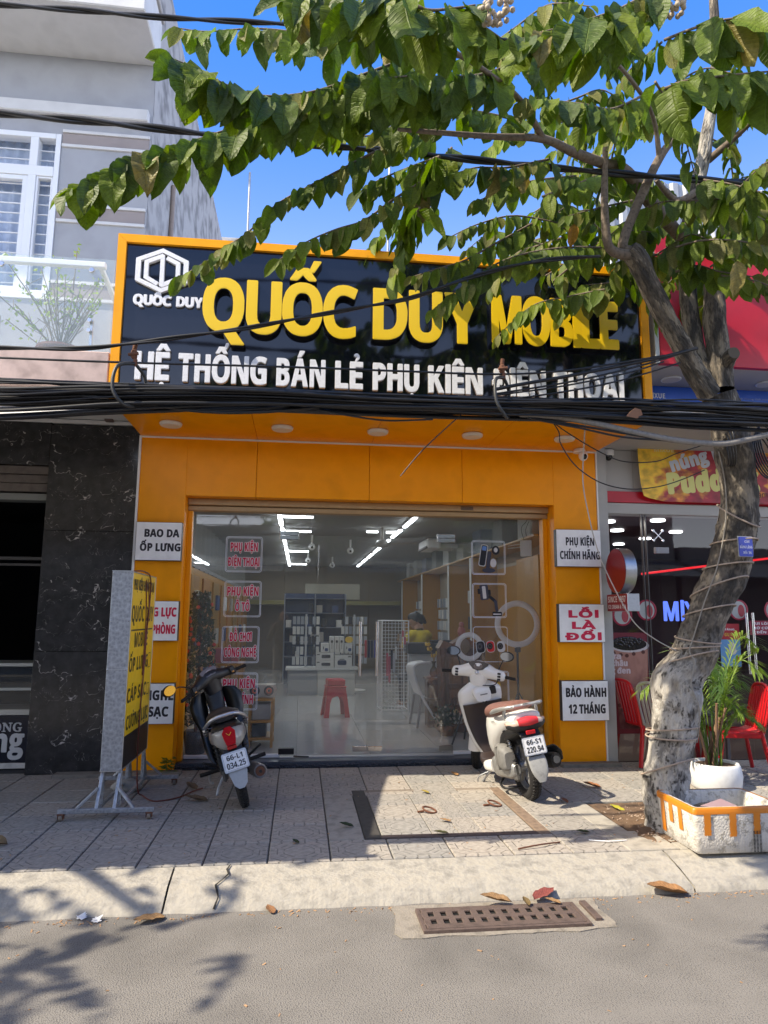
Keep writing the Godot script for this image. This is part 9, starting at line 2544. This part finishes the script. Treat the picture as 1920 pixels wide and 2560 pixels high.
	for q in [[-1.0, PAVE,0.75,0.6,0.17, [0.26,0.17,0.1], "curled brown leaf by the stand of the black motorbike"], [-0.85, PAVE,1.13,1.4,0.19, [0.22,0.15,0.09], "flat brown leaf in the shade left of the motorbike's rear tyre"], [-2.03, PAVE,2.14,1.5,0.26, [0.3,0.2,0.1], "large brown leaf at the left edge of the pavement"],
		[-0.83,0.0,3.06,2.1,0.17, tan, "brown leaf on the road at the foot of the cracked kerb"], [-0.235,0.0,3.085,0.4,0.1, dry, "small brown leaf on the road right of the kerb crack"], [1.435, PAVE,0.4,0.4,0.11, [0.5,0.25,0.09], "orange brown leaf standing in sun left of the white scooter"], [2.63, PAVE,0.99,1.2,0.15, [0.5,0.2,0.08], "orange leaf on the tiles right of the scooter's shadow"], [2.12, PAVE,1.478,0.2,0.09, [0.42,0.16,0.08], "small red brown leaf beside the scooter's shadow"],
		[1.13,0.024,3.13,1.45,0.17, tan, "left tan leaf on the drain surround"], [1.27,0.022,3.1,-1.0,0.18, red, "red brown leaf on the drain surround against the kerb"], [1.41,0.024,3.18,1.1,0.09, tan, "small tan leaf on the right end of the drain"], [1.21,0.028,3.2,0.1,0.08, [0.2,0.13,0.05], "small dark leaf on the drain between two larger ones"], [2.26,0.0,3.06,1.5,0.24, [0.5,0.25,0.1], "large orange brown leaf on the road at the right kerb"],
		[1.98, PAVE,2.26,1.6,0.1, [0.08,0.1,0.04], "green leaf on the tiles left of the tree pit"], [1.03, PAVE,1.05,0.8,0.08, [0.45,0.33,0.05], "small yellow leaf on the chamber cover"], [1.04, PAVE,1.9,1.0,0.09, tan, "small pale leaf low on the chamber cover"], [0.96, PAVE,2.18,1.5,0.1, [0.16,0.15,0.05], "dark green leaf on the front frame of the chamber cover"], [0.3, PAVE,1.96,1.3,0.1, [0.03,0.06,0.02], "dark leaf in the shade left of the chamber cover"], [-0.1, PAVE,2.3,0.6,0.07, [0.04,0.06,0.02], "tiny dark leaf near the kerb in the shade"], [4.15, PAVE,0.7,1.2,0.22, [0.26,0.13,0.1], "dry leaf lying right of the white palm pot"], [2.5, PAVE - 0.02,1.72,0.5,0.13, [0.5,0.45,0.03], "yellow leaf in the tree pit"]]:
		fallen_leaf(P3(q[0], q[1], q[2]), q[3], q[4], q[5], q[6], r.randf_range(0.25,0.7))
	for q in [[-1.285,3.03, "left scrap of white paper at the kerb",0.3], [-1.19,3.07, "right scrap of white paper at the kerb",1.4]]:
		s = mb()
		for i in 4:
			var a := r.randf() * TAU
			quad(s, P3(cos(a), r.randf_range(0.0,0.4), sin(a)) * 0.03, P3(cos(a + 1.4),0.1, sin(a + 1.4)) * 0.035, P3(cos(a + 2.8), r.randf_range(0.3,0.8), sin(a + 2.8)) * 0.03, P3(cos(a + 4.4),0.3, sin(a + 4.4)) * 0.02)
		var o := solo("paper_scrap", s, M.white_plain, q[2], "litter"); o.position = P3(q[0],0.005, q[1])
	s = mb(); tube(s, smooth_path([P3(1.35, PAVE + 0.008,2.56), P3(1.5, PAVE + 0.02,2.53), P3(1.68, PAVE + 0.008,2.45)],5),0.005,6); solo("twig", s, M.brown_wood, "thin dark twig on the tiles near the kerb", "twig")
	s = mb(); tube(s, smooth_path([P3(1.9, PAVE + 0.006,2.42), P3(2.02, PAVE + 0.01,2.47), P3(2.16, PAVE + 0.006,2.45)],5),0.004,6); solo("drinking_straw", s, M.white_plain, "white drinking straw on the tiles near the kerb", "litter")
	# grit along the kerb foot and specks on road and tiles
	s = mb()
	for i in 520:
		var x := r.randf_range(-2.2,3.0); var z := 3.04 + absf(r.randfn()) * 0.05
		if i > 300: x = r.randf_range(-2.5,3.2); z = r.randf_range(3.05,5.0)
		if i > 420: x = r.randf_range(-2.5,3.2); z = r.randf_range(0.2,2.6)
		var y := PAVE if z < 2.62 else 0.0
		if z >= 2.62 and z < 3.03: continue
		var q := r.randf_range(0.003,0.008)
		bxc(s, Vector3.ZERO, P3(q * r.randf_range(1,4), q * 0.4, q),0.0, Transform3D(Basis.from_euler(P3(r.randf() * 0.4, r.randf() * 6, r.randf() * 0.4)), P3(x, y + 0.002, z)))
	var gr := struct("debris", s, mat(0.36,0.22,0.12,0.9)); gr.set_meta("kind", "stuff"); tag(gr, "fine brown bits of dry leaf along the kerb foot and road", "debris")

# ---------------------------------------------------------------- people: one skin over a skeleton of tapered bones
func sdf_mesh(bones: Array, cell: float, k := 0.02) -> ArrayMesh:   # bones: [a, b, ra, rb]; surface nets of their smooth union
	var grid := {}
	for bo in bones:
		var rm: float = maxf(bo[2], bo[3]) + 2.5 * cell
		var lo: Vector3 = P3(minf(bo[0].x, bo[1].x), minf(bo[0].y, bo[1].y), minf(bo[0].z, bo[1].z)) - Vector3.ONE * rm
		var hi: Vector3 = P3(maxf(bo[0].x, bo[1].x), maxf(bo[0].y, bo[1].y), maxf(bo[0].z, bo[1].z)) + Vector3.ONE * rm
		var a: Vector3 = bo[0]; var ab: Vector3 = bo[1] - bo[0]; var l2 := maxf(ab.length_squared(), 1e-9)
		for x in range(int(floor(lo.x / cell)), int(ceil(hi.x / cell)) + 1):
			for y in range(int(floor(lo.y / cell)), int(ceil(hi.y / cell)) + 1):
				for z in range(int(floor(lo.z / cell)), int(ceil(hi.z / cell)) + 1):
					var p := P3(x, y, z) * cell
					var t := clampf((p - a).dot(ab) / l2,0.0,1.0)
					var d := (p - a - ab * t).length() - lerpf(bo[2], bo[3], t)
					var key := Vector3i(x, y, z)
					if grid.has(key):
						var e: float = grid[key]
						var h := maxf(k - absf(d - e),0.0) / k
						grid[key] = minf(d, e) - h * h * k * 0.25
					else: grid[key] = d
	var vert := {}; var pts := []
	for key in grid:
		var sum := Vector3.ZERO; var n := 0; var ok := true; var val := []
		for i in 8:
			var q: Vector3i = key + Vector3i(i & 1, (i >> 1) & 1, i >> 2)
			if not grid.has(q):
				ok = false
				break
			val.append(grid[q])
		if not ok: continue
		for e in [[0,1], [2,3], [4,5], [6,7], [0,2], [1,3], [4,6], [5,7], [0,4], [1,5], [2,6], [3,7]]:
			var u: float = val[e[0]]; var v: float = val[e[1]]
			if (u < 0.0) != (v < 0.0):
				var t := u / (u - v)
				sum += P3(e[0] & 1, (e[0] >> 1) & 1, e[0] >> 2).lerp(P3(e[1] & 1, (e[1] >> 1) & 1, e[1] >> 2), t); n += 1
		if n:
			vert[key] = pts.size(); pts.append((Vector3(key) + sum / n) * cell)
	var s := SurfaceTool.new(); s.begin(Mesh.PRIMITIVE_TRIANGLES); s.set_smooth_group(0)
	for p in pts: s.add_vertex(p)
	for key in grid:
		for ax in 3:
			var step := Vector3i(1 if ax == 0 else 0, 1 if ax == 1 else 0, 1 if ax == 2 else 0)
			if not grid.has(key + step): continue
			var u: float = grid[key]; var v: float = grid[key + step]
			if (u < 0.0) == (v < 0.0): continue
			var b := Vector3i(0,1,0) if ax == 0 else (Vector3i(0,0,1) if ax == 1 else Vector3i(1,0,0)); var c := Vector3i(0,0,1) if ax == 0 else (Vector3i(1,0,0) if ax == 1 else Vector3i(0,1,0))
			var q := [key - b - c, key - c, key, key - b]
			var ok := true
			for w in q:
				if not vert.has(w): ok = false
			if not ok: continue
			var id := [vert[q[0]], vert[q[1]], vert[q[2]], vert[q[3]]]
			var ord := [0,2,1,0,3,2] if u < 0.0 else [0,1,2,0,2,3]
			for i in ord: s.add_index(id[i])
	s.generate_normals()
	return s.commit()

func hand_bones(w: Vector3, dir: Vector3, side: Vector3, curl: Vector3) -> Array:   # palm, four fingers, thumb
	var o := []
	var pal := w + dir * 0.085
	for i in 4:
		var f := (i - 1.5) * 0.02
		o.append([w + side * f * 0.6, pal + side * f,0.014,0.012])
		var l: float = [0.062,0.074,0.07,0.054][i]
		var k1 := pal + side * f * 1.15; var k2 := k1 + (dir * 0.8 + curl * 0.6).normalized() * l * 0.55; var k3 := k2 + (dir * 0.35 + curl).normalized() * l * 0.5
		o.append([k1, k2,0.0095,0.0085]); o.append([k2, k3,0.0085,0.007])
	var tb := w + dir * 0.025 - side * 0.03
	o.append([tb, tb + (dir * 0.6 - side * 0.7 + curl * 0.3).normalized() * 0.045,0.012,0.01]); o.append([tb + (dir * 0.6 - side * 0.7 + curl * 0.3).normalized() * 0.045, tb + (dir * 1.0 - side * 0.5 + curl * 0.7).normalized() * 0.075,0.01,0.008])
	return o

func head_mesh(c: Vector3, b: Basis) -> ArrayMesh:   # face towards -z of b
	var q := func(x: float, y: float, z: float) -> Vector3: return c + b * P3(x, y, z)
	return sdf_mesh([[q.call(0,0.03,0.015), q.call(0,0.035,-0.02),0.088,0.08], [q.call(0,-0.03,-0.025), q.call(0,-0.07,-0.045),0.066,0.04], [q.call(0,-0.09,-0.062), q.call(0,-0.085,-0.06),0.024,0.024], [q.call(0,0.005,-0.094), q.call(0,-0.028,-0.112),0.011,0.015], [q.call(-0.018,-0.058,-0.09), q.call(0.018,-0.058,-0.09),0.01,0.01], [q.call(-0.082,0.01,0.01), q.call(-0.084,-0.03,0.012),0.014,0.01], [q.call(0.082,0.01,0.01), q.call(0.084,-0.03,0.012),0.014,0.01], [q.call(-0.035,0.022,-0.078), q.call(0.035,0.022,-0.078),0.018,0.018], [q.call(0,-0.05,0.02), q.call(0,-0.16,0.045),0.055,0.058]],0.009,0.022)

func eyes(parent: Node, c: Vector3, b: Basis) -> void:
	for d: float in [-1.0,1.0]:
		var s := mb(); ball(s, c + b * P3(d * 0.032,0.008,-0.086), P3(0.012,0.008,0.008),6,8); obj("eye", s, mat(0.6,0.58,0.55,0.3), parent)
		s = mb(); ball(s, c + b * P3(d * 0.032,0.008,-0.0935), P3(0.006,0.0065,0.004),5,8); obj("pupil", s, M.black_gloss, parent)

func build_people() -> void:
	var skin := mat(0.42,0.24,0.16,0.55); skin.subsurf_scatter_enabled = true; skin.subsurf_scatter_strength = 0.1
	var hair := mat(0.012,0.01,0.01,0.5)
	var V := func(x: float, y: float, z: float) -> Vector3: return P3(x, y, z)
	# the clerk behind the desk: looks down to the left, forearms on the desk
	var W := thing("person", "person in a yellow polo shirt with dark tied hair, looking down behind the desk", "person", P3(1.86, FLOOR,-4.32),0.45)
	var hb := Basis(Vector3.UP,0.95) * Basis(Vector3.RIGHT,-0.35)
	var hc := P3(-0.03,1.4,-0.08)
	var bones := [[V.call(0,0.5,0), V.call(0,0.72,0),0.15,0.14], [V.call(0,0.72,0), V.call(0,1.1,0.0),0.13,0.13], [V.call(-0.15,1.16,0.0), V.call(0.15,1.16,0.0),0.07,0.07], [V.call(0,1.14,0), V.call(-0.01,1.3,-0.04),0.06,0.052], [V.call(-0.08,0.5,0), V.call(-0.1,0.46,-0.36),0.085,0.065], [V.call(0.08,0.5,0), V.call(0.1,0.46,-0.36),0.085,0.065], [V.call(-0.1,0.46,-0.36), V.call(-0.1,0.05,-0.34),0.06,0.042], [V.call(0.1,0.46,-0.36), V.call(0.1,0.05,-0.34),0.06,0.042], [V.call(-0.1,0.035,-0.32), V.call(-0.1,0.03,-0.46),0.042,0.034], [V.call(0.1,0.035,-0.32), V.call(0.1,0.03,-0.46),0.042,0.034],
		[V.call(-0.19,1.15,0), V.call(-0.26,0.95,-0.1),0.05,0.042], [V.call(-0.26,0.95,-0.1), V.call(-0.14,1.1,-0.31),0.04,0.03], [V.call(0.19,1.15,0), V.call(0.26,0.95,-0.1),0.05,0.042], [V.call(0.26,0.95,-0.1), V.call(0.12,1.1,-0.31),0.04,0.03]]
	obj("body", sdf_mesh(bones,0.02), skin, W)
	var hands := mb(); hands = SurfaceTool.new(); hands.begin(Mesh.PRIMITIVE_TRIANGLES)
	obj("hand", sdf_mesh(hand_bones(V.call(-0.14,1.1,-0.31), P3(0.3,0.05,-1).normalized(), P3(1,0,0.3).normalized(), P3(0,-1,0)),0.0065,0.008), skin, W); obj("hand", sdf_mesh(hand_bones(V.call(0.12,1.1,-0.31), P3(-0.3,0.05,-1).normalized(), P3(-1,0,0.3).normalized(), P3(0,-1,0)),0.0065,0.008), skin, W)
	var hd := obj("head", head_mesh(hc, hb), skin, W); eyes(hd, hc, hb)
	var hq := func(x: float, y: float, z: float) -> Vector3: return hc + hb * P3(x, y, z)
	obj("hair", sdf_mesh([[hq.call(0,0.05,0.03), hq.call(0,0.062,-0.02),0.098,0.082], [hq.call(0,0.02,0.06), hq.call(0,-0.05,0.075),0.075,0.05], [hq.call(0,0.02,0.13), hq.call(0,-0.08,0.15),0.045,0.03], [hq.call(-0.078,0.03,0.0), hq.call(-0.08,-0.02,0.02),0.025,0.015], [hq.call(0.078,0.03,0.0), hq.call(0.08,-0.02,0.02),0.025,0.015]],0.01), hair, hd)
	var shirt := mat(0.6,0.46,0.03,0.8)
	obj("shirt", sdf_mesh([[V.call(0,0.52,0), V.call(0,0.72,0),0.165,0.155], [V.call(0,0.72,0), V.call(0,1.1,0.0),0.145,0.145], [V.call(-0.15,1.165,0.0), V.call(0.15,1.165,0.0),0.083,0.083], [V.call(-0.19,1.15,0), V.call(-0.245,0.99,-0.07),0.068,0.06], [V.call(0.19,1.15,0), V.call(0.245,0.99,-0.07),0.068,0.06]],0.014), shirt, W)
	var s := mb(); torus(s, P3(-0.005,1.245,-0.02), P3(-0.05,1,-0.25),0.068,0.016,22,8); obj("collar", s, mat(0.1,0.08,0.02,0.8), W)
	obj("trousers", sdf_mesh([[V.call(0,0.5,0), V.call(0,0.56,0),0.16,0.155], [V.call(-0.08,0.5,0), V.call(-0.1,0.46,-0.36),0.098,0.078], [V.call(0.08,0.5,0), V.call(0.1,0.46,-0.36),0.098,0.078], [V.call(-0.1,0.46,-0.36), V.call(-0.1,0.1,-0.34),0.075,0.06], [V.call(0.1,0.46,-0.36), V.call(0.1,0.1,-0.34),0.075,0.06]],0.016), mat(0.03,0.03,0.04,0.8), W)
	var stl := thing("clerk_stool", "stool on which the clerk sits behind the desk", "stool", P3(1.86, FLOOR,-4.3))
	s = mb(); cyl(s, P3(0,0.32,0), P3(0,0.36,0),0.17,-1,20,0.01); obj("seat", s, M.black, stl)
	for k in 3:
		s = mb(); var a := k * TAU / 3; bar(s, P3(cos(a) * 0.17,0, sin(a) * 0.17), P3(cos(a) * 0.1,0.32, sin(a) * 0.1),0.02,0.02,0.003); obj("leg", s, M.black, stl)
	# the photographer, seen only as a reflection in the glass: both hands raised in front of the face
	var P := thing("person", "person in a dark jacket standing on the road, mirrored in the glass door", "person", P3(-0.5,0.0,7.8),0.0)
	bones = [[V.call(0,0.95,0), V.call(0,1.05,0),0.13,0.13], [V.call(0,1.05,0), V.call(0,1.36,0.0),0.13,0.14], [V.call(-0.16,1.4,0.0), V.call(0.16,1.4,0.0),0.07,0.07], [V.call(0,1.4,0), V.call(0,1.52,-0.01),0.06,0.055], [V.call(-0.09,0.92,0), V.call(-0.11,0.48,-0.01),0.09,0.062], [V.call(-0.11,0.48,-0.01), V.call(-0.11,0.08,0.03),0.06,0.04], [V.call(0.09,0.92,0), V.call(0.11,0.48,-0.01),0.09,0.062], [V.call(0.11,0.48,-0.01), V.call(0.11,0.08,0.03),0.06,0.04], [V.call(-0.11,0.04,0.04), V.call(-0.12,0.035,-0.13),0.045,0.035], [V.call(0.11,0.04,0.04), V.call(0.12,0.035,-0.13),0.045,0.035], [V.call(-0.2,1.38,0), V.call(-0.29,1.14,-0.06),0.052,0.043], [V.call(-0.29,1.14,-0.06), V.call(-0.19,1.4,-0.2),0.042,0.03], [V.call(0.2,1.38,0), V.call(0.29,1.14,-0.06),0.052,0.043], [V.call(0.29,1.14,-0.06), V.call(0.15,1.4,-0.2),0.042,0.03]]
	obj("body", sdf_mesh(bones,0.022), skin, P)
	hc = P3(0.02,1.62,-0.02); hb = Basis.IDENTITY
	obj("hand", sdf_mesh(hand_bones(V.call(-0.19,1.4,-0.2), P3(0.3,0.9,-0.2).normalized(), P3(0,0.2,-1).normalized(), P3(1,0,0)),0.008,0.008), skin, P); obj("hand", sdf_mesh(hand_bones(V.call(0.15,1.4,-0.2), P3(-0.3,0.9,-0.2).normalized(), P3(0,0.2,-1).normalized(), P3(-1,0,0)),0.008,0.008), skin, P)
	hd = obj("head", head_mesh(hc, hb), skin, P); eyes(hd, hc, hb)
	obj("hair", sdf_mesh([[hq.call(0,0.05,0.03), hq.call(0,0.062,-0.02),0.098,0.082], [hq.call(0,0.02,0.05), hq.call(0,-0.04,0.06),0.08,0.06]],0.011), hair, hd)
	obj("jacket", sdf_mesh([[V.call(0,0.9,0), V.call(0,1.36,0.0),0.16,0.16], [V.call(-0.16,1.4,0.0), V.call(0.16,1.4,0.0),0.088,0.088], [V.call(-0.2,1.38,0), V.call(-0.29,1.14,-0.06),0.072,0.06], [V.call(-0.29,1.14,-0.06), V.call(-0.2,1.37,-0.185),0.058,0.046], [V.call(0.2,1.38,0), V.call(0.29,1.14,-0.06),0.072,0.06], [V.call(0.29,1.14,-0.06), V.call(0.16,1.37,-0.185),0.058,0.046]],0.016), mat(0.05,0.045,0.04,0.8), P)
	obj("trousers", sdf_mesh([[V.call(-0.07,0.92,0), V.call(0.07,0.92,0),0.14,0.14], [V.call(-0.09,0.92,0), V.call(-0.11,0.48,-0.01),0.105,0.08], [V.call(-0.11,0.48,-0.01), V.call(-0.11,0.1,0.03),0.078,0.06], [V.call(0.09,0.92,0), V.call(0.11,0.48,-0.01),0.105,0.08], [V.call(0.11,0.48,-0.01), V.call(0.11,0.1,0.03),0.078,0.06]],0.018), mat(0.22,0.2,0.17,0.85), P)

func P3(x: float, y: float, z: float) -> Vector3: return Vector3(x, y, z)
func P2(x: float, y: float) -> Vector2: return Vector2(x, y)
